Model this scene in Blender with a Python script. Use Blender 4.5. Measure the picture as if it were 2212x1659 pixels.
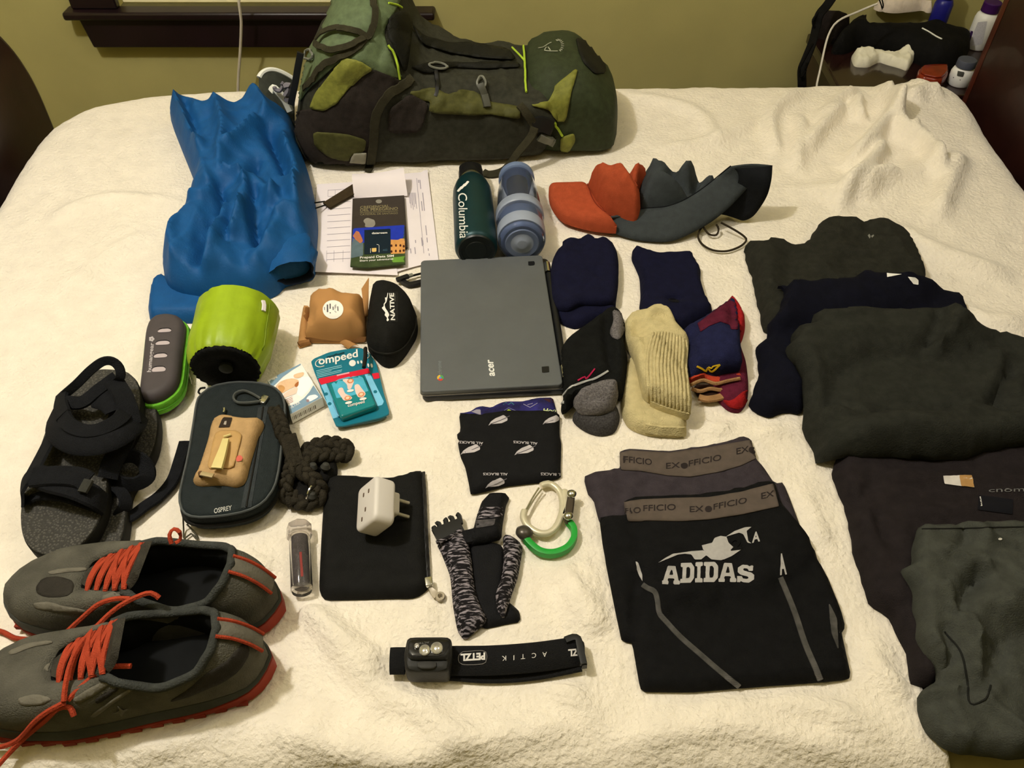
import bpy, bmesh, math, random
import numpy as np
from mathutils import Vector, Matrix, noise
from mathutils.geometry import delaunay_2d_cdt, tessellate_polygon
from mathutils.bvhtree import BVHTree

for o in list(bpy.data.objects):
    bpy.data.objects.remove(o)
SC = bpy.context.scene
COL = SC.collection
random.seed(7)
RNG = np.random.RandomState(5)

# ---------------------------------------------------------------- camera, light, exposure
FPX, CAMH, PITCH = 1787.0, 0.86, math.radians(46.3)     # z = 0 is the top of the bed
cam_d = bpy.data.cameras.new('camera')
cam_d.sensor_width = 36.0
cam_d.lens = 36.0 * FPX / 2212.0
cam_d.clip_start = 0.02
cam = bpy.data.objects.new('camera', cam_d)
COL.objects.link(cam)
cam.location = (0, 0, CAMH)
cam.rotation_euler = (math.pi / 2 - PITCH, 0, 0)
SC.camera = cam

world = bpy.data.worlds.new('world')
SC.world = world
world.use_nodes = True
world.node_tree.nodes['Background'].inputs[0].default_value = (1.0, 0.86, 0.68, 1)
world.node_tree.nodes['Background'].inputs[1].default_value = 0.05


def lamp(name, loc, energy, col, size):
    d = bpy.data.lights.new(name, 'POINT')
    d.energy = energy
    d.color = col
    d.shadow_soft_size = size
    o = bpy.data.objects.new(name, d)
    COL.objects.link(o)
    o.location = loc
    return o


lamp('ceiling_lamp', (-0.88, 0.72, 1.9), 62.0, (1.0, 0.965, 0.92), 0.05)
lamp('fill_lamp', (0.75, 0.9, 1.8), 13.0, (1.0, 0.97, 0.94), 0.3)  # unseen soft fill lamp, added to brighten the right side

SC.view_settings.view_transform = 'Standard'
SC.view_settings.look = 'None'
SC.view_settings.gamma = 1.0
SC.view_settings.use_curve_mapping = False
SC.view_settings.exposure = 0.33

# ---------------------------------------------------------------- pixel <-> place helpers
FWD = np.array([0, math.cos(PITCH), -math.sin(PITCH)])
UPV = np.array([0, math.sin(PITCH), math.cos(PITCH)])
EYE = np.array([0, 0, CAMH])


def ray(p):
    return np.array([(p[0] - 1106) / FPX, 0, 0]) - UPV * (p[1] - 829.5) / FPX + FWD


def G(p, z=None):
    """point of the plane at height z seen at photo position p (p may carry its own height)"""
    if z is None:
        z = p[2] if len(p) > 2 else 0.0
    d = ray(p)
    t = (z - CAMH) / d[2]
    return EYE + d * t


def GY(p, y):
    d = ray(p)
    return EYE + d * (y / d[1])


def GX(p, x):
    d = ray(p)
    return EYE + d * (x / d[0])


def zf(x0, y0, s):
    def f(l, z=None):
        return [(x0 + a[0] / s, y0 + a[1] / s) + ((a[2],) if len(a) > 2 else ((z,) if z is not None else ())) for a in l]
    return f


A1, A2, A3, A4 = zf(0, 0, 2.962), zf(600, 0, 2.9105), zf(1660, 0, 3.949), zf(300, 160, 2.962)
A5, A6, A7, A8 = zf(660, 330, 3.814), zf(1160, 320, 3.95), zf(1160, 500, 3.606), zf(1580, 440, 2.6756)
B1, B2, B3, B4 = zf(280, 580, 3.3515), zf(0, 750, 3.385), zf(360, 800, 4.3667), zf(0, 1140, 3.197)
B5, B6, B7, B8 = zf(600, 980, 3.253), zf(900, 540, 3.0735), zf(1240, 920, 2.7656), zf(1700, 900, 2.1855)
C1, C2, C3, C4 = zf(500, 120, 10.055), zf(1720, 0, 5.027), zf(680, 740, 8.294), zf(570, 760, 9.756)
D1, D2, D3, D4 = zf(290, 670, 7.2125), zf(745, 400, 8.733), zf(640, 590, 7.539), zf(410, 870, 8.733)
D5, D6, D7, D8 = zf(590, 860, 6.383), zf(960, 840, 6.914), zf(1980, 1000, 6.914), zf(600, 1120, 9.22)

# ---------------------------------------------------------------- materials
MATS = {}


def lin(h):
    h = h.lstrip('#')
    c = [int(h[i:i + 2], 16) / 255 for i in (0, 2, 4)]
    return [x / 12.92 if x <= .04045 else ((x + .055) / 1.055) ** 2.4 for x in c]


def mat(name, c, r=.85, var=.12, vs=60, bump=0., bs=400, metal=0., spec=.25, trans=0., alpha=1., ior=1.45, wave=None, sheen=0., coat=0., c2=None):
    """procedural material: noise-varied colour, noise or woven relief"""
    if name in MATS:
        return MATS[name]
    m = bpy.data.materials.new(name)
    MATS[name] = m
    m.use_nodes = True
    nt = m.node_tree
    N, L = nt.nodes, nt.links
    b = N['Principled BSDF']
    tc = N.new('ShaderNodeTexCoord')
    nz = N.new('ShaderNodeTexNoise')
    nz.inputs['Scale'].default_value = vs
    nz.inputs['Detail'].default_value = 5
    L.new(tc.outputs['Object'], nz.inputs['Vector'])
    mx = N.new('ShaderNodeMix')
    mx.data_type = 'RGBA'
    k = lin(c)
    lo = lin(c2) if c2 else [x * (1 - var) for x in k]
    hi = [min(1, x * (1 + var)) for x in k]
    mx.inputs[6].default_value = (*lo, 1)
    mx.inputs[7].default_value = (*hi, 1)
    rp = N.new('ShaderNodeMapRange')
    rp.inputs[1].default_value = .3
    rp.inputs[2].default_value = .7
    L.new(nz.outputs['Fac'], rp.inputs[0])
    L.new(rp.outputs[0], mx.inputs[0])
    L.new(mx.outputs[2], b.inputs['Base Color'])
    b.inputs['Roughness'].default_value = r
    b.inputs['Metallic'].default_value = metal
    b.inputs['Specular IOR Level'].default_value = spec
    b.inputs['Transmission Weight'].default_value = trans
    b.inputs['IOR'].default_value = ior
    b.inputs['Alpha'].default_value = alpha
    b.inputs['Coat Weight'].default_value = coat
    if sheen:
        b.inputs['Sheen Weight'].default_value = sheen
        b.inputs['Sheen Roughness'].default_value = .5
    if bump:
        bp = N.new('ShaderNodeBump')
        bp.inputs['Strength'].default_value = min(1, bump)
        bp.inputs['Distance'].default_value = .002 * max(1, bump)
        if wave:
            w = N.new('ShaderNodeTexWave')
            w.bands_direction = wave
            w.inputs['Scale'].default_value = bs
            w.inputs['Distortion'].default_value = 1.5
            w.inputs['Detail Scale'].default_value = 2
            L.new(tc.outputs['Object'], w.inputs['Vector'])
            L.new(w.outputs['Fac'], bp.inputs['Height'])
        else:
            n2 = N.new('ShaderNodeTexNoise')
            n2.inputs['Scale'].default_value = bs
            n2.inputs['Detail'].default_value = 3
            L.new(tc.outputs['Object'], n2.inputs['Vector'])
            L.new(n2.outputs['Fac'], bp.inputs['Height'])
        L.new(bp.outputs[0], b.inputs['Normal'])
    return m


def fab(name, c, r=.9, var=.14, bump=.5, bs=700, **k):
    return mat(name, c, r, var, k.pop('vs', 90), bump, bs, spec=k.pop('spec', .15), **k)


# ---------------------------------------------------------------- scene graph helpers
WL = {}


def thing(name, label, cat, loc, group=None):
    o = bpy.data.objects.new(name, None)
    COL.objects.link(o)
    o.empty_display_size = .02
    o.location = Vector(loc)
    WL[o] = np.array(loc, float)
    o['label'] = label
    o['category'] = cat
    if group:
        o['group'] = group
    return o


def part(name, vf, m, parent=None, smooth=40, label=None, sub=0, solid=0., bev=0., loc=None):
    """link one mesh object; vertices are given in world coordinates"""
    v, f = vf
    if len(f) == 0:
        return None
    v = np.asarray(v, float).reshape(-1, 3)
    if parent is not None:
        base = WL[parent]
    else:
        base = np.array(loc, float) if loc is not None else np.array([(v[:, 0].min() + v[:, 0].max()) / 2, (v[:, 1].min() + v[:, 1].max()) / 2, v[:, 2].min()])
    me = bpy.data.meshes.new(name)
    me.from_pydata([tuple(x) for x in (v - base)], [], [tuple(int(i) for i in q) for q in f])
    me.validate()
    bm = bmesh.new()
    bm.from_mesh(me)
    bmesh.ops.recalc_face_normals(bm, faces=bm.faces)
    bm.to_mesh(me)
    bm.free()
    if smooth:
        for p in me.polygons:
            p.use_smooth = True
        if smooth < 180:
            me.set_sharp_from_angle(angle=math.radians(smooth))
    ob = bpy.data.objects.new(name, me)
    COL.objects.link(ob)
    me.materials.append(m)
    WL[ob] = base
    if parent is not None:
        ob.parent = parent
    else:
        ob.location = Vector(base)
    if label:
        ob['label'] = label
    if solid:
        s = ob.modifiers.new('solid', 'SOLIDIFY')
        s.thickness = solid
        s.offset = 0
    if bev:
        s = ob.modifiers.new('bevel', 'BEVEL')
        s.width = bev
        s.segments = 2
        s.limit_method = 'ANGLE'
        s.angle_limit = math.radians(50)
    if sub:
        s = ob.modifiers.new('sub', 'SUBSURF')
        s.levels = s.render_levels = sub
    return ob


def tag(o, label, cat, group=None):
    o['label'] = label
    o['category'] = cat
    if group:
        o['group'] = group
    return o


def struct(o):
    o['kind'] = 'structure'
    return o


def bvh(vf):
    return BVHTree.FromPolygons([tuple(x) for x in np.asarray(vf[0]).reshape(-1, 3)], [tuple(int(i) for i in q) for q in vf[1]])


def join(*vfs):
    V, F, n = [], [], 0
    for v, f in vfs:
        v = np.asarray(v, float).reshape(-1, 3)
        V.append(v)
        F += [tuple(i + n for i in q) for q in f]
        n += len(v)
    return np.vstack(V), F


def xf(vf, M):
    v = np.asarray(vf[0], float).reshape(-1, 3)
    R = np.array(M.to_3x3())
    return v @ R.T + np.array(M.translation), vf[1]


def frame(o, xd, up=(0, 0, 1)):
    """matrix with local x along xd, local z near up, origin o"""
    x = np.array(xd, float)
    x /= np.linalg.norm(x)
    z = np.array(up, float)
    if np.linalg.norm(np.cross(z, x)) < 1e-4:
        z = np.array([.0, 1., 0.]) if abs(x[1]) < .9 else np.array([1., 0, 0])
    z = z - x * (z @ x)
    z /= np.linalg.norm(z)
    y = np.cross(z, x)
    M = Matrix.Identity(4)
    for i in range(3):
        M[i][0], M[i][1], M[i][2], M[i][3] = x[i], y[i], z[i], o[i]
    return M


# ---------------------------------------------------------------- shapes (vertices, faces)
def box(x0, x1, y0, y1, z0, z1):
    v = [(x, y, z) for z in (z0, z1) for y in (y0, y1) for x in (x0, x1)]
    return np.array(v, float), [(0, 2, 3, 1), (4, 5, 7, 6), (0, 1, 5, 4), (2, 6, 7, 3), (0, 4, 6, 2), (1, 3, 7, 5)]


def loft(rings, closed=True, cap0=True, cap1=True):
    n = len(rings[0])
    V = np.vstack([np.asarray(r, float) for r in rings])
    F = []
    m = n if closed else n - 1
    for i in range(len(rings) - 1):
        for j in range(m):
            k = (j + 1) % n
            F.append((i * n + j, i * n + k, (i + 1) * n + k, (i + 1) * n + j))
    if closed and cap0:
        F.append(tuple(range(n))[::-1])
    if closed and cap1:
        F.append(tuple((len(rings) - 1) * n + j for j in range(n)))
    return V, F


def smoothline(pts, step=.004, n=None, closed=False):
    """Catmull-Rom resample of a 3-D polyline"""
    P = [np.array(p, float) for p in pts]
    if closed:
        P = [P[-1]] + P + [P[0], P[1]]
    else:
        P = [2 * P[0] - P[1]] + P + [2 * P[-1] - P[-2]]
    out = []
    for i in range(1, len(P) - 2):
        a, b, c, d = P[i - 1:i + 3]
        k = n or max(2, int(np.linalg.norm(c - b) / step))
        for t in np.arange(k) / k:
            out.append(.5 * (2 * b + (c - a) * t + (2 * a - 5 * b + 4 * c - d) * t * t + (3 * b - a - 3 * c + d) * t ** 3))
    if not closed:
        out.append(P[-2])
    return np.array(out)


def frames(P, up, closed=False):
    if closed:
        T = np.roll(P, -1, 0) - np.roll(P, 1, 0)
    else:
        T = np.gradient(P, axis=0)
    T /= np.linalg.norm(T, axis=1)[:, None] + 1e-12
    U = np.asarray(up, float)
    if U.ndim == 1:
        U = np.tile(U, (len(P), 1))
    S = np.cross(T, U)
    bad = np.linalg.norm(S, axis=1) < 1e-5
    S[bad] = np.cross(T[bad], np.array([0, 1, .01]))
    S /= np.linalg.norm(S, axis=1)[:, None] + 1e-12
    return T, S, np.cross(S, T)


def tube(pts, r, n=8, up=(0, 0, 1), step=.004, closed=False, flat=1., raw=False):
    """round cord along a smooth line; r may vary; flat squashes it along the up direction"""
    P = np.array(pts, float) if raw else smoothline(pts, step, closed=closed)
    T, S, U = frames(P, up, closed)
    R = np.interp(np.linspace(0, 1, len(P)), np.linspace(0, 1, len(r)), r) if hasattr(r, '__len__') else np.full(len(P), r)
    a = np.arange(n) * 2 * math.pi / n
    rings = [P[i] + R[i] * (np.cos(a)[:, None] * S[i] + flat * np.sin(a)[:, None] * U[i]) for i in range(len(P))]
    if closed:
        rings.append(rings[0])
        return loft(rings, True, False, False)
    return loft(rings)


def ribbon(pts, w, t=.0015, up=(0, 0, 1), step=.004, closed=False, raw=False):
    """flat strap along a smooth line, width w across, thickness t along up"""
    P = np.array(pts, float) if raw else smoothline(pts, step, closed=closed)
    U = np.asarray(up, float)
    if U.ndim == 2 and len(U) != len(P):
        i = np.linspace(0, 1, len(P))
        j = np.linspace(0, 1, len(U))
        U = np.stack([np.interp(i, j, U[:, k]) for k in range(3)], 1)
    T, S, U = frames(P, U, closed)
    W = np.interp(np.linspace(0, 1, len(P)), np.linspace(0, 1, len(w)), w) if hasattr(w, '__len__') else np.full(len(P), w)
    q = [(-.5, -.5), (-.44, .5), (0, .62), (.44, .5), (.5, -.5), (0, -.5)]
    rings = [np.array([P[i] + a * W[i] * S[i] + b * t * U[i] for a, b in q]) for i in range(len(P))]
    if closed:
        rings.append(rings[0])
        return loft(rings, True, False, False)
    return loft(rings)


def lathe(prof, a, b, n=28, ref=(0, 0, 1), sq=1.):
    """profile [(s, r)] turned about the axis a->b, s in metres from a"""
    a, b = np.array(a, float), np.array(b, float)
    x = (b - a) / np.linalg.norm(b - a)
    M = np.array(frame(a, x, ref).to_3x3())
    th = np.arange(n) * 2 * math.pi / n
    rings = [a + x * s + r * (np.cos(th)[:, None] * M[:, 1] + sq * np.sin(th)[:, None] * M[:, 2]) for s, r in prof]
    return loft(rings)


def chaikin(P, it=2, c=.22):
    P = np.array(P, float)
    for _ in range(it):
        Q = np.roll(P, -1, 0)
        P = np.stack([P * (1 - c) + Q * c, P * c + Q * (1 - c)], 1).reshape(-1, P.shape[1])
    return P


def resample(P, step, closed=True):
    P = np.array(P, float)
    if closed:
        P = np.vstack([P, P[:1]])
    d = np.r_[0, np.cumsum(np.linalg.norm(np.diff(P, axis=0), axis=1))]
    n = max(6, int(d[-1] / step))
    s = np.linspace(0, d[-1], n + (0 if not closed else 1))
    if closed:
        s = s[:-1]
    return np.stack([np.interp(s, d, P[:, k]) for k in range(P.shape[1])], 1)


def ccw(P):
    x, y = P[:, 0], P[:, 1]
    return P if (x * np.roll(y, -1) - np.roll(x, -1) * y).sum() > 0 else P[::-1]


def seg_dist(Q, P, closed=True):
    """distance from points Q (n,2) to polyline P, and the running position along it 0..1"""
    A = P
    Bp = np.roll(P, -1, 0) if closed else P[1:]
    if not closed:
        A = P[:-1]
    D = Bp - A
    L2 = (D ** 2).sum(1) + 1e-15
    best = np.full(len(Q), 1e9)
    pos = np.zeros(len(Q))
    L = np.sqrt(L2)
    cum = np.r_[0, np.cumsum(L)]
    for i in range(len(A)):
        t = np.clip(((Q - A[i]) @ D[i]) / L2[i], 0, 1)
        d = np.hypot(Q[:, 0] - A[i, 0] - t * D[i, 0], Q[:, 1] - A[i, 1] - t * D[i, 1])
        k = d < best
        best[k] = d[k]
        pos[k] = (cum[i] + t[k] * L[i]) / cum[-1]
    return best, pos


def inside(Q, P):
    r = np.zeros(len(Q), bool)
    x, y = Q[:, 0], Q[:, 1]
    for i in range(len(P)):
        x0, y0 = P[i]
        x1, y1 = P[(i + 1) % len(P)]
        if y0 == y1:
            continue
        c = ((y0 > y) != (y1 > y)) & (x < (x1 - x0) * (y - y0) / (y1 - y0) + x0)
        r ^= c
    return r


def fill2d(P, step):
    """triangulate polygon P with inner points; returns 2-D points and triangles (first len(P) are the rim)"""
    P = ccw(np.array(P, float))
    lo, hi = P.min(0), P.max(0)
    q = []
    j = 0
    y = lo[1]
    while y < hi[1]:
        xs = np.arange(lo[0] + (step / 2 if j % 2 else 0), hi[0], step)
        q.append(np.stack([xs, np.full(len(xs), y)], 1))
        y += step * .87
        j += 1
    q = np.vstack(q) if q else np.zeros((0, 2))
    if len(q):
        q = q[inside(q, P)]
    if len(q):
        d, _ = seg_dist(q, P)
        q = q[d > step * .55]
    allp = np.vstack([P, q]) if len(q) else P
    n = len(P)
    vs, es, fs, *_ = delaunay_2d_cdt([Vector(p) for p in allp], [(i, (i + 1) % n) for i in range(n)], [list(range(n))], 1, 1e-7)
    return np.array([tuple(v) for v in vs]), [tuple(f) for f in fs]


def fbm(X, Y, s, seed=0, octv=3, ridged=False):
    out = np.zeros(len(X))
    for i in range(len(X)):
        a, w, t = s, 1., 0.
        for _ in range(octv):
            n = noise.noise(Vector((X[i] * a + seed * 7.3, Y[i] * a - seed * 3.1, seed * 1.7)))
            t += w * ((1 - abs(n) * 2.4) if ridged else n)
            a *= 2.1
            w *= .5
        out[i] = t
    return out


def crumple(X, Y, f, seed, ang=None, spread=3.14):
    """sharp cloth creases: warped triangle waves in a few directions, each fading in and out"""
    rs = np.random.RandomState(seed * 13 + 1)
    wx, wy = fbm(X, Y, f * .5, seed + 40, 2), fbm(X, Y, f * .5, seed + 50, 2)
    out = np.zeros(len(X))
    for k in range(5):
        a = rs.uniform(-.5, .5) * spread + (ang if ang is not None else rs.uniform(0, 3.14))
        fk = f * rs.uniform(.6, 1.9)
        p = (X * math.cos(a) + Y * math.sin(a)) * fk + .55 * wx + .4 * wy * (k % 2) + rs.uniform()
        tri = 1 - 2 * np.abs(2 * (p - np.floor(p + .5)))
        m = np.clip(fbm(X, Y, f * .45, seed + 60 + k, 1) * 2.2 + .35, 0, 1)
        out += np.maximum(tri, -.2) * m * (f / fk)
    return out * .5


class Soft:
    pass


def cloth(outl, t=.012, sharp=0., fs=1., jit=0., cr=None, z=0., ew=.02, folds=(), nz=(.002, 25), rid=(0, 20), step=.008, on=None, rib=None, seed=1, c=.2, it=2, rim=.25, gap=.0012, zr=None, lift=None, sink=True):
    """a soft laid-out piece: photo outline laid on the bed (or on the pieces under it), puffed to thickness t,
    with fold ridges [(photo polyline, height, width)], crumple noise and knit ribs"""
    zr = z + t * .5 if zr is None else zr
    P = np.array([G(p, p[2] if len(p) > 2 else zr)[:2] for p in outl])
    P = ccw(resample(chaikin(P, it, c), step))
    if jit:
        P = P + jit * np.array([(noise.noise(Vector((x * 55, y * 55, seed))), noise.noise(Vector((x * 55, y * 55, seed + 9)))) for x, y in P])
    FL = []
    for fo in folds:
        q = np.array([G(p, zr)[:2] for p in fo[0]])
        if len(q) > 2:
            q = smoothline(np.c_[q, np.zeros(len(q))], .01)[:, :2]
        FL.append((q, fo[1] * fs, fo[2]))

    def base(X, Y):
        if on is None:
            return np.full(len(X), z)
        def mx(x, y):
            b = np.full(len(x), z)
            for s in on:
                b = np.maximum(b, s.hf(x, y))
            return b
        r = .011
        K = [(0, 0)] + [(r * math.cos(k * math.pi / 3), r * math.sin(k * math.pi / 3)) for k in range(6)]
        K2 = [(0, 0)] + [(1.6 * a, 1.6 * b) for a, b in K[1:]]
        big = np.max([mx(X + a, Y + b) for a, b in K2], 0)
        sm = np.mean([np.maximum(mx(X + a * 2, Y + b * 2), z) for a, b in K], 0)
        return np.maximum(mx(X, Y), .5 * big + .5 * sm) + gap

    def shape(X, Y):
        Q = np.stack([X, Y], 1)
        d, _ = seg_dist(Q, P)
        k = np.clip(d / ew, 0, 1)
        pr = np.sqrt(np.clip(1 - (1 - k) ** 2, 0, 1))
        h = np.zeros(len(X))
        for q, am, w in FL:
            dd, s = seg_dist(Q, q, False)
            h += am * ((1 - sharp) * np.exp(-(dd / w) ** 2) + sharp * np.exp(-1.25 * dd / w)) * np.clip(np.minimum(s, 1 - s) * 6 + .25, 0, 1)
        if nz[0]:
            h += nz[0] * fbm(X, Y, nz[1], seed)
        if rid[0]:
            h += rid[0] * fbm(X, Y, rid[1], seed + 3, 2, True)
        if cr:
            h += cr[0] * crumple(X, Y, cr[1], seed, *cr[2:])
        if rib:
            a, b = G(rib[0], zr)[:2], G(rib[1], zr)[:2]
            u = (b - a) / np.linalg.norm(b - a)
            s = ((X - a[0]) * u[0] + (Y - a[1]) * u[1]) / np.linalg.norm(b - a)
            h += rib[3] * np.sin(s * rib[2] * 2 * math.pi)
        if lift:
            h += lift(X, Y)
        tt = t * (rim + (1 - rim) * pr) + h * np.clip(k * 2, 0, 1)
        return np.maximum(tt, .0008)

    S = Soft()

    def hf(X, Y):
        X, Y = np.asarray(X, float), np.asarray(Y, float)
        Q = np.stack([X, Y], 1)
        r = np.full(len(X), -1.)
        lo, hi = P.min(0), P.max(0)
        k = (X > lo[0]) & (X < hi[0]) & (Y > lo[1]) & (Y < hi[1])
        if k.any():
            i = np.where(k)[0]
            j = i[inside(Q[i], P)]
            if len(j):
                r[j] = base(X[j], Y[j]) + shape(X[j], Y[j])
        return r
    S.P = P
    v2, tri = fill2d(P, step)
    X, Y = v2[:, 0], v2[:, 1]
    b0 = base(X, Y)
    top = b0 + shape(X, Y)
    n, m = len(P), len(v2)
    # bottom copies only for inner points; the rim is shared through a low rim ring
    V = np.vstack([np.c_[v2, top], np.c_[v2, b0]])
    F = list(tri) + [tuple(i + m for i in f[::-1]) for f in tri]
    F += [(i, i + m, (i + 1) % n + m, (i + 1) % n) for i in range(n)]
    S.vf = (V, F)
    S.tri, S.m = tri, m
    # fast height lookup: interpolate on a grid made once
    S._hf = hf
    lo, hi = P.min(0) - .004, P.max(0) + .004
    gs = max(step * .75, .004)
    nx, ny = int((hi[0] - lo[0]) / gs) + 2, int((hi[1] - lo[1]) / gs) + 2
    tree = BVHTree.FromPolygons([tuple(p) for p in V[:m]], list(tri))
    Gd = np.full((nx, ny), -1.)
    for i in range(nx):
        for j in range(ny):
            h = tree.ray_cast(Vector((lo[0] + i * gs, lo[1] + j * gs, 2)), Vector((0, 0, -1)))
            if h[0] is not None:
                Gd[i, j] = h[0].z

    def hq(x, y):
        x, y = np.asarray(x, float), np.asarray(y, float)
        u, w = (x - lo[0]) / gs, (y - lo[1]) / gs
        i, j = np.floor(u).astype(int), np.floor(w).astype(int)
        ok = (i >= 0) & (j >= 0) & (i < nx - 1) & (j < ny - 1)
        i, j = np.clip(i, 0, nx - 2), np.clip(j, 0, ny - 2)
        fu, fw = u - i, w - j
        c4 = [Gd[i, j], Gd[i + 1, j], Gd[i, j + 1], Gd[i + 1, j + 1]]
        wt = [(1 - fu) * (1 - fw), fu * (1 - fw), (1 - fu) * fw, fu * fw]
        mn = np.max(c4, 0)
        val = sum(np.where(c > -.9, c, mn) * q for c, q in zip(c4, wt))
        return np.where(ok & (mn > -.9), val, -1.)
    S.hf = hq
    S.bvh = bvh(S.vf)
    return S


class Rigid:
    """height lookup for hard things so that soft ones can lie on them"""
    def __init__(self, P, top):
        self.P, self.top = np.asarray(P)[:, :2], top

    def hf(self, X, Y):
        return np.where(inside(np.stack([X, Y], 1), self.P), self.top, -1.)


def slab(P, z0, z1, r=.004, seg=3, rb=None, bulge=0.):
    """upright body with the plan P (world xy), rounded top and bottom rims"""
    P = ccw(np.array(P, float)[:, :2])
    T = np.roll(P, -1, 0) - np.roll(P, 1, 0)
    T /= np.linalg.norm(T, axis=1)[:, None] + 1e-12
    Nn = np.c_[T[:, 1], -T[:, 0]]
    rb = r if rb is None else rb
    rings = []
    for k in range(seg + 1):
        a = k / seg * math.pi / 2
        rings.append(np.c_[P - Nn * rb * (1 - math.sin(a)), np.full(len(P), z0 + rb * (1 - math.cos(a)))])
    if bulge:
        rings.append(np.c_[P + Nn * bulge, np.full(len(P), (z0 + z1) / 2)])
    for k in range(seg + 1):
        a = k / seg * math.pi / 2
        rings.append(np.c_[P - Nn * r * (1 - math.cos(a)), np.full(len(P), z1 - r + r * math.sin(a))])
    return loft(rings)


def plan(pxs, z, it=2, c=.22, step=.004):
    P = np.array([G(p, z)[:2] for p in pxs])
    return ccw(resample(chaikin(P, it, c), step) if it else P)


def rrect(w, h, r, n=6, cx=0, cy=0):
    out = []
    for sx, sy, a0 in ((1, -1, -90), (1, 1, 0), (-1, 1, 90), (-1, -1, 180)):
        for k in range(n + 1):
            a = math.radians(a0 + 90 * k / n)
            out.append((cx + sx * (w / 2 - r) + r * math.cos(a), cy + sy * (h / 2 - r) + r * math.sin(a)))
    return np.array(out)


def cast(p, tree, off, fall=None):
    d = Vector(ray(p)).normalized()
    h = tree.ray_cast(Vector(EYE), d)
    if h[0] is None:
        if fall is None:
            return None
        return np.array(G(p, fall)), np.array([0, 0, 1.])
    n = h[1]
    if n.dot(d) > 0:
        n = -n
    return np.array(h[0] + n * off), np.array(n)


def biggest(V, F):
    par = list(range(len(V)))
    def find(i):
        while par[i] != i:
            par[i] = par[par[i]]
            i = par[i]
        return i
    for f in F:
        for i in f[1:]:
            par[find(i)] = find(f[0])
    cnt = {}
    for f in F:
        r = find(f[0])
        cnt[r] = cnt.get(r, 0) + 1
    if not cnt:
        return V, F
    b = max(cnt, key=cnt.get)
    F = [f for f in F if find(f[0]) == b]
    use = sorted({i for f in F for i in f})
    mp = {k: n for n, k in enumerate(use)}
    return V[use], [tuple(mp[i] for i in f) for f in F]


def decal(pxs, tree, off=.0008, step=6., it=0, c=.2, thick=True):
    """thin piece (print, label, sewn panel) lying on the surface found under a photo outline"""
    P = np.array([p[:2] for p in pxs], float)
    if it:
        P = chaikin(P, it, c)
    P = resample(P, step * .8)
    v2, tri = fill2d(P, step)
    V, ok = [], []
    for p in v2:
        h = cast(p, tree, off)
        ok.append(h is not None)
        V.append(h[0] if h else (0, 0, 0))
    V = np.array(V)
    F = []
    for f in tri:
        if all(ok[i] for i in f):
            e = max(np.linalg.norm(V[f[i]] - V[f[i - 1]]) for i in range(len(f)))
            if e < step * .012:
                F.append(f)
    return biggest(V, F)


FONT_CACHE = {}


def glyphs(s, bold=0., shear=0., space=1.):
    cu = bpy.data.curves.new('t', 'FONT')
    cu.body = s
    cu.size = 1
    cu.offset = bold
    cu.shear = shear
    cu.space_character = space
    cu.resolution_u = 3
    ob = bpy.data.objects.new('t', cu)
    COL.objects.link(ob)
    dg = bpy.context.evaluated_depsgraph_get()
    me = bpy.data.meshes.new_from_object(ob.evaluated_get(dg))
    bm = bmesh.new()
    bm.from_mesh(me)
    bmesh.ops.triangulate(bm, faces=bm.faces)
    for _ in range(2):
        es = [e for e in bm.edges if e.calc_length() > .28]
        if es:
            bmesh.ops.subdivide_edges(bm, edges=es, cuts=1)
            bmesh.ops.triangulate(bm, faces=bm.faces)
    v = np.array([tuple(x.co) for x in bm.verts])[:, :2]
    f = [tuple(x.index for x in q.verts) for q in bm.faces]
    bm.free()
    bpy.data.objects.remove(ob)
    bpy.data.curves.remove(cu)
    bpy.data.meshes.remove(me)
    return v, f


def ptext(s, p0, p1, up, tree, off=.0009, bold=0., shear=0., curve=0., space=1., clip=None):
    """lettering on a surface: baseline from photo point p0 to p1, cap height vector up (pixels)"""
    v, f = glyphs(s, bold, shear, space)
    x0, x1 = v[:, 0].min(), v[:, 0].max()
    u = (v[:, 0] - x0) / (x1 - x0)
    w = v[:, 1] / .73
    p0, p1, up = np.array(p0, float), np.array(p1, float), np.array(up, float)
    Q = p0 + u[:, None] * (p1 - p0) + (w + curve * 4 * u * (1 - u))[:, None] * up
    V, ok = [], []
    for p in Q:
        h = cast(p, tree, off)
        ok.append(h is not None)
        V.append(h[0] if h else (0, 0, 0))
    F = [q for q in f if all(ok[i] for i in q)]
    if clip is not None:
        ins = inside(Q, np.array(clip, float))
        F = [q for q in F if all(ins[i] for i in q)]
    return np.array(V), F


def pline(pxs, tree, off=.0008, fall=None, step=5.):
    """photo polyline laid on a surface: points and normals"""
    P = smoothline([(p[0], p[1], 0) for p in pxs], step)
    o = [cast(p, tree, off, fall) for p in P]
    o = [x for x in o if x]
    return np.array([x[0] for x in o]), np.array([x[1] for x in o])


def pstrap(pxs, tree, w, t=.0015, off=.001, fall=None):
    P, N = pline(pxs, tree, off, fall)
    return ribbon(P, w, t, N, raw=True)


def pcord(pxs, tree, r, off=.001, fall=None, flat=1.):
    P, N = pline(pxs, tree, off, fall)
    return tube(P, r, 6, N, raw=True, flat=flat)


def ell(cx, cy, rx, ry, n=20, rot=0):
    a = np.arange(n) * 2 * math.pi / n
    x, y = rx * np.cos(a), ry * np.sin(a)
    c, s = math.cos(rot), math.sin(rot)
    return [(cx + c * i - s * j, cy + s * i + c * j) for i, j in zip(x, y)]


def soft_thing(name, label, cat, S, m, group=None, body='fabric'):
    lo, hi = S.P.min(0), S.P.max(0)
    t = thing(name, label, cat, ((lo[0] + hi[0]) / 2, (lo[1] + hi[1]) / 2, S.vf[0][:, 2].min()), group)
    part(body, S.vf, m, t, smooth=75)
    return t

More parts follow.
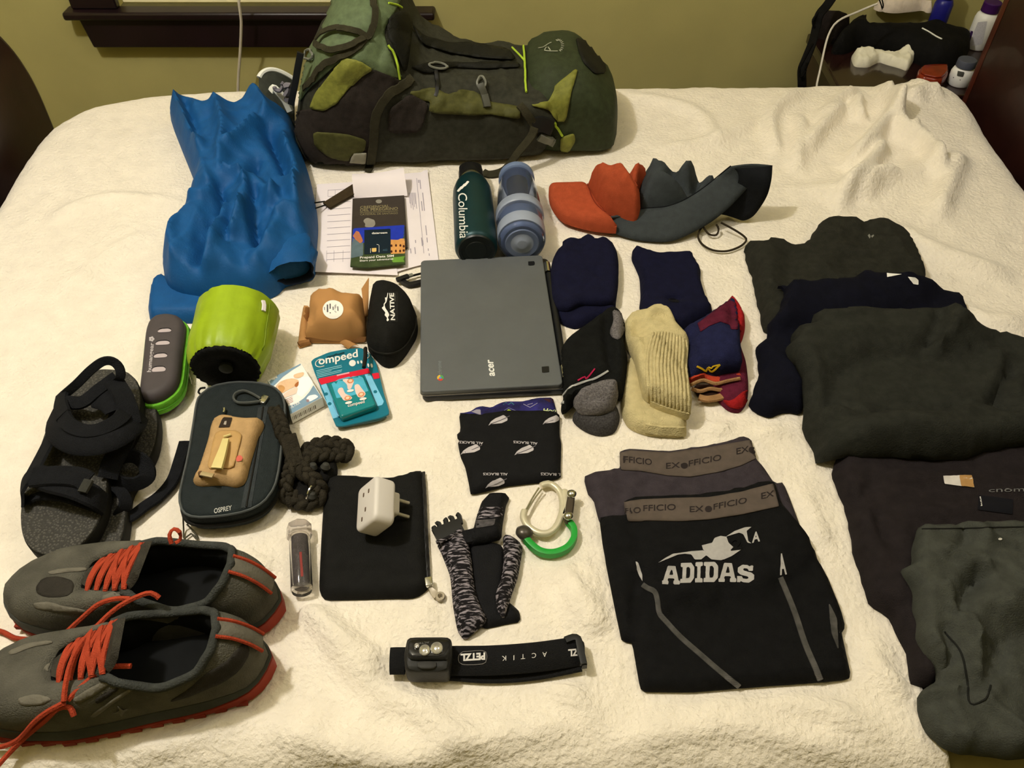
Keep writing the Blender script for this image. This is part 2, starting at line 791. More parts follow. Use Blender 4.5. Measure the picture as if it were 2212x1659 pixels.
# ================================================================ setting
WALL = 2.15
FLOOR = -.66
CEIL = 2.12
m_wall = mat('wall_paint', '#b2a96e', .8, .05, 8, .15, 300)
m_ceil = mat('ceiling_paint', '#d8d0b8', .9, .03, 5)
m_floor = mat('carpet', '#7d7453', .95, .2, 200, .6, 500)
m_wood = mat('mahogany', '#2a1410', .38, .35, 14, .1, 60, spec=.4, coat=.15)
m_sill = mat('sill_wood', '#1d1013', .35, .3, 16, .1, 60, spec=.45)
struct(part('floor', box(-2.3, 1.4, -2.2, WALL + .05, FLOOR - .05, FLOOR), m_floor))
struct(part('ceiling', box(-2.3, 1.4, -2.2, WALL + .05, CEIL, CEIL + .05), m_ceil))
struct(part('wall_left', box(-2.35, -2.3, -2.2, WALL + .05, FLOOR, CEIL), m_wall))
struct(part('wall_right', box(1.36, 1.41, -2.2, WALL + .05, FLOOR, CEIL), m_wall))
struct(part('wall_front', box(-2.3, 1.4, -2.25, -2.2, FLOOR, CEIL), m_wall))
# window on the far wall
wl, wr = GY((160, 10), WALL)[0], GY((885, 10), WALL)[0]
zs = GY((500, 29), WALL - .045)[2]                    # sill top
il, ir = GY((257, 5), WALL)[0], GY((820, 5), WALL)[0]
zw1 = 1.35
pieces = [box(-2.3, il, WALL, WALL + .08, FLOOR, CEIL), box(ir, 1.4, WALL, WALL + .08, FLOOR, CEIL),
          box(il, ir, WALL, WALL + .08, FLOOR, zs), box(il, ir, WALL, WALL + .08, zw1, CEIL)]
struct(part('wall_back', join(*pieces), m_wall, smooth=0))
win = bpy.data.objects.new('window_1', None)
COL.objects.link(win)
win.location = ((il + ir) / 2, WALL, zs)
WL[win] = np.array(win.location)
win['kind'] = 'structure'
for a, b in ((wl, il), (ir, wr)):
    part('casing', box(a, b, WALL - .022, WALL, zs, zw1 + .1), m_sill, win, bev=.004)
part('head_casing', box(wl - .02, wr + .02, WALL - .026, WALL, zw1, zw1 + .11), m_sill, win, bev=.004)
sl, sr = GY((133, 28), WALL - .04)[0], GY((938, 28), WALL - .04)[0]
part('sill', box(sl, sr, WALL - .045, WALL + .03, zs - .02, zs), m_sill, win, bev=.006)
al, ar = GY((176, 60), WALL - .03)[0], GY((882, 60), WALL - .03)[0]
za = GY((500, 100), WALL - .02)[2]
q = np.array([(al, zs - .02), (ar, zs - .02), (ar - .012, za), (al + .012, za)])
rg = [np.c_[q[:, 0], np.full(4, y), q[:, 1]] for y in (WALL - .03, WALL)]
part('apron', loft(rg), m_sill, win, bev=.004)
m_sash = mat('sash_paint', '#e8dfc0', .5, .04, 20)
for a, b, c, d in ((il, ir, zs, zs + .035), (il, ir, zw1 - .04, zw1), (il, il + .035, zs + .05, zw1 - .04), (ir - .035, ir, zs + .05, zw1 - .04)):
    part('sash_rail', box(a, b, WALL + .02, WALL + .055, c, d), m_sash, win, bev=.003)
m_blind = mat('blind_fabric', '#e6dcbc', .8, .05, 30, .3, 200)
for k in range(24):
    z0 = zs + .052 + k * (zw1 - zs - .1) / 24
    part('blind_slat', xf(box(il + .036, ir - .036, -.012, .012, -.0008, .0008), Matrix.Translation((0, WALL + .038, z0 + .02)) @ Matrix.Rotation(-1.15, 4, 'X')), m_blind, win, smooth=0)
m_glass = mat('window_glass', '#20242c', .05, .0, 5, spec=.5)
part('pane', box(il, ir, WALL + .058, WALL + .062, zs, zw1), m_glass, win, smooth=0)
# blind cord hanging over the sill
m_cord = mat('cord_plastic', '#d9cfc0', .5, .05)
cp = [GY((517, -60), WALL - .09), GY((516, 5), WALL - .09), GY((521, 45), WALL - .085), GY((519, 110), WALL - .07), GY((515, 165), WALL - .06), GY((514, 200), WALL - .055), GY((514, 260), WALL - .055)]
tag(part('blind_cord', tube(cp, .0036, 6, step=.02), m_cord), 'thin white blind cord hanging from window over dark sill', 'cord')

# ================================================================ bed
m_sheet = mat('khaki_sheet', '#8a8058', .9, .06, 40, .3, 400)
m_blanket = mat('fleece', '#efe6d6', .95, .05, 35, 1.7, 150, spec=.08, sheen=.25)
edge = [(-30, 470), (0, 420), (40, 352), (75, 303), (112, 268), (180, 231), (300, 206), (430, 195), (560, 190), (900, 187), (1400, 185), (1660, 184), (1850, 180), (2030, 178), (2075, 198), (2112, 238)]
EP = [G(p, -.012)[:2] for p in edge]
outer = np.array(EP + [(.975, 1.5), (.98, .9), (.98, .36), (.95, .29), (-.95, .285), (-.985, .4)])
c0 = np.array([0, 1.0])
EDGE_IN = .05
outer = ccw(resample(chaikin(outer, 1, .2), .03))
T_ = np.roll(outer, -1, 0) - np.roll(outer, 1, 0)
T_ /= np.linalg.norm(T_, axis=1)[:, None]
inner = outer - np.c_[T_[:, 1], -T_[:, 0]] * EDGE_IN


def near_pt(Q, P):
    best = np.full(len(Q), 1e9)
    C = np.zeros_like(Q)
    for i in range(len(P)):
        a, b = P[i], P[(i + 1) % len(P)]
        d = b - a
        t = np.clip(((Q - a) @ d) / (d @ d + 1e-15), 0, 1)
        c = a + t[:, None] * d
        e = np.hypot(*(Q - c).T)
        k = e < best
        best[k] = e[k]
        C[k] = c[k]
    return best, C


def bedcloth(Q, R, hang, hf):
    """fold flat cloth coordinates over the mattress edge"""
    ins = inside(Q, inner)
    e, C = near_pt(Q, inner)
    e = np.where(ins, 0, e)
    C = np.where(ins[:, None], Q, C)
    n = (Q - C) / (np.maximum(e, 1e-9)[:, None])
    a = np.clip(e / R, 0, math.pi / 2)
    drop = R * (1 - np.cos(a)) + np.maximum(e - R * math.pi / 2, 0)
    drop = np.minimum(drop, hang)
    out = R * np.sin(a)
    xy = C + n * out[:, None]
    h = hf(Q) * np.clip(1 - e / .12, .25, 1)
    lean = np.clip(e - R * math.pi / 2, 0, 1)
    wob = .012 * np.sin(Q[:, 0] * 23 + 1.3 * np.sin(Q[:, 1] * 9)) * np.clip(lean / .1, 0, 1)
    V = np.c_[xy + n * ((h * np.sin(a)) + wob)[:, None], -drop + h * np.cos(a)]
    V[:, 0] = np.clip(V[:, 0], -1.0, 1.03)
    return V


def gridmesh(x0, x1, y0, y1, st, fn, keep=None):
    xs, ys = np.arange(x0, x1, st), np.arange(y0, y1, st)
    XX, YY = np.meshgrid(xs, ys, indexing='ij')
    Q = np.stack([XX.ravel(), YY.ravel()], 1)
    V = fn(Q)
    ny = len(ys)
    kp = keep(Q) if keep is not None else np.ones(len(Q), bool)
    F = []
    for i in range(len(xs) - 1):
        for j in range(ny - 1):
            q = (i * ny + j, (i + 1) * ny + j, (i + 1) * ny + j + 1, i * ny + j + 1)
            if all(kp[k] for k in q):
                F.append(q)
    return V, F


# fold ridges of the blanket (photo polylines)
BF = []
for pl, am, w in (
        ([(1020, 870), (1075, 960), (1040, 1020), (860, 1230), (640, 1450)], .013, .014),
        ([(950, 720), (1010, 850), (1065, 970), (1090, 1100), (1190, 1260)], .013, .013),
        ([(1250, 1050), (1225, 1180), (1320, 1260), (1400, 1400), (1460, 1560)], .012, .013),
        ([(990, 1210), (900, 1380), (690, 1610), (560, 1800)], .012, .013),
        ([(660, 900), (440, 1130), (280, 1350)], .009, .013),
        ([(770, 840), (745, 950), (800, 1060)], .009, .011),
        ([(760, 750), (560, 900), (400, 1060)], .007, .012),
        ([(330, 760), (100, 900), (20, 1010), (20, 1150), (100, 1400)], .007, .014),
        ([(230, 960), (270, 1120), (230, 1280), (260, 1500)], .007, .014),
        ([(1180, 870), (1300, 800), (1500, 800)], .008, .02),
        ([(1640, 1320), (1540, 1560), (1400, 1900)], .008, .018),
        ([(1100, 1480), (900, 1550), (780, 1720)], .007, .016),
        ([(1420, 640), (1330, 640), (1200, 700)], .008, .03)):
    BF.append((A3(pl), am * 3., w * 1.05))
for pl, am, w in (
        ([(470, 1180), (600, 1250), (700, 1345), (850, 1460), (980, 1560)], .006, .012),
        ([(655, 1300), (760, 1440), (900, 1540), (1100, 1640)], .005, .012),
        ([(880, 1290), (1000, 1370), (1200, 1480), (1330, 1580)], .005, .012),
        ([(1180, 1200), (1290, 1320), (1345, 1400)], .005, .012),
        ([(1210, 1260), (1300, 1385), (1360, 1450)], .004, .010),
        ([(1215, 1120), (1275, 1220), (1330, 1290)], .004, .010),
        ([(560, 1560), (760, 1610), (1000, 1660)], .005, .014),
        ([(250, 1625), (420, 1575), (560, 1500), (640, 1420)], .005, .013),
        ([(600, 1600), (820, 1640), (1050, 1590), (1300, 1560)], .004, .014),
        ([(1380, 1530), (1560, 1510), (1760, 1530), (1930, 1590)], .005, .013),
        ([(1300, 1600), (1600, 1570), (1900, 1640)], .004, .013),
        ([(1680, 1100), (1780, 1250), (1830, 1330), (1960, 1440)], .005, .012),
        ([(1720, 1040), (1790, 1190), (1900, 1330)], .004, .010),
        ([(1850, 1380), (1900, 1450), (1990, 1520)], .005, .010),
        ([(1480, 920), (1620, 930), (1740, 905)], .004, .012),
        ([(1230, 960), (1320, 930), (1500, 955)], .004, .012),
        ([(660, 700), (780, 745), (900, 830), (960, 900)], .003, .014),
        ([(100, 470), (230, 430), (400, 440)], .004, .016),
        ([(120, 640), (250, 540), (330, 500)], .003, .016),
        ([(680, 560), (900, 600), (990, 640)], .003, .012),
        ([(1900, 480), (2060, 560), (2200, 600)], .006, .022),
        ([(1700, 420), (1880, 400), (2100, 330)], .006, .024),
        ([(2000, 620), (2120, 690), (2230, 700)], .005, .02),
        ([(1400, 330), (1560, 300), (1640, 250)], .005, .018),
        ([(1340, 200), (1500, 240), (1560, 330)], .004, .018)):
    BF.append((pl, am * 2.6, w))
BF = [(smoothline(np.array([np.r_[G(p, 0)[:2], 0] for p in pl]), .012)[:, :2], am, w) for pl, am, w in BF]


def blanket_h(Q):
    h = np.zeros(len(Q))
    for q, am, w in BF:
        lo, hi = q.min(0) - 3 * w, q.max(0) + 3 * w
        k = np.where((Q[:, 0] > lo[0]) & (Q[:, 0] < hi[0]) & (Q[:, 1] > lo[1]) & (Q[:, 1] < hi[1]))[0]
        if len(k):
            d, s = seg_dist(Q[k], q, False)
            h[k] += am * np.exp(-(d / w) ** 2) * np.clip(np.minimum(s, 1 - s) * 5, 0, 1)
    h += .0028 * fbm(Q[:, 0], Q[:, 1], 7, 2, 2) + .0014 * fbm(Q[:, 0], Q[:, 1], 34, 4, 3) + .0014 * fbm(Q[:, 0], Q[:, 1], 9, 8, 2, True)
    return h - .0034


bx = thing('bed', 'dark mahogany bed with khaki sheeted mattress under the cream blanket', 'bed', (0, 1.0, FLOOR))
part('mattress', gridmesh(-1.2, 1.2, .1, 1.95, .03, lambda Q: bedcloth(Q, .05, .28, lambda q: np.full(len(q), -.014))), m_sheet, bx)
part('box_spring', slab(inner, FLOOR + .14, -.27, .02), mat('box_spring_cloth', '#b8ad90', .9, .08), bx)
part('bed_rail', box(-1.0, 1.0, .255, .28, FLOOR + .18, FLOOR + .36), m_wood, bx, bev=.006)
part('bed_rail', box(-1.0, 1.0, 1.75, 1.775, FLOOR + .18, FLOOR + .36), m_wood, bx, bev=.006)
# headboard panel at the right end, footboard with a rounded top corner at the left end
hb = np.array([(.2, FLOOR), (1.775, FLOOR), (1.775, .42), (1.7, .5), (1.0, .58), (.28, .5), (.2, .42)])
rg = [np.c_[np.full(len(hb), x), hb] for x in (1.035, 1.085)]
part('headboard', loft(rg), m_wood, bx, bev=.008)
part('headboard_post', slab(rrect(.05, .035, .008, 3, 1.06, 1.775), FLOOR, .5, .01), mat('mahogany_edge', '#4a1f14', .4, .25, 18, spec=.4), bx)
fb = [(.25, FLOOR), (1.66, FLOOR), (1.685, -.1), (1.69, .02), (1.67, .1), (1.63, .17), (1.55, .235), (1.42, .28), (1.0, .31), (.55, .28), (.4, .22), (.3, .1), (.25, -.1)]
fb = chaikin(fb, 2)
rg = [np.c_[np.full(len(fb), x), fb] for x in (-1.075, -1.015)]
part('footboard', loft(rg), m_wood, bx, bev=.012)
for x in (-.95, .95):
    for y in (.33, 1.68):
        part('leg', slab(rrect(.06, .06, .01, 3, x, y), FLOOR, FLOOR + .2, .004), m_wood, bx)

ca, cb = G((1972, 1440), 0)[:2], G((2072, 1659), 0)[:2]
cd = (cb - ca) / np.linalg.norm(cb - ca)


cn = np.array([cd[1], -cd[0]])


def cut_s(Q):
    return (Q - ca) @ cn, (Q - ca) @ cd


def keep_blanket(Q):
    s, ah = cut_s(Q)
    return ~((s < -.009) & (ah > -.01))


def sheet(px4, z=0., th=.0005, nx=14, ny=14, zf_=None):
    """thin sheet spanned by four photo corners TL TR BR BL"""
    c = [G(p, p[2] if len(p) > 2 else z) for p in px4]
    V = []
    for i in range(nx + 1):
        for j in range(ny + 1):
            u, w = i / nx, j / ny
            p = (c[0] * (1 - u) + c[1] * u) * (1 - w) + (c[3] * (1 - u) + c[2] * u) * w
            p = p + np.array([0, 0, zf_(u, w) if zf_ else 0])
            V.append(p)
    V = np.array(V)
    n = len(V)
    F = []
    for i in range(nx):
        for j in range(ny):
            a = i * (ny + 1) + j
            F.append((a, a + ny + 1, a + ny + 2, a + 1))
    rimi = [i * (ny + 1) for i in range(nx + 1)] + [nx * (ny + 1) + j for j in range(1, ny + 1)] + [i * (ny + 1) + ny for i in range(nx - 1, -1, -1)] + [j for j in range(ny - 1, 0, -1)]
    F2 = [tuple(k + n for k in f[::-1]) for f in F]
    S = [(rimi[k], rimi[(k + 1) % len(rimi)], rimi[(k + 1) % len(rimi)] + n, rimi[k] + n) for k in range(len(rimi))]
    return np.vstack([V, V - np.array([0, 0, th])]), F + F2 + S


def strips(rows, tree, off=.0004):
    """rows of fine print: thin bars on a surface (photo end points, height px)"""
    out = []
    for (x0, y0), (x1, y1), h in rows:
        dx, dy = x1 - x0, y1 - y0
        L = math.hypot(dx, dy)
        nx_, ny_ = -dy / L * h / 2, dx / L * h / 2
        V = [cast(p, tree, off) for p in ((x0 - nx_, y0 - ny_), (x1 - nx_, y1 - ny_), (x1 + nx_, y1 + ny_), (x0 + nx_, y0 + ny_))]
        if all(V):
            out.append((np.array([v[0] for v in V]), [(0, 1, 2, 3)]))
    return join(*out) if out else ([], [])


# ================================================================ backpack lying on its back at the far side
def sect(x, y0, y1, zt, e=2.7, n=44, zb=.0):
    a = np.arange(n) * 2 * math.pi / n
    cy, ry, cz, rz = (y0 + y1) / 2, (y1 - y0) / 2, (zt + zb) / 2, (zt - zb) / 2
    ca_, sa = np.cos(a), np.sin(a)
    e = np.where(sa < 0, 7., e)
    return np.c_[np.full(n, x), cy + ry * np.sign(ca_) * np.abs(ca_) ** (2 / e), cz + rz * np.sign(sa) * np.abs(sa) ** (2 / e)]


def packloft(keys, dx=.012, seed=1, amp=.004, e=2.7, skew=0.):
    K = np.array(keys, float)
    xs = np.arange(K[0, 0], K[-1, 0] + 1e-6, dx)
    rings = []
    S = smoothline(K[:, :3], n=12)
    S2 = smoothline(np.c_[K[:, 0], K[:, 3], K[:, 3]], n=12)
    for x in xs:
        y0 = np.interp(x, S[:, 0], S[:, 1])
        y1 = np.interp(x, S[:, 0], S[:, 2])
        zt = np.interp(x, S2[:, 0], S2[:, 1])
        r = sect(x, y0, y1, zt, e)
        cz, cy = zt / 2, (y0 + y1) / 2
        for k in range(len(r)):
            d = noise.noise(Vector((x * 14, r[k, 1] * 26 + seed, r[k, 2] * 26))) + .6 * noise.noise(Vector((x * 45, r[k, 1] * 40 + seed, r[k, 2] * 40)))
            r[k, 1] += amp * d * np.sign(r[k, 1] - cy)
            r[k, 2] += amp * d * (1 if r[k, 2] > .02 else 0)
            r[k, 0] += skew * (r[k, 2] - cz)
        r[:, 2] = np.maximum(r[:, 2], .001)
        rings.append(r)
    # rounded ends
    def end(r, s, dist):
        c = r.mean(0)
        out = []
        for k in (.35, .7, .92, 1.):
            q = c + (r - c) * math.sqrt(max(0, 1 - k * k)) * .985
            if k == 1.:
                q = c + (r - c) * .06
            q = q + np.array([s * dist * k, 0, 0])
            q[:, 2] = np.maximum(q[:, 2], .001)
            out.append(q)
        return out
    rings = end(rings[0], -1, .022)[::-1] + rings + end(rings[-1], 1, .02)
    return loft(rings)


m_pk = fab('pack_dark', '#33332a', .7, .25, .4, 500)
m_pkmesh = fab('pack_mesh', '#322c28', .85, .25, .9, 900)
m_sage = fab('pack_sage', '#5d6b4d', .6, .18, .3, 500)
m_lime = fab('pack_lime', '#787a36', .5, .2, .4, 300)
m_olive = fab('pack_olive', '#4d4d28', .6, .2, .3, 400)
m_lid = fab('pack_lid', '#343b27', .6, .2, .35, 400)
m_web = fab('webbing', '#383526', .8, .2, .8, 900)
m_limec = mat('lime_cord', '#a9c53a', .6, .1)
m_plg = mat('grey_plastic', '#77786e', .45, .1)
m_plb = mat('black_plastic', '#151515', .45, .15, 40, spec=.4)
m_lin = mat('pack_lining', '#16150f', .9, .2)
pk = thing('backpack', 'large green and black hiking backpack lying flat at far side of bed', 'backpack', (-.11, 1.55, 0))
PB = packloft([(-.385, 1.41, 1.67, .205), (-.355, 1.388, 1.69, .265), (-.30, 1.375, 1.70, .292), (-.25, 1.38, 1.70, .268), (-.205, 1.39, 1.69, .205), (-.15, 1.395, 1.68, .168), (-.06, 1.40, 1.67, .152), (.03, 1.41, 1.67, .14), (.08, 1.42, 1.66, .125)], amp=.0085, skew=.3)
part('main_body', PB, m_pk, pk, smooth=60)
PL = packloft([(.045, 1.44, 1.67, .158), (.08, 1.43, 1.675, .172), (.13, 1.43, 1.675, .168), (.165, 1.435, 1.665, .142), (.195, 1.45, 1.65, .105)], seed=4, amp=.004, e=2.5, skew=-.08)
part('lid', PL, m_lid, pk, smooth=60)
PT = bvh(join(PB, PL))
TB, TL_ = bvh(PB), bvh(PL)


def pkpatch(name, pts, m, off=.002, it=2):
    v, f = decal(A2(pts), PT, off, 5.5, it - 1, .14)
    if len(f):
        part(name, (v, f), m, pk, smooth=70, solid=.0014)


pkpatch('sage_panel', [(150, 330), (190, 190), (235, 70), (300, -40), (790, -40), (730, 80), (660, 190), (700, 330), (740, 440), (790, 490), (640, 480), (580, 430), (440, 360), (340, 430), (200, 560), (110, 690), (95, 620)], m_sage)
pkpatch('mesh_pocket', [(600, 430), (700, 470), (760, 500), (830, 500), (720, 600), (630, 720), (610, 820), (590, 960), (560, 1020), (300, 1040), (190, 1000), (100, 800), (105, 710), (210, 680), (300, 690), (380, 640), (440, 560), (520, 480)], m_pkmesh, .003)
pkpatch('lime_panel', [(430, 365), (520, 380), (600, 430), (520, 480), (440, 560), (380, 640), (300, 690), (210, 680), (240, 600), (280, 530), (350, 440)], m_lime, .005)
pkpatch('lower_panel', [(230, 820), (430, 830), (560, 870), (545, 940), (470, 960), (440, 1000), (330, 980), (240, 910)], m_olive, .006)
pkpatch('tag', [(478, 950), (558, 950), (550, 1015), (447, 1005)], mat('grey_tag', '#8b8878', .7), .007, 0)
pkpatch('side_mesh', [(830, 590), (950, 650), (900, 830), (690, 830), (700, 680)], m_pkmesh, .004)
pkpatch('side_panel', [(815, 580), (980, 550), (1060, 600), (1150, 570), (1260, 580), (1300, 640), (1420, 660), (1520, 680), (1520, 745), (1350, 720), (1200, 720), (950, 700), (960, 640), (900, 630)], m_olive, .004)
pkpatch('zip_flap', [(830, 160), (900, 230), (1080, 285), (1200, 275), (1330, 300), (1450, 320), (1500, 390), (1300, 380), (1100, 350), (900, 290)], fab('pack_black', '#1c1c17', .6, .2), .005)
pkpatch('zip_flap', [(820, 420), (930, 400), (1080, 400), (1250, 400), (1500, 400), (1530, 430), (1300, 440), (1100, 430), (940, 470)], MATS['pack_black'], .004)
pkpatch('shoulder_pad', [(690, 110), (780, 70), (830, 130), (820, 280), (790, 470), (730, 330), (680, 200)], MATS['pack_black'], .006)
pkpatch('lid_gusset', [(1890, 425), (1840, 600), (1810, 760), (1745, 760), (1700, 690), (1580, 665), (1700, 640), (1738, 570), (1740, 540)], m_lime, .003)
pkpatch('lid_gusset', [(1780, 860), (1860, 830), (1870, 880), (1830, 945), (1775, 940)], m_lime, .004)
pkpatch('lid_panel', [(1870, 240), (1960, 270), (2050, 380), (2060, 460), (1990, 470), (1920, 400), (1890, 330)], MATS['pack_black'], .002)
for pts, r, m in (([(695, 290), (725, 350), (745, 420), (758, 495)], .0022, m_limec), ([(1545, 300), (1550, 400), (1552, 500), (1562, 590)], .0022, m_limec), ([(1470, 310), (1510, 350), (1548, 392)], .002, m_limec), ([(690, 30), (740, 40), (770, 55)], .002, m_limec), ([(1720, 760), (1760, 800), (1790, 850)], .0025, m_limec)):
    part('piping', pcord(A2(pts), PT, r, .004), m, pk)
# straps that lie over the body and run onto the blanket
part('compression_strap', pstrap(A2([(840, 500), (700, 585), (630, 680), (605, 800), (595, 930), (575, 1050), (560, 1075)]), PT, .017, .002, .007, .004), m_web, pk)
part('compression_strap', pstrap(A2([(1520, 670), (1570, 720), (1620, 800)]), PT, .016, .002, .006, .004), m_web, pk)
lo_ = A2([(1615, 800), (1590, 860), (1510, 960), (1450, 1040), (1400, 1080), (1330, 1095), (1290, 1080)])
zz = [.085, .07, .045, .02, .006, .004, .004]
part('strap_tail', ribbon([G(p, z) for p, z in zip(lo_, zz)], .016, .002, (0, -.5, 1)), m_web, pk)
# loop straps and small fittings on the upper left
lp = A2([(575, 240), (500, 205), (380, 200), (300, 235), (270, 290), (330, 320), (450, 295), (540, 260)])
part('loop_strap', pstrap(lp, PT, .011, .0025, .012), m_web, pk)
part('loop_strap', pstrap(A2([(600, 0), (605, 100), (575, 220), (480, 320), (390, 360), (300, 400), (230, 500), (180, 560)]), PT, .012, .002, .007), m_web, pk)
for cx, cy, rx, ry, rot in ((210, 355, 32, 28, .2), (1000, 430, 58, 17, .15), (1280, 530, 22, 28, 0), (245, 60, 26, 30, .4)):
    P, N = pline(A2(ell(cx, cy, rx, ry, 14, rot) + [ell(cx, cy, rx, ry, 14, rot)[0]]), PT, .007)
    if len(P) > 4:
        part('buckle', tube(P, .0022, 6, N, raw=True), m_plg, pk)
part('strap_keeper', pstrap(A2([(990, 450), (1000, 540), (995, 610)]), PT, .007, .003, .004), m_plb, pk)
part('clip', pstrap(A2([(1280, 540), (1300, 610), (1310, 680)]), PT, .014, .008, .006), mat('pack_clip', '#4a4a40', .5), pk)
part('clip', pstrap(A2([(1640, 850), (1690, 870), (1740, 890)]), PT, .016, .006, .006), m_plg, pk)
part('clip', pstrap(A2([(1600, 790), (1660, 780), (1720, 800)]), PT, .03, .006, .004), m_plb, pk)
part('zip_pull', tube([G(p, .02) for p in A2([(2075, 830), (2100, 815), (2120, 840), (2105, 868), (2080, 860)])], .0022, 6), m_plb, pk)
part('frame_strap', ribbon([GY(p, 1.405) for p in C1([(1500, -60), (1440, 250), (1390, 550), (1330, 850), (1290, 1060)])], .012, .004, (.2, -.7, .6)), m_plb, pk)
# light emblem printed on the lid: ring of strokes and a bird outline
em = [(c, 7) for c in ([(1690, 300), (1680, 320), (1720, 325), (1760, 325)], [(1640, 305), (1670, 300), (1700, 280), (1720, 270)], [(1700, 300), (1715, 320)])]
em += [([(1765 + 16 * math.cos(a), 290 + 30 * math.sin(a)), (1765 + 34 * math.cos(a), 290 + 40 * math.sin(a))], 4) for a in np.arange(-2.0, 1.4, .35)]
ev = []
for pts, w in em:
    P, N = pline(A2(pts), PT, .0015)
    if len(P) > 1:
        ev.append(ribbon(P, .0022, .0006, N, raw=True))
part('emblem', join(*ev), mat('emblem_print', '#9a9c88', .7), pk)

# small pouch with a white piped rim, squeezed between jacket and pack
m_gm = fab('grey_mesh_cloth', '#3a3d36', .8, .2, .8, 900)
wp = C1([(600, 480), (640, 410), (700, 355), (780, 318), (870, 310), (1000, 332), (1180, 410), (1390, 540)])
rim_ = [GY(p, 1.56 + .006 * i) for i, p in enumerate(wp)]
pc = thing('piped_pouch', 'dark grey mesh pouch with white piped rim between jacket and backpack', 'pouch', (-.49, 1.5, 0))
mid_ = [np.array([r[0], r[1] - .05, max(.02, r[2] - .035)]) for r in rim_]
low_ = [np.array([r[0] * .98 - .005, r[1] - .1, .004]) for r in rim_]
rg = [smoothline(q, n=4) for q in (rim_, mid_, low_)]
part('mesh_body', loft(rg, closed=False), m_gm, pc, solid=.003)
part('piping', tube(rim_, .0052, 8), mat('white_piping', '#e9eae0', .5, .03), pc)
part('strap', ribbon([GY(p, 1.50) for p in C1([(850, 780), (900, 690), (990, 760), (1150, 950), (1280, 1210)])], .014, .002, (0, -.5, .8)), MATS['white_piping'], pc)
part('strap_fold', tube([GY(p, 1.49) for p in C1([(930, 680), (960, 740), (1060, 760), (1120, 640), (1080, 590)])], .004, 6), mat('grey_strap', '#7c7880', .7, .1), pc)
part('strap_fold', tube([GY(p, 1.49) for p in C1([(1150, 670), (1250, 650), (1230, 780), (1180, 860), (1220, 980)])], .006, 6), MATS['grey_strap'], pc)

# ================================================================ blue rain jacket
m_blue = fab('blue_nylon', '#12508a', .62, .1, .3, 300, spec=.25, vs=40)
JF = [(A4(p), a, w) for p, a, w in (
    ([(230, 160), (330, 380), (430, 600)], .016, .012), ([(490, 190), (560, 400), (560, 560), (545, 760)], .018, .015), ([(800, 385), (700, 480), (590, 610)], .02, .014),
    ([(700, 740), (722, 900), (715, 1150)], .02, .013), ([(570, 720), (620, 730), (700, 735)], .014, .01), ([(600, 900), (560, 1040), (440, 1360)], .018, .013),
    ([(900, 800), (850, 980), (800, 1180)], .02, .014), ([(930, 430), (1000, 700), (1050, 960)], .018, .012), ([(700, 100), (830, 300), (820, 400)], .016, .014),
    ([(960, 300), (1030, 600), (1080, 850)], .012, .012), ([(330, 850), (440, 880), (520, 820)], .01, .01), ([(250, 920), (240, 1100), (260, 1300)], .012, .02),
    ([(420, 620), (480, 800), (520, 820)], .012, .015), ([(880, 1000), (1000, 960), (1090, 1000)], .01, .015), ([(620, 1140), (680, 1060), (700, 980)], .012, .01),
    ([(290, 200), (350, 330), (400, 480)], -.016, .012), ([(830, 400), (900, 560), (960, 720)], -.02, .012), ([(770, 600), (735, 700), (720, 760)], -.018, .011),
    ([(755, 800), (755, 1000), (790, 1180)], -.022, .012), ([(540, 780), (555, 900), (540, 980)], -.016, .009), ([(520, 1000), (470, 1120), (420, 1300)], -.014, .011),
    ([(880, 900), (830, 1050), (810, 1150)], -.02, .011), ([(950, 580), (990, 700), (1030, 800)], -.014, .009), ([(640, 480), (560, 560)], -.01, .01), ([(770, 60), (800, 150)], -.02, .01),
    ([(620, 1020), (600, 1100), (570, 1180)], -.012, .009))]
JK = cloth(A4([(165, 180, .05), (185, 140, .055), (260, 103, .055), (330, 135, .045), (440, 180, .05), (500, 160, .06), (620, 90, .07), (770, 38, .08), (850, 100, .06), (930, 160, .045), (980, 260), (1020, 420), (1080, 590), (1120, 780), (1128, 900), (1110, 1080), (1100, 1190), (1000, 1215), (900, 1240), (860, 1290), (760, 1330), (620, 1345), (420, 1375), (250, 1350), (160, 1310), (128, 1200), (150, 1080), (230, 930), (270, 850), (315, 740), (345, 640), (290, 500), (225, 340)]),
           t=.062, ew=.045, folds=JF, nz=(.002, 20), rid=(.003, 15), cr=(.022, 9, .3, 1.6), step=.0045, seed=3, zr=.04, sharp=.5, fs=1.6)
jk = soft_thing('rain_jacket', 'crumpled blue rain jacket at left end of bed beside backpack', 'jacket', JK, m_blue, body='jacket_body')
# sleeve end turned to the viewer, with an open cuff
a_, b_ = G(A4([(960, 1050)])[0], .04), G(A4([(985, 1275)])[0], .034)
xd = b_ - a_
Mf = np.array(frame(a_, xd).to_3x3())
th_ = np.arange(28) * 2 * math.pi / 28
L_ = np.linalg.norm(xd)
prf = [(0, .030, .014), (.02, .036, .022), (.045, .040, .025), (L_ * .7, .0385, .025), (L_ * .85, .0365, .025), (L_, .036, .024), (L_ - .002, .0335, .022), (L_ - .03, .031, .02), (L_ - .05, .02, .014)]
rg = []
for s, ry, rz in prf:
    w_ = 1 + .07 * np.sin(3 * th_ + s * 60) + .05 * np.sin(5 * th_ - s * 90) + .03 * np.sin(9 * th_ + s * 150)
    ring_ = a_ + Mf[:, 0] * s + (ry * w_ * np.cos(th_))[:, None] * Mf[:, 1] + (rz * w_ * np.sin(th_))[:, None] * Mf[:, 2]
    ring_[:, 2] = np.maximum(ring_[:, 2], .002)
    rg.append(ring_)
part('sleeve', loft(rg[:6], True, True, False), m_blue, jk, smooth=70)
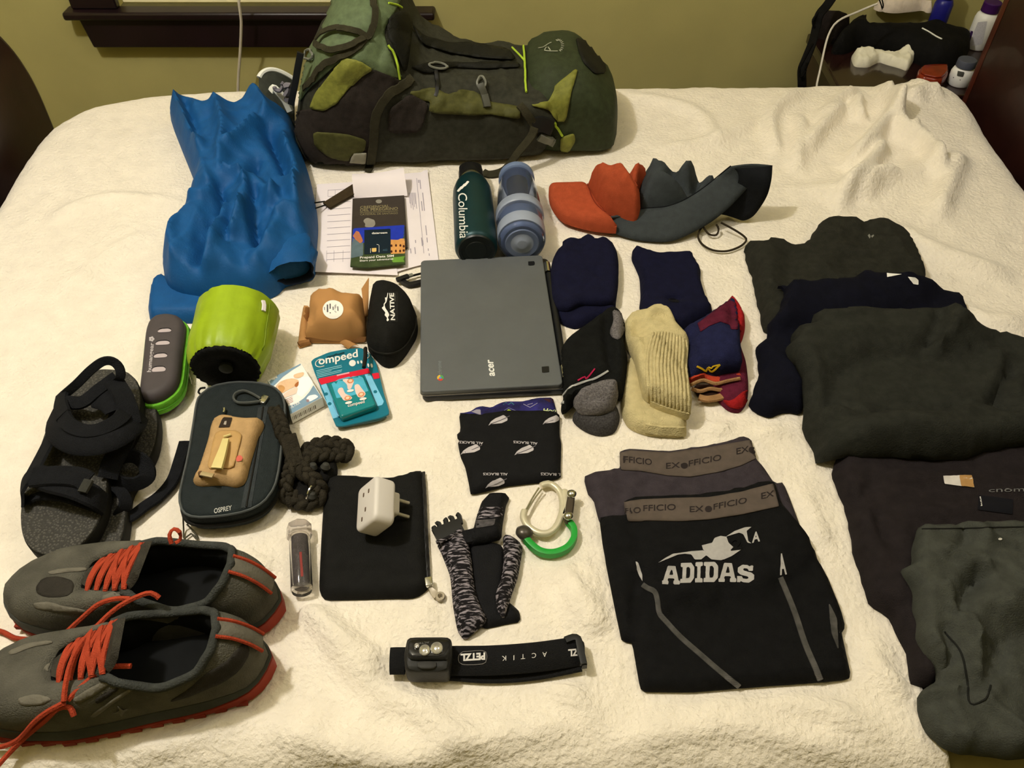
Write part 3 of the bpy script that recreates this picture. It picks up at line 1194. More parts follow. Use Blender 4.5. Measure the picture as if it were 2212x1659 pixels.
part('cuff_lining', loft(rg[5:], True, False, True), mat('jacket_lining', '#0b1420', .9, .1), jk, smooth=70)
SL2 = cloth(A4([(70, 1350), (90, 1305), (150, 1285), (260, 1320), (420, 1380), (520, 1420), (480, 1520), (390, 1560), (200, 1562), (65, 1562), (52, 1480)]), t=.022, ew=.012, nz=(.0015, 20), step=.008, seed=8, it=1, c=.08)
part('folded_sleeve', SL2.vf, m_blue, jk, smooth=75)
# hem cord with brown pull tab, lying over the papers
m_blk = mat('black_cord', '#15140f', .7, .2)
part('drawcord', tube([G(p) for p in A4([(885, 800, .075), (960, 828, .06), (1080, 828, .03), (1190, 815, .012)])], .0013, 6), m_blk, jk)
part('drawcord', tube([G(p) for p in A4([(905, 840, .07), (980, 868, .055), (1090, 868, .028), (1195, 838, .012)])], .0013, 6), m_blk, jk)
tq = A4([(1178, 822), (1222, 853), (1385, 762), (1368, 703)], .013)
part('pull_tab', sheet(tq, .013, .0035, 4, 4), fab('tab_brown', '#3d3221', .8, .15, .6), jk)
part('grey_loop', tube([G(p, .004) for p in A4([(1140, 1003), (1200, 996), (1280, 992), (1325, 1008), (1310, 1030), (1240, 1037), (1140, 1036)])], .0013, 6), mat('pale_grey', '#b5aeb2', .8), jk)  # thin pale grey loop lying on the papers

# ================================================================ papers, booklet, SIM pack
m_paper = mat('paper', '#ebe2e6', .8, .02, 30)
m_ink = mat('faint_ink', '#9a93a2', .8, .1)
m_ink2 = mat('dark_ink', '#57525c', .8, .1)
Q1 = sheet(A5([(640, 200), (1005, 148), (1096, 880), (700, 1000)]), .0025, zf_=lambda u, w: .001 * math.sin(u * 5) + .003 * (u > .9) * (1 - w))
s1 = thing('paper_sheet', 'printed white itinerary sheet, its right side showing past the booklet', 'paper', G(A5([(870, 550)])[0]))
part('sheet', Q1, m_paper, s1)
T1 = bvh(Q1)
rows = []
for x, y0, y1 in ((930, 225, 250), (942, 225, 300), (965, 330, 480), (955, 400, 480), (990, 600, 680), (1000, 700, 740), (955, 700, 770), (965, 720, 760), (905, 720, 745), (900, 780, 835), (865, 790, 830), (1010, 790, 810), (1018, 830, 850)):
    rows.append((*A5([(x, y0), (x + (y1 - y0) * .1, y1)]), 1.6))
for k in range(7):
    rows.append((*A5([(850 + k * 9, 330), (862 + k * 9, 330 + 90 + (k * 37) % 60)]), 1.))
part('printed_text', strips(rows, T1), m_ink, s1)
part('rule_line', strips([(*A5([(915, 210), (975, 830)]), 1.)], T1), m_ink, s1)
Q2 = sheet(A5([(97, 262), (640, 228), (760, 1008), (48, 978)]), .0045, zf_=lambda u, w: .0012 * math.sin(w * 4) + .0008)
s2 = thing('paper_sheet', 'white form sheet with a faint printed grid, half under the blue jacket', 'paper', G(A5([(300, 600)])[0]))
part('sheet', Q2, m_paper, s2)
T2 = bvh(Q2)
gr = []
for k in range(12):
    y = 310 + k * 52
    gr.append((*A5([(185 - k * 1, y), (372 - k * .5, y - 12)]), .7))
for x in (185, 245, 320):
    gr.append((*A5([(x, 310), (x - 12, 900)]), .7))
part('printed_grid', strips(gr, T2), m_ink, s2)
Q3 = sheet(A5([(384, 172, .03), (806, 122, .034), (840, 352, .008), (400, 366, .008)]), .01, zf_=lambda u, w: .012 * math.sin(w * 3.14) * (1 - .3 * u) - .004 * math.sin(u * 3.14))
s3 = part('receipt', Q3, m_paper)
tag(s3, 'blank curled white slip above the black booklet', 'paper slip')
m_bk = mat('booklet_cover', '#3a332d', .6, .08, 60)
BK = [G(p, .011)[:2] for p in D2([(145, 245), (1118, 185), (1185, 1160), (110, 1380)])]
bk = thing('pilgrim_booklet', 'dark brown pilgrim credential booklet lying on the white papers', 'booklet', (*np.mean(BK, 0), .006))
bkv = slab(ccw(np.array(BK)), .0065, .0105, .0004, 1)
part('cover', bkv, m_bk, bk, smooth=30)
TK = bvh(bkv)
m_gold = mat('gold_print', '#8f8561', .6, .1)
part('lettering', ptext('CREDENCIAL', *D2([(290, 445), (835, 415)]), (0, -5.5), TK, .0003, .01), m_gold, bk)
part('lettering', ptext('DEL PEREGRINO', *D2([(290, 500), (1000, 465)]), (0, -6.2), TK, .0003, .01), m_gold, bk)
part('lettering', ptext('CATEDRAL DE SANTIAGO', *D2([(290, 572), (1000, 545)]), (0, -4.2), TK, .0003), m_gold, bk)
part('rule_line', strips([(*D2([(285, 522), (1005, 488)]), .8)], TK), m_gold, bk)
part('seal', decal(D2(ell(640, 308, 60, 38)), TK, .0003, 4), mat('silver_print', '#8f8a80', .5), bk)
part('shell_print', decal(D2([(345, 690), (370, 640), (430, 615), (500, 640), (560, 660), (580, 740), (540, 790), (470, 800), (370, 790), (390, 730)]), TK, .0003, 4, 1), MATS['silver_print'], bk)
SM = [G(p, .014)[:2] for p in D2([(150, 815), (1125, 750), (1140, 1475), (390, 1550), (100, 1522)])]
sm = thing('sim_card_pack', 'colourful prepaid SIM card pack with arena picture on top of booklet', 'card pack', (*np.mean(SM, 0), .0105))
smv = slab(ccw(np.array(SM)), .0108, .014, .0004, 1)
part('card', smv, mat('sim_green', '#3c4a2c', .5, .3, 50), sm, smooth=30)
TS = bvh(smv)


def sim(name, pts, col, off, it=0):
    part(name, decal(D2(pts), TS, off, 4, it), mat('sim_' + col, '#' + col, .45, .12, 90), sm)


sim('sky_print', [(152, 817), (1123, 752), (1132, 1040), (140, 1100)], '2438b0', .0002)
sim('stone_print', [(140, 1000), (250, 1050), (345, 1090), (345, 1330), (115, 1380)], '5d6f78', .0003)
sim('rock_print', [(150, 960), (215, 865), (265, 880), (320, 990), (345, 1060), (290, 1100), (200, 1030)], 'b5714f', .0004)
sim('arena_print', [(865, 1030), (1000, 1035), (1050, 1010), (1130, 1010), (1135, 1290), (865, 1300)], 'd69a58', .0003)
sim('grass_print', [(880, 1370), (1138, 1340), (1140, 1450), (900, 1460)], '6c9a3c', .0003)
for cx, cy in ((880, 1145), (965, 1140), (1048, 1140), (1110, 1155), (880, 1255), (962, 1245), (1042, 1245), (1108, 1235)):
    sim('arch_print', ell(cx, cy, 20, 30, 8), '4a2318', .0004)
sim('panel_print', [(368, 850), (862, 825), (862, 1285), (365, 1310)], '14232f', .0005)
sim('chip_print', [(510, 1195), (595, 1190), (595, 1262), (510, 1268)], 'e0bd72', .0008)
m_wp = mat('white_print', '#e8e6e0', .6, .03)
part('lettering', ptext('dataroam', *D2([(510, 930), (800, 918)]), (0, -4.2), TS, .0009, .02), m_wp, sm)
part('lettering', ptext('Prepaid Data SIM', *D2([(285, 1395), (925, 1360)]), (0, -5), TS, .0009, .02), m_wp, sm)
part('lettering', ptext('Share your adventures', *D2([(280, 1450), (915, 1412)]), (0, -4), TS, .0009, .015), m_wp, sm)
part('lettering', ptext('4G', *D2([(715, 1250), (800, 1245)]), (0, -4), TS, .0009), mat('dim_print', '#4a6a80', .6), sm)
part('bracket_print', strips([(*D2([(485, 1200), (485, 1285)]), .8), (*D2([(645, 1140), (645, 1275)]), .8), (*D2([(600, 1125), (640, 1135)]), .8)], TS, .0009), m_wp, sm)

# ================================================================ two bottles
RB = .035


def axis_s(px, z):
    return lambda y: np.linalg.norm(G((px, y), z) - A_)


A_ = G((1029, 541), RB + .001)
Bx = G((1017, 372), RB - .002)
sc_ = lambda y: np.linalg.norm(G((1029 - (541 - y) * .071, y), RB) - A_)
bt = thing('steel_bottle', 'dark teal steel bottle with white lettering, lying beside the clear bottle', 'bottle', (*((A_ + Bx) / 2)[:2], 0))
tv = lathe([(.0, .005), (0, .030), (.003, .0335), (.008, RB), (sc_(430), RB), (sc_(415), RB * .97), (sc_(402), RB * .84), (sc_(394), RB * .66), (sc_(389), RB * .55), (sc_(386), .005)], A_, Bx, 40)
part('body', tv, mat('teal_steel', '#0c3338', .38, .08, 60, metal=.35, spec=.5), bt, smooth=35)
part('base_ring', lathe([(-.0015, .002), (-.0015, .017), (-.0005, .018), (-.0005, .024), (-.002, .0245), (-.002, .029), (.001, .031)], A_, Bx, 36), mat('bottle_base', '#0d1514', .4, .1, spec=.5), bt, smooth=35)
part('neck_ring', lathe([(sc_(390), .019), (sc_(389), .0215), (sc_(387), .0215), (sc_(386), .018)], A_, Bx, 30), mat('steel', '#b8b8b0', .25, .05, metal=1.), bt, smooth=35)
part('cap', lathe([(sc_(386.5), .018), (sc_(385), .0225), (sc_(372), .0225), (sc_(369), .02), (sc_(368), .004)], A_, Bx, 30), m_plb, bt, smooth=35)
up_ = np.array([0, 0, 1])
ax_ = (Bx - A_) / np.linalg.norm(Bx - A_)
c_ = A_ + ax_ * sc_(368)
sd_ = np.cross(ax_, up_)
part('carry_loop', ribbon([c_ - ax_ * .006 + sd_ * .019, c_ + ax_ * .012 + sd_ * .017, c_ + ax_ * .021 + sd_ * .006, c_ + ax_ * .021 - sd_ * .008, c_ + ax_ * .01 - sd_ * .018, c_ - ax_ * .006 - sd_ * .019], .013, .004, [sd_, sd_ * .7 + ax_ * .7, ax_, ax_ - sd_ * .3, -sd_ * .8 + ax_ * .5, -sd_]), m_plb, bt)
part('cap_stud', lathe([(0, .006), (.006, .006), (.008, .003)], c_ + ax_ * .002, c_ + ax_ * .02 , 16), MATS['steel'], bt)
TT = bvh(tv)
part('lettering', ptext('Columbia', *A5([(1258, 333), (1272, 705)]), (20, 0), TT, .0004, .0, space=.95), m_wp, bt)
lg = []
for i in range(3):
    for j in range(2):
        bx_, by_ = 1262 + i * 26 - j * 14, 300 - i * 22 + j * 16
        lg.append(decal(A5([(bx_, by_), (bx_ + 20, by_ - 26), (bx_ + 36, by_ - 16), (bx_ + 14, by_ + 10)]), TT, .0004, 4))
part('emblem', join(*lg), m_wp, bt)

A_ = G((1128, 528), .04)
Bx = G((1115, 378), .036)
sb_ = lambda y: np.linalg.norm(G((1128 - (528 - y) * .087, y), .038) - A_)
cb_ = thing('clear_bottle', 'translucent blue plastic bottle lying right of the teal bottle', 'bottle', (*((A_ + Bx) / 2)[:2], 0))
m_cb = mat('blue_clear_plastic', '#c6d0e4', .07, .02, 30, trans=.96, spec=.5, ior=1.18)
oc = lathe([(.004, .003), (.003, .012), (.0015, .02), (0, .030), (.004, .037), (.012, .0395), (sb_(478), .0398), (sb_(474), .037), (sb_(468), .037), (sb_(464), .0385), (sb_(420), .036), (sb_(395), .031), (sb_(386), .0285), (sb_(384), .0265), (sb_(395), .0295), (sb_(462), .0368), (.014, .0376), (.006, .0345), (.005, .004)], A_, Bx, 40)
part('body', oc, m_cb, cb_, smooth=50)
part('grip_band', lathe([(sb_(476), .0395), (sb_(474.5), .0412), (sb_(462), .0408), (sb_(460), .039)], A_, Bx, 40), mat('band_plastic', '#b4bfd6', .35, .05, spec=.4, trans=.35), cb_, smooth=40)
part('collar', lathe([(sb_(390), .029), (sb_(389), .0325), (sb_(381), .032), (sb_(378), .0295), (sb_(377), .02)], A_, Bx, 40), mat('collar_plastic', '#7284a8', .4, .05, spec=.4), cb_, smooth=40)
part('cap_inner', lathe([(sb_(378), .026), (sb_(376), .026), (sb_(373), .023), (sb_(372.5), .003)], A_, Bx, 30), m_plb, cb_, smooth=40)
part('filter', lathe([(sb_(455), .004), (sb_(455), .02), (sb_(452), .021), (sb_(400), .021), (sb_(398), .005)], A_, Bx, 24), mat('filter_plastic', '#2a2d3a', .5, .3, 50), cb_, smooth=40)
part('lower_cup', lathe([(.006, .004), (.006, .031), (.012, .0362), (sb_(480), .0362), (sb_(478), .034), (sb_(478), .004)], A_, Bx, 36), mat('frosted_plastic', '#9aa7c4', .45, .06, 30, spec=.3, trans=.25), cb_, smooth=40)
part('base_disc', lathe([(-.001, .002), (-.0012, .008), (-.001, .009), (.0012, .0125), (.002, .022), (.001, .0265), (.003, .028)], A_, Bx, 36), MATS['band_plastic'], cb_, smooth=50)
part('base_stripe', lathe([(sb_(520), .0397), (sb_(519), .0402), (sb_(500), .0402), (sb_(499), .0397)], A_, Bx, 40), MATS['band_plastic'], cb_, smooth=40)

# ================================================================ hats
m_hat = fab('grey_hat_cloth', '#3c4143', .85, .12, .5, 700)
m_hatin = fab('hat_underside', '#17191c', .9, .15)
O1 = A6([(470, 640, .006), (640, 722, .004), (820, 778, .004), (1000, 798, .004), (1160, 790, .006), (1330, 720, .012), (1500, 620, .022), (1650, 495, .042), (1790, 345, .066), (1900, 225, .088), (2008, 150, .103)])
I1 = A6([(640, 590, .03), (770, 560, .032), (890, 525, .034), (1000, 515, .036), (1100, 505, .038), (1220, 465, .044), (1330, 405, .052), (1440, 330, .064), (1540, 250, .078), (1600, 200, .09), (1650, 160, .1)])
ht = thing('bucket_hat', 'grey wide-brimmed bucket hat behind and right of the orange cap', 'hat', G(A6([(1300, 600)])[0]))
o1, i1 = smoothline([G(p) for p in O1], n=6), smoothline([G(p) for p in I1], n=6)
rg = [i1 * (1 - k) + o1 * k + np.array([0, 0, .004 * math.sin(math.pi * k)]) for k in np.linspace(0, 1, 7)]
part('brim', loft(rg, closed=False), m_hat, ht, solid=.0035, smooth=70)
O2 = A6([(2008, 150, .103), (1998, 280, .086), (1965, 400, .06), (1900, 510, .032), (1840, 580, .014), (1775, 612, .006), (1720, 600, .004), (1640, 560, .004)])
I2 = A6([(1655, 165, .098), (1700, 190, .094), (1720, 250, .084), (1700, 330, .066), (1640, 410, .048), (1560, 470, .034), (1480, 510, .026), (1400, 540, .02)])
o2, i2 = smoothline([G(p) for p in O2], n=6), smoothline([G(p) for p in I2], n=6)
rg = [i2 * (1 - k) + o2 * k for k in np.linspace(0, 1, 6)]
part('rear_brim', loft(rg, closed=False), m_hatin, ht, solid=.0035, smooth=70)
HC = cloth(A6([(860, 380, .03), (890, 200, .05), (930, 145, .06), (990, 143, .06), (1060, 160, .06), (1130, 195, .055), (1190, 245, .045), (1280, 190, .055), (1385, 165, .065), (1440, 172, .075), (1520, 113, .09), (1650, 165, .09), (1540, 255, .07), (1440, 335, .055), (1330, 410, .048), (1220, 470, .04), (1100, 510, .034), (1000, 520, .032), (860, 530, .03)]),
           t=.074, ew=.035, zr=.06, fs=1.6, sharp=.4, step=.006, seed=5, nz=(.002, 30), folds=[(A6(p), a, w) for p, a, w in (([(1140, 200), (1160, 280), (1250, 320), (1330, 330), (1400, 200)], -.024, .012), ([(920, 300), (1100, 340), (1300, 345)], .012, .014), ([(950, 180), (1080, 200), (1150, 240)], .014, .014), ([(1220, 270), (1320, 210), (1380, 190)], .014, .012), ([(900, 400), (1100, 400), (1280, 380)], -.006, .008), ([(1450, 280), (1520, 180), (1560, 140)], .02, .018))])
part('crown', HC.vf, m_hat, ht, smooth=75)
part('brim_seam', tube([p + np.array([0, 0, .002]) for p in i1[10:]], .001, 5, raw=True), m_hatin, ht)
part('chin_cord', ribbon([G(p) for p in A6([(1500, 600, .02), (1410, 670, .012), (1375, 750, .008), (1410, 820, .006), (1500, 870, .005), (1620, 878, .005), (1730, 840, .005), (1785, 790, .006), (1770, 755, .01), (1690, 700, .016), (1570, 635, .02)])], .0032, .0022, (0, 0, 1)), mat('chin_cord', '#2c2416', .8, .15), ht)
part('chin_cord', ribbon([G(p) for p in A6([(1400, 640, .02), (1430, 690, .012), (1470, 735, .008), (1530, 740, .007), (1550, 690, .012), (1530, 650, .018)])], .0032, .002, (0, 0, 1)), MATS['chin_cord'], ht)

m_cap = fab('orange_cloth', '#a64a2c', .85, .1, .5, 700)
cp_ = thing('baseball_hat', 'burnt orange baseball cap resting on edge of the grey bucket hat', 'cap', G(A6([(500, 450)])[0]))
BR = cloth(A6([(440, 236, .04), (330, 246, .035), (190, 262, .03), (125, 295, .022), (96, 365, .015), (108, 470, .012), (150, 560, .01), (220, 630, .01), (320, 660, .012), (480, 655, .022), (600, 635, .03), (715, 600, .04), (620, 480, .05), (540, 350, .05)]), t=.02, z=.008, ew=.02, step=.006, nz=(.0004, 20), rim=.7, lift=lambda X, Y: .016 * np.clip((X - X.min()) / (X.max() - X.min() + 1e-6), 0, 1) ** 1.5)
part('brim', BR.vf, m_cap, cp_, smooth=75)
CR = cloth(A6([(425, 300, .03), (440, 230, .05), (490, 170, .065), (570, 108, .08), (680, 76, .09), (790, 72, .09), (870, 105, .08), (910, 150, .07), (975, 205, .06), (930, 270, .05), (880, 325, .04), (850, 390, .035), (880, 480, .03), (882, 560, .026), (850, 648, .02), (780, 640, .02), (700, 603, .025), (570, 540, .03), (480, 440, .03)]),
           t=.102, ew=.05, step=.0055, seed=9, z=.006, nz=(.002, 28), zr=.07, fs=1.7, sharp=.4, folds=[(A6(p), a, w) for p, a, w in (([(570, 450), (660, 410), (750, 350)], .010, .007), ([(690, 480), (780, 440)], .008, .006), ([(540, 280), (620, 310), (700, 320)], .007, .008), ([(650, 500), (740, 520), (850, 480)], .006, .008), ([(745, 140), (790, 230), (850, 330)], -.05, .009), ([(800, 90), (880, 200), (900, 290)], .012, .012), ([(600, 180), (640, 300), (640, 400)], -.006, .012), ([(600, 520), (700, 560), (820, 620)], -.006, .008))])
part('crown', CR.vf, m_cap, cp_, smooth=75)
TC = bvh(join(CR.vf, BR.vf))
part('brim_stitch', pcord(A6([(432, 250), (440, 330), (480, 440), (560, 530), (690, 605)]), TC, .0009, .0006), mat('orange_dark', '#7d2a17', .85), cp_)

# ================================================================ laptop
m_lap = mat('laptop_grey', '#5b5e5f', .5, .06, 25, .12, 900, spec=.4)
m_lapd = mat('laptop_dark', '#131416', .4, .15, spec=.4)
m_chr = mat('chrome', '#c9c9c4', .2, .03, metal=1.)
lp0 = np.array([-.039, .943, 0])
Ml = frame(lp0, (.2940, .0215, 0))
lt = thing('laptop', 'closed grey laptop lying in the middle of the bed', 'laptop', lp0)
LW, LL = .200, .297
lid_ = xf(slab(rrect(LW, LL, .007, 5), .0118, .0198, .0022), Ml)
part('lid', lid_, m_lap, lt, smooth=35)
part('base', xf(slab(rrect(LW + .008, LL + .004, .008, 5, .006), .0008, .0108, .002), Ml), m_lapd, lt, smooth=35)
part('lid_edge', xf(slab(rrect(LW + .001, LL + .0012, .0075, 5), .0108, .0122, .0003, 1), Ml), mat('silver_edge', '#8b8780', .35, .05, metal=.7), lt, smooth=35)
part('hinge_bar', xf(tube([(LW / 2 + .0065, -.105, .0125), (LW / 2 + .0065, .105, .0125)], .0055, 12), Ml), m_lapd, lt)
for s in (-1, 1):
    part('hinge', xf(tube([(LW / 2 + .0055, s * .108, .0128), (LW / 2 + .0055, s * .132, .0128)], .0062, 12), Ml), m_chr, lt)
TLp = bvh(lid_)
for q in ([(740, 78), (783, 75), (785, 102), (742, 106)], [(830, 777), (878, 772), (880, 812), (833, 817)]):
    part('rubber_pad', decal(B6(q), TLp, .0006, 5), m_lapd, lt)
part('lettering', ptext('acer', *B6([(519, 838), (505, 728)]), (-17, 1), TLp, .0005, .025, shear=.1), mat('silver_letters', '#e8e8e4', .35, .02), lt)
part('lettering', ptext('chrome', *B6([(166, 826), (163, 737)]), (-9.5, 0), TLp, .0004, 0), mat('grey_letters', '#7d8386', .5), lt)
for k, c in enumerate(('#c8473c', '#d9b23c', '#4f9c58')):
    a = np.linspace(k * 2.094 + .5, k * 2.094 + 2.6, 6)
    part('logo_wedge', decal(B6([(158, 850)] + [(158 + 23 * math.cos(t), 850 + 20 * math.sin(t)) for t in a]), TLp, .0004, 4), mat('logo' + str(k), c, .5), lt)
part('logo_dot', decal(B6(ell(158, 850, 9, 8, 10)), TLp, .0006, 3), mat('logo_blue', '#5b86c8', .5), lt)

# ================================================================ lime stuff sack
m_lg = mat('lime_nylon', '#93ad1c', .45, .12, 30, .35, 60, spec=.4)
a_, b_ = G((488, 796), .050), G((518, 668), .056)
sd = thing('stuff_sack', 'bright lime green stuff sack with black gathered end', 'stuff sack', (*((a_ + b_) / 2)[:2], 0))
xd = b_ - a_
L_ = np.linalg.norm(xd) + .012
Mf = np.array(frame(a_, xd).to_3x3())
th_ = np.arange(72) * 2 * math.pi / 72


def sackring(s, r, pl=0., n=26, nzv=.0024):
    rr = r * (1 + pl * np.cos(n * th_ + 2 * np.sin(3 * th_))) + nzv * np.array([(noise.noise(Vector((math.cos(t) * 2.3, math.sin(t) * 2.3, s * 22))) + .8 * noise.noise(Vector((math.cos(t) * 6, math.sin(t) * 6, s * 40 + 5)))) for t in th_])
    q = a_ + Mf[:, 0] / 1 * s + (rr * np.cos(th_))[:, None] * Mf[:, 1] + (rr * .96 * np.sin(th_))[:, None] * Mf[:, 2]
    q[:, 2] = np.maximum(q[:, 2], .0015)
    return q


xu = xd / np.linalg.norm(xd)
Mf[:, 0] = xu
part('sack_body', loft([sackring(s, r, p) for s, r, p in ((.001, .0465, .022), (.004, .049, .025), (.01, .0515, .02), (.022, .0545, .01), (.04, .0565, .004), (.08, .058, .0), (.11, .0575, 0), (L_ - .03, .054, 0), (L_ - .014, .046, 0), (L_ - .004, .034, .01), (L_, .015, .01), (L_, .002, 0))], True, False, True), m_lg, sd, smooth=75)
part('sack_end', loft([sackring(s, r, p, 30, .001) for s, r, p in ((.006, .045, .03), (-.001, .0462, .03), (-.004, .042, .035), (-.003, .030, .03), (.001, .020, .02), (.004, .012, .0), (.0042, .002, 0))]), fab('black_nylon', '#0c0d0c', .7, .2), sd, smooth=75)
part('toggle', lathe([(0, .002), (0, .009), (-.006, .0095), (-.007, .006), (-.007, .002)], a_ + xu * .005, a_ + xu * 2, 20), mat('dark_toggle', '#2a2c26', .5), sd)
TSk = bvh(loft([sackring(s, .057) for s in (.02, .05, .1, L_ - .03)]))
part('seam', pcord(B1([(1010, 260), (985, 420), (965, 560), (940, 690)]), TSk, .0012, .002), mat('lime_dark', '#71851a', .6), sd)
part('loop_tab', pstrap(B1([(958, 240), (966, 270), (962, 315)]), TSk, .006, .002, .003), m_paper, sd)

# ================================================================ grey case with lime zip
m_case = mat('case_rubber', '#4c4647', .6, .06, 60, .1, 800)
gz = thing('hard_case', 'grey moulded case with bright green zip and four slots', 'case', G((355, 790)))
CP = plan(D1([(330, 135), (420, 105), (560, 92), (690, 120), (770, 180), (797, 270), (780, 420), (745, 700), (720, 950), (690, 1120), (610, 1250), (450, 1370), (280, 1425), (160, 1415), (105, 1340), (95, 1240), (130, 950), (165, 600), (190, 350), (235, 215)]), .034, 1)
cv = slab(CP, .027, .0455, .0115, 5, .001)
part('upper_shell', cv, m_case, gz, smooth=60)


def offset(P, d):
    T = np.roll(P, -1, 0) - np.roll(P, 1, 0)
    T /= np.linalg.norm(T, axis=1)[:, None] + 1e-12
    return P + np.c_[T[:, 1], -T[:, 0]] * d


m_zip = mat('lime_zip', '#6ab52e', .7, .15, 120, .5, 900)
part('zip_band', slab(offset(CP, .0042), .0085, .0285, .003, 2), m_zip, gz, smooth=40)
part('zip_coil', slab(offset(CP, .0054), .0165, .0195, .0008, 1), mat('lime_coil', '#57a324', .6, .1), gz, smooth=40)
part('lower_shell', slab(CP, .0008, .0095, .001, 4, .006), m_case, gz, smooth=60)
TCs = bvh(cv)
for q in ((362, 272, 590, 352), (328, 462, 566, 548), (300, 660, 526, 748), (272, 866, 500, 968)):
    x0, y0, x1, y1 = q
    sl = [(x0, y1 - 12), (x0 + 15, y0 + 30), (x0 + 60, y0 + 8), (x1 - 50, y0), (x1 - 5, y0 + 28), (x1 - 12, y1 - 22), (x1 - 40, y1 - 8), (x0 + 20, y1)]
    so = part('slot', decal(D1(sl), TCs, .0004, 4, 1), mat('slot_dark', '#1d1a1b', .8), gz)
    s2_ = [(a, b + (18 if b < (y0 + y1) / 2 else 0)) for a, b in sl]
    part('slot_fill', decal(D1(s2_), TCs, .0007, 4, 1), mat('slot_white', '#b9adb0', .7, .05), so)
part('lettering', ptext('humangear', *D1([(262, 968), (306, 512)]), (-9, 0), TCs, .0005, .02), mat('case_letters', '#b9b2b4', .6), gz)
st = []
for k in range(5):
    a = k * 1.2566
    st.append(decal(D1(ell(272 + 26 * math.cos(a), 452 + 24 * math.sin(a), 20, 20, 8)), TCs, .0005, 3))
part('emblem', join(*st), MATS['case_letters'], gz)
part('zip_pull', tube([G(p) for p in D1([(830, 890, .018), (830, 960, .012), (850, 1060, .004), (885, 1150, .003), (860, 1050, .004), (840, 980, .01)])], .0012, 6), mat('pull_steel', '#a9a592', .3, .1, metal=.8), gz)

# ================================================================ kraft paper bag
m_kr = mat('kraft_paper', '#b1824f', .85, .07, 20, .25, 60)
KB = cloth(D3([(150, 240, .05), (330, 140, .05), (520, 148, .05), (760, 190, .05), (1000, 250, .045), (1095, 270, .04), (1100, 480, .03), (1112, 700, .02), (1145, 1020, .012), (860, 1058, .012), (500, 1052, .012), (138, 1045, .012), (190, 780, .02), (180, 500, .035)]), t=.048, ew=.022, step=.0055, seed=12, it=1, c=.1, nz=(.001, 20), cr=(.004, 26), zr=.045, rim=.35, folds=[(D3(p), a, w) for p, a, w in (
    ([(260, 240), (400, 160), (560, 170)], .006, .006), ([(180, 490), (215, 560), (200, 780)], -.014, .007), ([(1060, 440), (1090, 600), (1100, 700)], -.014, .008), ([(820, 1000), (900, 780), (1030, 660)], -.007, .008), ([(200, 790), (560, 790), (1000, 700)], .004, .008), ([(560, 180), (600, 300), (580, 420)], .004, .008), ([(300, 700), (420, 560)], -.003, .01), ([(930, 620), (1000, 740), (1100, 800)], .006, .008))])
kb = soft_thing('paper_bag', 'crumpled brown paper bag with a round white sticker', 'paper bag', KB, m_kr, body='bag_body')
KF = cloth(D3([(85, 385, .02), (175, 395, .02), (210, 520), (200, 780), (230, 1090), (260, 1120), (25, 1195), (20, 1150), (60, 800)]), t=.010, ew=.006, step=.006, it=1, c=.1, nz=(.0008, 30))
part('side_flap', KF.vf, m_kr, kb, smooth=60)
part('end_flap', sheet(D3([(1060, 255, .035), (1182, 70, .05), (1172, 700, .012), (1112, 700, .02)]), .03, .0008, 6, 6), m_kr, kb)
part('bottom_fold_shade', sheet(D3([(140, 1048, .012), (1140, 1035, .012), (1110, 1120, .004), (240, 1120, .004)]), .01, .0008, 8, 4), mat('kraft_inside_shade', '#8a6038', .9, .1), kb)  # lower fold in darker kraft, its colour painting the shadow there
part('torn_flap', sheet(D3([(705, 1130, .008), (870, 1105, .009), (1020, 1180, .004), (850, 1235, .003)]), .005, .0006, 6, 5, lambda u, w: .004 * math.sin(3.1 * u)), m_kr, kb)
part('rolled_edge', tube([G(p, .005) for p in D3([(40, 1165), (100, 1140), (220, 1115)])], .0045, 8), MATS['kraft_inside_shade'], kb)
st = part('sticker', decal(D3(ell(600, 595, 170, 150, 30)), KB.bvh, .0008, 5), mat('sticker_white', '#f2eee6', .6, .02), kb, label='round white sticker')
TKb = KB.bvh
rows = [(*D3([(x, y0), (x + 4, y1)]), h) for x, y0, y1, h in ((680, 550, 620, 2.2), (645, 515, 650, 1.), (632, 530, 640, 1.), (600, 555, 610, 2.), (552, 505, 660, 2.6), (508, 520, 640, 3.), (460, 560, 610, 1.2))]
part('printed_text', strips(rows, TKb, .0012), m_ink2, st)

# ================================================================ black sunglasses case
m_eva = fab('case_fabric', '#1a1a18', .8, .2, .7, 900)
NC = cloth(D3([(1185, 210, .035), (1230, 110, .04), (1330, 52, .045), (1450, 40, .045), (1580, 70, .045), (1700, 150, .04), (1800, 280, .035), (1880, 420, .03), (1940, 580, .025), (1968, 720, .02), (1962, 880, .015), (1935, 1020, .01), (1890, 1150, .004), (1815, 1290, .002), (1725, 1430, 0), (1620, 1530, 0), (1500, 1555, 0), (1390, 1515, 0), (1280, 1400, 0), (1190, 1280, .004), (1150, 1150, .01), (1145, 900, .018), (1160, 500, .028)]), t=.056, ew=.034, step=.006, nz=(.0005, 12), zr=.02, rim=.3)
nc = soft_thing('sunglasses_case', 'black oval zip sunglasses case right of paper bag', 'glasses case', NC, m_eva, body='shell')
part('zip_seam', pcord(D3([(1180, 1190), (1300, 1285), (1500, 1312), (1690, 1255), (1830, 1110), (1935, 880), (1945, 700)]), NC.bvh, .0016, .0004), m_blk, nc)
part('label_patch', decal(D3([(1500, 310), (1660, 300), (1655, 800), (1510, 805)]), NC.bvh, .0005, 5), fab('patch_black', '#20201e', .6, .1), nc)
part('lettering', ptext('NATIVE', *D3([(1604, 772), (1586, 332)]), (-9.3, 0), NC.bvh, .001, .03), m_wp, nc)
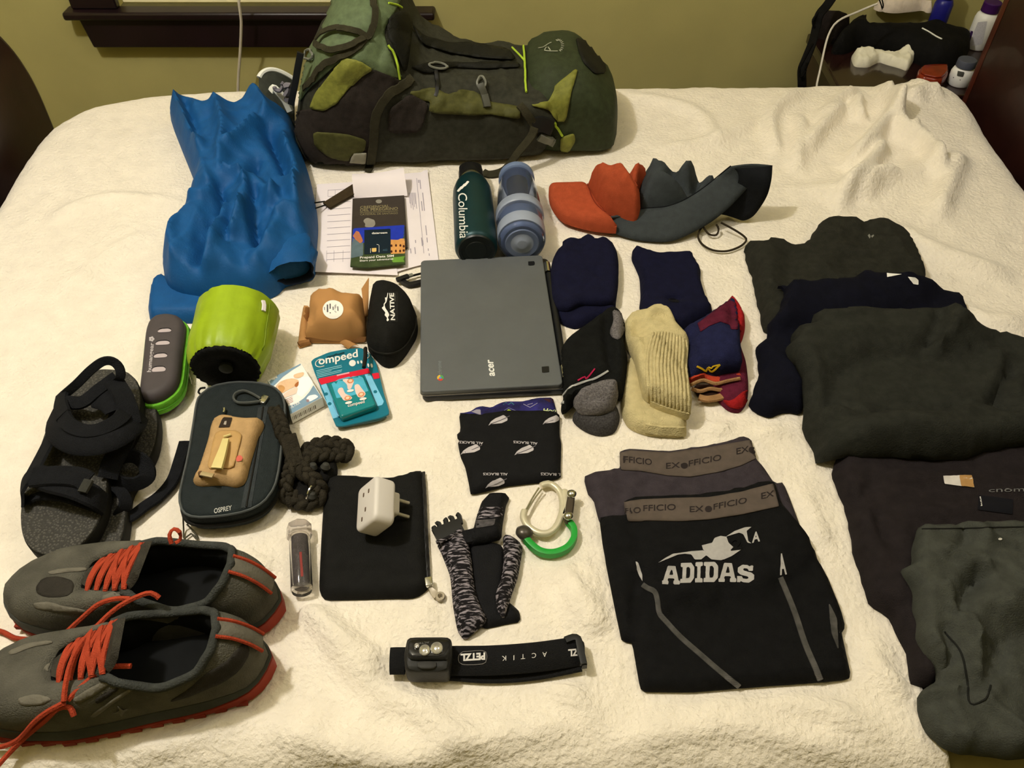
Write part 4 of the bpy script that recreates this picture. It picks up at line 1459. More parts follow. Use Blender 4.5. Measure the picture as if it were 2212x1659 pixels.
part('lettering', ptext('EYEWEAR', *D3([(1616, 460), (1610, 340)]), (-2.2, 0), NC.bvh, .001, .0), mat('dim_letters', '#77756c', .6), nc)
mp = D3([(1490, 325), (1500, 330), (1480, 440), (1470, 480), (1440, 520), (1450, 570), (1500, 650), (1515, 690), (1490, 730), (1510, 770), (1480, 795), (1470, 770), (1480, 740), (1440, 690), (1455, 650), (1395, 575), (1430, 540), (1425, 515), (1455, 470), (1445, 400), (1470, 410), (1480, 380)])
part('emblem', decal(mp, NC.bvh, .001, 3), m_wp, nc)
part('zip_tab', tube([G(p) for p in C3([(905, 110, .024), (905, 250, .026), (880, 445, .026)])], .003, 8), m_plb, nc)
part('zip_slider', tube([G(p) for p in C3([(912, 95, .022), (900, 150, .024)])], .0026, 6), m_chr, nc)

# charging cable behind the case
cbx = thing('charging_cable', 'black charging cable ends poking out between sunglasses case and laptop', 'cable', G((880, 605)))
part('connector', xf(slab(rrect(.022, .008, .002, 3), 0, .006, .001), frame(G((870, 604), .006), G((885, 598), .006) - G((860, 607), .006))), m_plb, cbx)
part('plug_tip', xf(slab(rrect(.012, .006, .001, 2), 0, .004, .0006), frame(G((885, 598), .007), G((890, 597), .007) - G((870, 604), .007))), m_plg, cbx)
part('cord', tube([G(p, .006) for p in D3([(1790, 70), (1900, 40), (2040, 5), (2120, 0)])], .0018, 6), m_blk, cbx)
part('cord', ribbon([G(p, .005) for p in D3([(1700, 110), (1800, 170), (1860, 185), (1950, 165), (2060, 140)])], .009, .005), m_plb, cbx)

# ================================================================ ear-plug box and plaster pack
m_wb = mat('box_white', '#f3f2ee', .45, .02)
m_bb = mat('box_blue', '#7f9db5', .45, .06)
EB = np.array([G(p, .019)[:2] for p in C4([(70, 600), (790, 238), (1228, 962), (556, 1325)])])
eb = thing('earplug_box', 'small white and blue earplug box with sleeping face picture', 'box', (*EB.mean(0), 0))
ev_ = slab(ccw(EB), .0005, .019, .0006, 1)
part('carton', ev_, m_wb, eb, smooth=30)
TE = bvh(ev_)


def epr(name, pts, m, off=.0003, it=0):
    part(name, decal(C4(pts), TE, off, 4, it), m, eb)


epr('blue_corner', [(72, 602), (780, 250), (782, 275), (600, 385), (400, 530), (260, 670), (200, 725), (120, 680)], m_bb)
epr('blue_corner', [(1045, 705), (1215, 960), (556, 1318), (512, 1150), (700, 1085), (850, 975), (960, 850)], m_bb)
epr('blanket_print', [(700, 780), (720, 640), (800, 540), (950, 520), (1030, 640), (960, 800), (800, 960), (700, 900)], mat('print_white', '#ffffff', .5, .01))
epr('face_print', [(240, 740), (330, 640), (470, 580), (620, 560), (740, 600), (730, 680), (650, 740), (520, 800), (380, 890), (310, 830)], mat('print_skin', '#eac29c', .5, .12, 90), .0004, 1)
epr('hair_print', [(640, 700), (740, 610), (730, 720), (670, 760)], mat('print_hair', '#b06a38', .5, .15), .0005, 1)
epr('hair_print', [(290, 720), (380, 700), (460, 760), (390, 880), (330, 830)], mat('print_hair2', '#cf9a60', .5, .15), .0005, 1)
epr('sleeper_print', [(620, 490), (720, 450), (850, 430), (840, 500), (740, 560), (640, 560)], MATS['print_skin'], .0004, 1)
epr('hand_print', [(400, 900), (560, 800), (690, 735), (720, 770), (690, 880), (560, 930), (430, 980)], mat('print_skin2', '#f0d6c4', .5, .06), .0005, 1)
epr('plug_print', ell(925, 1035, 36, 34, 10), mat('print_mauve', '#9a7f86', .5), .0006)
epr('plug_print', [(890, 1000), (940, 930), (1080, 900), (1160, 950), (1060, 1010), (960, 1060)], MATS['print_white'], .0005, 1)
part('lettering', ptext('ULTRA', *C4([(560, 1205), (770, 1095)]), (-2, -5.5), TE, .0006, .01), m_wp, eb)
rows = [(*C4([(440 + k * 8, 1020 + k * 32), (600 + k * 6, 950 + k * 32)]), .9) for k in range(4)]
part('fine_print', strips(rows, TE, .0006), mat('pink_ink', '#d9a8a0', .6), eb)
bc = []
for k in range(15):
    x, y = 600 + k * 34, 1362 - k * 17.2
    bc.append((*C4([(x, y), (x + 14, y + 78)]), .8 + (k * 7 % 3) * .6))
part('barcode', strips(bc, TE, .0003), mat('bar_ink', '#6f6a5c', .7), eb)

m_tl = mat('teal_card', '#0a6f86', .4, .06, 30, spec=.4)
m_tl2 = mat('teal_blister', '#0b7f86', .25, .1, 30, spec=.5)
m_lb = mat('pale_blue_print', '#7cc4e6', .4, .08, 30)
CPL = [(-70, 340), (-20, 285), (250, 170), (500, 122), (700, 100), (840, 92), (990, 190), (1100, 370), (1150, 545), (1235, 900), (1345, 1270), (1180, 1345), (480, 1500), (380, 1495), (320, 1350), (200, 1040), (95, 770), (0, 545)]
cpk = thing('plaster_pack', 'teal blister plaster pack with red band on hanging card', 'plaster pack', G((760, 850)))
cdv = slab(plan(C3(CPL), .008, 1, .12, .003), .005, .008, .0005, 1)
part('card', cdv, m_tl, cpk, smooth=30)
TCd = bvh(cdv)
part('tray', slab(plan(C3([(300, 700), (980, 560), (1300, 1330), (1150, 1400), (520, 1520), (400, 1480)]), .003, 1, .1), .0005, .006, .002), mat('tray_dark', '#064a4c', .3, .1, spec=.5), cpk, smooth=40)
blv = slab(plan(C3([(215, 715), (868, 560), (1105, 1110), (455, 1335)]), .02, 1, .05, .003), .0075, .02, .003, 3)
part('blister', blv, m_tl2, cpk, smooth=40)
TBl = bvh(join(blv, cdv))


def cpr(name, pts, m, off=.0004, it=0):
    part(name, decal(C3(pts), TBl, off, 4, it), m, cpk)


m_rd = mat('red_band', '#d9203a', .4, .04)
cpr('red_band', [(40, 655), (400, 580), (960, 460), (1000, 545), (880, 572), (500, 655), (75, 770)], m_rd)
cpr('red_band', [(1020, 560), (1142, 540), (1165, 640), (1060, 660)], m_rd)
cpr('side_print', [(92, 772), (205, 735), (445, 1330), (330, 1365)], m_lb)
cpr('side_print', [(895, 575), (990, 560), (1240, 1060), (1210, 1120), (1120, 1145)], m_lb)
cpr('picture_sky', [(300, 740), (420, 660), (620, 610), (790, 600), (860, 630), (960, 870), (640, 960), (390, 1000)], mat('sky_print', '#4fb0cf', .4, .12, 60), .0003)
sk = mat('foot_print', '#e9cfc6', .4, .05)
cpr('foot_picture', [(405, 880), (430, 820), (500, 805), (540, 920), (640, 960), (680, 1000), (620, 1040), (520, 1050), (470, 970)], sk, .0006, 1)
cpr('foot_picture', [(705, 770), (780, 740), (860, 850), (920, 920), (870, 990), (780, 990), (730, 900)], sk, .0006, 1)
cpr('foot_picture', [(480, 670), (600, 650), (710, 690), (680, 760), (650, 840), (590, 850), (580, 750)], sk, .0006, 1)
for cx, cy in ((590, 1000), (835, 935), (640, 695)):
    cpr('plaster_spot', ell(cx, cy, 62, 42, 14, -.3), mat('spot_orange', '#d98a5e', .4, .08), .0009)
    cpr('plaster_dot', ell(cx, cy, 38, 26, 12, -.3), mat('spot_pale', '#f3cdb0', .4), .0011)
for cx, cy in ((640, 872), (865, 1018), (608, 1086)):
    cpr('caption_oval', ell(cx, cy, 68, 24, 14, -.2), m_wp, .0012)
part('lettering', ptext('ompeed', *C3([(72, 400), (775, 255)]), (-1.2, -17), TBl, .0006, .02, curve=-.05), m_wp, cpk)
part('lettering', tube(*[[cast(p, TBl, .0008)[0] for p in C3([(150, 305), (80, 310), (20, 360), (25, 420), (90, 445), (170, 425)])]], .0007, 6, step=.001), m_wp, cpk)
part('lettering', ptext('compeed', *C3([(595, 1160), (895, 1085)]), (-1, -7), TBl, .0008, .01), m_wp, cpk)
rows = [(*C3([(25 + k * 6, 515 + k * 28), (480 + 8 * (k % 2) - (180 if k == 2 else 0), 412 + k * 28 + (40 if k == 2 else 0))]), 1.3) for k in range(5)]
part('fine_print', strips(rows, TBl, .0006), mat('pale_ink', '#8cc8d8', .6), cpk)
for cx, cy, rx, ry in ((675, 372, 62, 58), (775, 358, 17, 36), (835, 350, 18, 34), (960, 410, 18, 40), (1020, 415, 20, 44)):
    cpr('plaster_shape', ell(cx, cy, rx, ry, 16, -.25), m_wp, .0005)
part('fine_print', strips([(*C3([(395, 595), (620, 545)]), 3)], TBl, .0007), mat('pink_print', '#f0a0a8', .6), cpk)
part('hang_slot', decal(C3([(205, 258), (340, 222), (380, 195), (420, 205), (530, 165), (535, 195), (430, 225), (390, 225), (340, 250), (210, 275)]), TCd, .0003, 4), mat('slot_shade', '#08343d', .6), cpk)
part('brand_swash', tube([cast(p, TBl, .0008)[0] for p in C3([(925, 185), (965, 210), (975, 255), (940, 290)])], .0007, 6, step=.001), m_wp, cpk)
for cx, cy in ((268, 1100), (1085, 885), (205, 925)):
    cpr('icon', ell(cx, cy, 36, 30, 12), m_tl, .0006)

# ================================================================ travel organiser and what lies on it
m_org = fab('organiser_cloth', '#23292a', .75, .15, .5, 800)
OP = plan(B3([(300, 235), (420, 140), (620, 100), (850, 105), (1000, 140), (1085, 220), (1112, 340), (1085, 600), (1055, 900), (1012, 1090), (905, 1235), (750, 1315), (500, 1362), (250, 1372), (150, 1325), (115, 1200), (140, 1050), (200, 800), (258, 450), (275, 320)]), .038, 1)
og = thing('travel_organiser', 'black rounded travel organiser with zip and small silver brand lettering', 'organiser', (*OP.mean(0), 0))
ov = slab(OP, .001, .038, .006, 3, .012, .0015)
part('shell', ov, m_org, og, smooth=50)
part('piping', tube(np.c_[offset(OP, .0005), np.full(len(OP), .0355)], .0016, 6, closed=True, step=.006), mat('grey_piping', '#4b4f4f', .7, .1), og)
part('zip_track', tube(np.c_[offset(OP, .0022), np.full(len(OP), .02)], .0022, 6, closed=True, step=.006), m_blk, og)
TO = bvh(ov)
part('front_zip', decal(B3([(865, 350), (960, 340), (905, 650), (800, 1290), (700, 1300), (790, 820)]), TO, .0007, 6), fab('zip_tape', '#33383a', .6, .2, .8, 600), og)
part('zip_line', pcord(B3([(912, 350), (850, 760), (752, 1290)]), TO, .0012, .001), m_blk, og)
part('pull_loop', tube([G(p, .043) for p in B3([(885, 265), (800, 215), (720, 190), (650, 215), (630, 260), (665, 300), (760, 305), (885, 290)])], .0018, 6), mat('loop_cord', '#4a4d4a', .8, .2), og)
part('zip_slider', xf(slab(rrect(.014, .01, .002, 3), 0, .005, .001), frame(G(B3([(918, 290)])[0], .038), (.3, 1, 0))), m_chr, og)
part('lettering', ptext('OSPREY', *B3([(448, 1350), (615, 1318)]), (0, -10.5), TO, .0006, .01), mat('silver_brand', '#b9b9b2', .4), og)
part('hang_loop', tube([G(p) for p in B3([(155, 1380, .02), (160, 1500, .004), (165, 1590, .003), (230, 1540, .003), (290, 1600, .003), (270, 1540, .004), (190, 1450, .012)])], .0011, 6), mat('loop_grey', '#4d4a3a', .6), og)
part('corner_loop', tube([G(p, .01) for p in B3([(365, 165), (320, 170), (300, 205), (325, 230)])], .0015, 6), m_blk, og)

m_tan = fab('tan_cloth', '#b59467', .75, .1, .35, 500)
TP = cloth(D4([(385, 370), (480, 262), (640, 215), (790, 245), (1030, 290), (1330, 275), (1388, 340), (1360, 440), (1280, 580), (1190, 850), (1110, 1120), (1060, 1350), (1000, 1480), (850, 1538), (700, 1500), (480, 1490), (200, 1512), (70, 1490), (33, 1420), (110, 1320), (200, 1080), (280, 830), (345, 600)]), t=.016, z=.0385, ew=.014, step=.004, seed=14, nz=(.0012, 40), folds=[(D4(p), a, w) for p, a, w in (([(900, 1160), (1020, 1250), (1020, 1350)], .004, .004), ([(700, 1330), (850, 1280), (950, 1330)], -.003, .004), ([(480, 1440), (620, 1380), (740, 1330)], .003, .004), ([(1000, 400), (1200, 420), (1280, 560)], .002, .005))])
tp = soft_thing('coin_pouch', 'small tan zip pouch with pale clip, on top of black organiser', 'pouch', TP, m_tan, body='pouch_body')
plq = D4([(470, 640), (500, 590), (560, 552), (700, 538), (880, 548), (960, 590), (988, 640), (830, 1250), (330, 1262)])
part('clip_plate', decal(plq, TP.bvh, .0016, 5, 1, .1), mat('plate_tan', '#bb9660', .5, .06), tp, solid=.0016)
cq = [G(p, z) for p, z in zip(D4([(680, 690), (620, 900), (545, 1120), (505, 1240)]), (.062, .064, .065, .064))]
part('clip', ribbon(cq, [.0085, .0105, .013, .0145], .0035, (0, 0, 1)), mat('clip_pale', '#d8c887', .4, .05), tp)
part('clip_tip', tube([G(p, .06) for p in D4([(640, 640), (700, 625), (770, 600)])], .0016, 6), MATS['clip_pale'], tp)
part('brand_tab', decal(D4([(545, 475), (600, 340), (640, 280), (805, 290), (755, 465)]), TP.bvh, .001, 4), mat('tab_dark', '#2b2016', .7), tp)
part('brand_print', decal(D4([(640, 420), (660, 360), (700, 350), (690, 430)]), TP.bvh, .0014, 3), mat('tab_grey', '#a59c90', .7), tp)
part('zip_end', tube([G(p, .042) for p in D4([(640, 190), (655, 140), (650, 105)])], .002, 6), m_chr, tp)
part('zip_pull', ribbon([G(p, .058) for p in D4([(210, 1330), (300, 1350), (440, 1380)])], .0065, .0016, (0, 0, 1)), mat('pull_nickel', '#c6b48e', .3, .08, metal=.7), tp)
part('zip_slider', tube([G(p, .054) for p in D4([(200, 1310), (215, 1390)])], .0028, 6), mat('slider_bronze', '#6d5138', .4, metal=.6), tp)
part('red_tag', decal(D4([(870, 1080), (900, 1010), (960, 1000), (1000, 1050), (960, 1110), (890, 1115)]), TP.bvh, .0012, 4), mat('tag_red', '#d46a5c', .6), tp)

# ================================================================ braided clothes line
def braid(pts, R, r, pitch, nst=3, up=(0, 0, 1)):
    P = smoothline(pts, .0018)
    T, S, U = frames(P, up)
    d = np.r_[0, np.cumsum(np.linalg.norm(np.diff(P, axis=0), axis=1))]
    out = []
    for k in range(nst):
        ph = d / pitch * 2 * math.pi + k * 2 * math.pi / nst
        Q = P + (R * np.sin(ph))[:, None] * S + (R * .55 * np.sin(2 * ph))[:, None] * U
        out.append(tube(Q, r, 6, U, raw=True))
    return out


m_br = fab('braid_black', '#2c281f', .75, .25, .7, 600)
br = thing('braided_line', 'braided black elastic clothes line coiled between organiser and zip pouch', 'cord', G((675, 1010)))
pth = [G(p) for p in D5([(330, 870, .02), (420, 760, .018), (520, 690, .018), (640, 640, .02), (760, 620, .02), (900, 635, .018), (1010, 680, .016), (1025, 750, .014), (950, 800, .013), (820, 780, .016), (700, 790, .022), (560, 800, .026), (440, 860, .026), (400, 950, .026), (440, 1040, .026), (550, 1120, .024), (630, 1240, .018), (650, 1350, .012), (570, 1430, .009), (430, 1450, .009), (300, 1400, .009), (220, 1300, .012)])]
for v in braid(pth, .0062, .0052, .036):
    part('strand', v, m_br, br, smooth=80)
pth = [G(p) for p in B3([(1010, 370, .034), (1060, 470, .042), (1100, 600, .042), (1160, 700, .036), (1190, 820, .03), (1160, 960, .026), (1120, 1080, .022), (1130, 1180, .014), (1200, 1240, .009)])]
for v in braid(pth, .0058, .0048, .034):
    part('strand', v, m_br, br, smooth=80)
part('webbing_end', ribbon([G(p) for p in B3([(1140, 610, .046), (1185, 760, .036), (1230, 900, .03)])], .022, .004, (.2, -.2, 1)), m_br, br)
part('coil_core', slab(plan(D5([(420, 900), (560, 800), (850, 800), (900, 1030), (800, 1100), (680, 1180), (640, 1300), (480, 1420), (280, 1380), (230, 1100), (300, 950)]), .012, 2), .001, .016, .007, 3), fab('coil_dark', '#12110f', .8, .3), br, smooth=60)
part('hook', tube([G(p) for p in D5([(530, 1215, .03), (500, 1260, .03), (475, 1330, .026), (460, 1380, .02)])], .0016, 6), m_chr, br)
for x, y, z_ in ((545, 950, .024), (720, 950, .024), (530, 1350, .02)):
    c = G(D5([(x, y)])[0], z_)
    part('toggle_ball', lathe([(-.0065, .0005), (-.005, .004), (0, .0065), (.005, .004), (.0065, .0005)], c, c + np.array([.3, .3, 1]), 14), mat('toggle_grey', '#3a3a36', .5), br)

# ================================================================ black zip pouch, adapter, vial
m_bp = fab('black_pouch_cloth', '#141413', .75, .2, .5, 600)
BP = cloth(B5([(330, 200), (350, 160), (410, 145), (560, 150), (760, 160), (850, 152), (920, 125), (975, 108), (1020, 112), (1036, 190), (1048, 500), (1068, 880), (1050, 945), (960, 1003), (800, 1000), (600, 1008), (400, 1012), (320, 1012), (288, 960), (290, 850), (308, 500)]), t=.013, ew=.014, step=.006, seed=17, nz=(.0012, 18), cr=(.0015, 16), folds=[(B5(p), a, w) for p, a, w in (([(400, 350), (520, 400), (560, 560)], .002, .012), ([(350, 880), (600, 850), (900, 900)], .0025, .008), ([(820, 700), (900, 760), (1000, 720)], .002, .01), ([(450, 600), (520, 700), (500, 850)], -.002, .012))])
bp = soft_thing('zip_pouch', 'flat black fabric zip pouch under the white adapter', 'pouch', BP, m_bp, body='pouch_body')
part('zip_tape', pstrap(B5([(1020, 130), (1030, 300), (1042, 600), (1058, 880)]), BP.bvh, .006, .0015, .0008, .004), m_plb, bp)
part('zip_slider', xf(slab(rrect(.012, .009, .002, 3), 0, .006, .0012), frame(G(B5([(1062, 912)])[0], .006), (.2, -1, 0))), m_chr, bp)
part('zip_pull', ribbon([G(p) for p in B5([(1068, 940, .006), (1090, 970, .004), (1120, 1000, .003)])], [.004, .008, .01], .0014, (0, 0, 1)), mat('pull_nickel2', '#b7ad9c', .3, .08, metal=.7), bp)
rp_ = [G(p, .003) for p in B5(ell(1142, 1004, 24, 24, 12))]
part('pull_ring', tube(rp_, .0022, 6, closed=True, step=.002), MATS['pull_nickel2'], bp)

m_wpl = mat('white_plastic', '#d9d3cd', .4, .02, 20, spec=.4)
pa = np.array([.78, .2, -.6])
pc_ = G(B5([(690, 370)])[0], .045)
Mp = frame(pc_, (-.06, .97, .12), -pa)
pl = thing('travel_adapter', 'white travel plug adapter resting on the black zip pouch', 'plug adapter', (pc_[0], pc_[1], .014))
av = xf(slab(rrect(.06, .046, .009, 6), -.014, .014, .005, 4), Mp)
part('body', av, m_wpl, pl, smooth=50)
part('plug_block', xf(slab(rrect(.03, .018, .004, 4, .008), -.028, -.015, .002), Mp), m_wpl, pl, smooth=40)
for s in (-1, 1):
    part('pin', xf(tube([(.008 + s * .0095, 0, -.027), (.008 + s * .0095, 0, -.046)], .0022, 10), Mp), mat('pin_steel', '#cfcac2', .3, .03, metal=.6), pl)
m_hole = mat('socket_dark', '#5b4a3c', .6)
for x, y in ((.014, .006), (.014, -.006), (-.008, .0), (-.018, .007)):
    part('socket_hole', xf(slab(rrect(.006, .003, .0013, 3, x, y), .0136, .0143, .0002, 1), Mp), m_hole, pl)

a_, b_ = G(D8([(480, 1400)])[0], .0125), G(D8([(430, 300)])[0], .0125)
vx = (b_ - a_) / np.linalg.norm(b_ - a_)
L_ = np.linalg.norm(b_ - a_)
vt = thing('clear_vial', 'small clear plastic vial filled with dark needles and thread', 'vial', (*((a_ + b_) / 2)[:2], 0))
m_cl = mat('clear_plastic', '#f0eeea', .06, .01, trans=.97, spec=.5, ior=1.2)
part('tube', lathe([(-.004, .002), (-.004, .011), (-.001, .0124), (L_ - .004, .0124), (L_ - .004, .0108), (.002, .0108), (0, .003)], a_, b_, 28), m_cl, vt, smooth=50)
part('cap', lathe([(L_ - .006, .0118), (L_ - .005, .0152), (L_ + .011, .0148), (L_ + .014, .0115), (L_ + .014, .002)], a_, b_, 8), mat('cap_clear', '#e8e2de', .15, .02, trans=.85, spec=.5, ior=1.2), vt, smooth=20)
part('contents', lathe([(.003, .002), (.003, .0085), (.01, .0102), (L_ * .6, .0103), (L_ - .006, .0096), (L_ - .006, .002)], a_, b_, 20), mat('dark_thread', '#3c333a', .7, .35, 160, .8, 300), vt, smooth=60)
part('red_strip', ribbon([a_ + vx * .012 + np.array([.003, -.002, .0104]), a_ + vx * .045 + np.array([.0025, -.002, .0106])], .003, .0006), mat('red_thread', '#a8342e', .7), vt)

# ================================================================ two tube scarves under the laptop edge
m_pu = fab('purple_print', '#2d2a6b', .8, .3, .4, 600, vs=45, c2='#1d1a30')
PU = cloth(D6([(225, 350), (300, 345), (400, 320), (480, 262), (560, 245), (700, 270), (790, 218), (890, 180), (1150, 180), (1400, 122), (1620, 118), (1685, 370), (1500, 480), (900, 500), (500, 520), (250, 460)]), t=.006, ew=.008, step=.005, nz=(.0008, 40), it=1, c=.1)
pu = soft_thing('patterned_scarf', 'purple patterned tube scarf folded under the black feather scarf', 'scarf', PU, m_pu)
lines = [([(500, 255), (680, 335), (790, 230), (880, 185)], '#b9b4c4'), ([(880, 240), (920, 205), (960, 240), (1000, 205), (1040, 240)], '#3f7a80'), ([(1020, 185), (1090, 240), (1160, 185)], '#9a96ac'), ([(1180, 230), (1280, 280), (1390, 215)], '#8f8aa8'), ([(1240, 240), (1320, 220)], '#8f8aa8'), ([(1400, 130), (1540, 195)], '#d8d0c8'), ([(850, 355), (960, 285), (1110, 350)], '#6a6a90')]
for i, (pl_, c) in enumerate(lines):
    P = [cast(p, PU.bvh, .0004) for p in D6(pl_)]
    P = [p[0] for p in P if p]
    part('print_line', ribbon(resample(np.array(P), .002, False), .0011, .0004, raw=True), mat('pl' + c, c, .8), pu)
part('print_triangle', decal(D6([(905, 352), (960, 305), (1030, 345)]), PU.bvh, .0006, 4), mat('lime_print', '#a9c42c', .8), pu)
part('print_patch', decal(D6([(400, 345), (480, 310), (540, 310), (545, 395)]), PU.bvh, .0005, 4), mat('grey_print', '#8f8a98', .8), pu)
part('print_patch', decal(D6([(540, 250), (650, 320), (760, 240), (720, 225), (620, 235)]), PU.bvh, .0003, 4), mat('plum_print', '#3a1f28', .8), pu)
part('print_patch', decal(D6([(1440, 130), (1600, 125), (1640, 210), (1560, 200)]), PU.bvh, .0003, 4), MATS['plum_print'], pu)
part('lettering', ptext('Hoo', *D6([(1470, 355), (1660, 355)]), (2, -9), PU.bvh, .0006, .02), mat('lime_letters', '#c9d49a', .8), pu)
m_ab = fab('scarf_black', '#141415', .8, .2, .4, 700)
AB = cloth(D6([(218, 385), (400, 405), (560, 420), (700, 392), (850, 368), (1300, 372), (1722, 370), (1722, 700), (1748, 800), (1737, 1180), (1742, 1310), (1500, 1370), (900, 1440), (500, 1540), (388, 1562), (368, 1420), (310, 1150), (240, 1000), (198, 795), (232, 760), (168, 690), (243, 620)]), t=.010, ew=.01, step=.006, on=[PU], nz=(.0012, 20), it=1, c=.12, folds=[(D6([(600, 560), (900, 620), (1200, 560)]), .0015, .02), (D6([(250, 640), (500, 680), (700, 640)]), .002, .01)])
ab = soft_thing('feather_scarf', 'black tube scarf printed with silver feathers, just below the laptop', 'scarf', AB, m_ab)
m_ft = mat('feather_print', '#b9b3b6', .7, .08)
m_ftd = mat('feather_vein', '#6f6a70', .7)


def feather(x, y, s=1., clipx=9999):
    q = [(x, y), (x + 40 * s, y - 60 * s), (x + 110 * s, y - 110 * s), (x + 200 * s, y - 145 * s), (x + 225 * s, y - 160 * s), (x + 285 * s, y - 115 * s), (x + 290 * s, y - 75 * s), (x + 200 * s, y - 35 * s), (x + 110 * s, y - 25 * s), (x + 40 * s, y - 20 * s)]
    q = [(min(a, clipx), b) for a, b in q]
    fo = part('feather_print', decal(D6(q), AB.bvh, .0005, 4), m_ft, ab)
    v = [((x + 30 * s), y - 20 * s), (x + 180 * s, y - 75 * s), (x + 320 * s, y - 140 * s)]
    P = [cast((p[0], p[1]), AB.bvh, .0009) for p in D6([p for p in v if p[0] < clipx])]
    if len(P) > 1 and all(P):
        part('vein', ribbon(resample(np.array([p[0] for p in P]), .003, False), .0009, .0003, raw=True), m_ftd, fo)


feather(245, 985)
feather(1045, 995)
feather(655, 550)
feather(1465, 535, .9, 1712)
feather(610, 1485)
for p0, p1 in (((578, 800), (228, 780)), ((1390, 805), (1030, 778)), ((945, 1262), (578, 1258)), ):
    part('lettering', ptext('ALL BLACKS', *D6([p0, p1]), (0, 5.4), AB.bvh, .0006, .02), m_ft, ab)
part('lettering', ptext('L BLACKS', *D6([(1725, 1262), (1438, 1255)]), (0, 5.4), AB.bvh, .0006, .02), m_ft, ab)

# ================================================================ heathered belt
m_he = mat('heather', '#8c858c', .85, .1, 60, .3, 600, c2='#120f12')
nt = m_he.node_tree
for n in nt.nodes:
    if n.type == 'TEX_NOISE' and abs(n.inputs['Scale'].default_value - 60) < 1:
        mp_ = nt.nodes.new('ShaderNodeMapping')
        mp_.inputs['Scale'].default_value = (1.6, 7, 3)
        mp_.inputs['Rotation'].default_value = (0, 0, -.35)
        tcn = [k for k in nt.nodes if k.type == 'TEX_COORD'][0]
        nt.links.new(tcn.outputs['Object'], mp_.inputs['Vector'])
        nt.links.new(mp_.outputs[0], n.inputs['Vector'])
    if n.type == 'MAP_RANGE':
        n.inputs[1].default_value = .5
        n.inputs[2].default_value = .6
be = thing('stretch_belt', 'folded stretch belt with grey heathered pattern and black buckle', 'belt', G((1030, 1220)))
m_bl = fab('belt_black', '#141416', .7, .15, .6, 700)
H1 = cloth(B5([(1340, 585), (1570, 630), (1600, 700), (1580, 1000), (1700, 1100), (1705, 1172), (1600, 1190), (1440, 1225), (1380, 1100), (1350, 800)]), t=.008, ew=.006, step=.005, it=1, c=.12, nz=(.0005, 30))
part('inner_band', H1.vf, m_bl, be, smooth=70)
H2 = cloth(B5([(1580, 575), (1690, 598), (1722, 660), (1705, 760), (1690, 860), (1640, 1010), (1590, 1180), (1540, 1110), (1530, 1000), (1570, 900), (1590, 760)]), t=.012, ew=.008, step=.004, it=1, c=.15, on=[H1], nz=(.0006, 30))
part('pattern_band', H2.vf, m_he, be, smooth=70)
H3 = cloth(B5([(1112, 625), (1200, 595), (1300, 545), (1335, 610), (1362, 760), (1382, 950), (1420, 1080), (1475, 1185), (1400, 1245), (1312, 1302), (1262, 1240), (1228, 1050), (1212, 850), (1145, 680)]), t=.012, ew=.008, step=.005, on=[H1], it=1, c=.15, nz=(.0008, 30))
part('pattern_band', H3.vf, m_he, be, smooth=70)
H4 = cloth(B5([(1432, 330), (1470, 290), (1530, 275), (1600, 278), (1628, 300), (1605, 340), (1580, 480), (1572, 600), (1470, 640), (1345, 655), (1370, 540), (1395, 440)]), t=.014, ew=.007, step=.005, on=[H1], it=1, c=.12, nz=(.0006, 30))
part('end_loop', H4.vf, m_bl, be, smooth=70)
part('pattern_patch', decal(B5([(1405, 380), (1580, 375), (1578, 440), (1385, 465)]), H4.bvh, .0008, 5), m_he, be)
part('care_label', decal(B5([(1395, 470), (1530, 460), (1520, 505), (1395, 525)]), H4.bvh, .0007, 5), mat('label_grey', '#4d4a4c', .7, .4, 200), be)
part('webbing_bar', ribbon([G(p, .014) for p in B5([(1300, 590), (1370, 575), (1420, 560)])], .02, .003), m_bl, be)
bq = [G(p, .012) for p in B5([(1095, 560), (1285, 500)])]
part('buckle_base', ribbon([G(p, .011) for p in B5([(1105, 580), (1190, 545), (1290, 505)])], .022, .006), m_plb, be)
for q in ([(1110, 560), (1100, 525), (1095, 515)], [(1150, 545), (1130, 490), (1115, 495)], [(1190, 530), (1180, 470), (1175, 460)], [(1240, 510), (1222, 450), (1205, 455)], [(1285, 495), (1275, 440), (1260, 425)]):
    part('buckle_prong', tube([G(p, .011) for p in B5(q)], .0032, 6), m_plb, be)
part('buckle_edge', tube([G(p, .016) for p in B5([(1115, 625), (1200, 590), (1290, 535)])], .0026, 6), m_he, be)

# ================================================================ carabiner
m_cw = mat('carabiner_silver', '#cfc8ae', .35, .04, metal=.25, spec=.5)
m_gr = mat('carabiner_green', '#1f9a36', .4, .06, spec=.4)
m_gun = mat('gunmetal', '#55504a', .35, .1, metal=.6)
cr = thing('carabiner', 'silver and green swivel carabiner above the folded boxers', 'carabiner', G((1185, 1120)))
rp_ = [G(p, .008) for p in B5([(1850, 225), (1900, 210), (1955, 235), (1995, 300), (2000, 400), (1965, 500), (1905, 556), (1830, 555), (1755, 505), (1725, 445), (1735, 400)])]
part('ring', tube(rp_, .0045, 8, flat=.9), m_cw, cr, smooth=60)
for s in (0, 1):
    part('gate_wire', tube([G(p, .009) for p in B5([(1835 + 22 * s, 240 + 8 * s), (1790 + 18 * s, 310), (1738 + 12 * s, 405)])], .0012, 6), m_chr, cr)
part('shoulder', slab(plan(B5([(1985, 250), (2030, 240), (2055, 275), (2030, 420), (1995, 450), (2005, 330)]), .012, 1), .003, .013, .003), m_cw, cr, smooth=50)
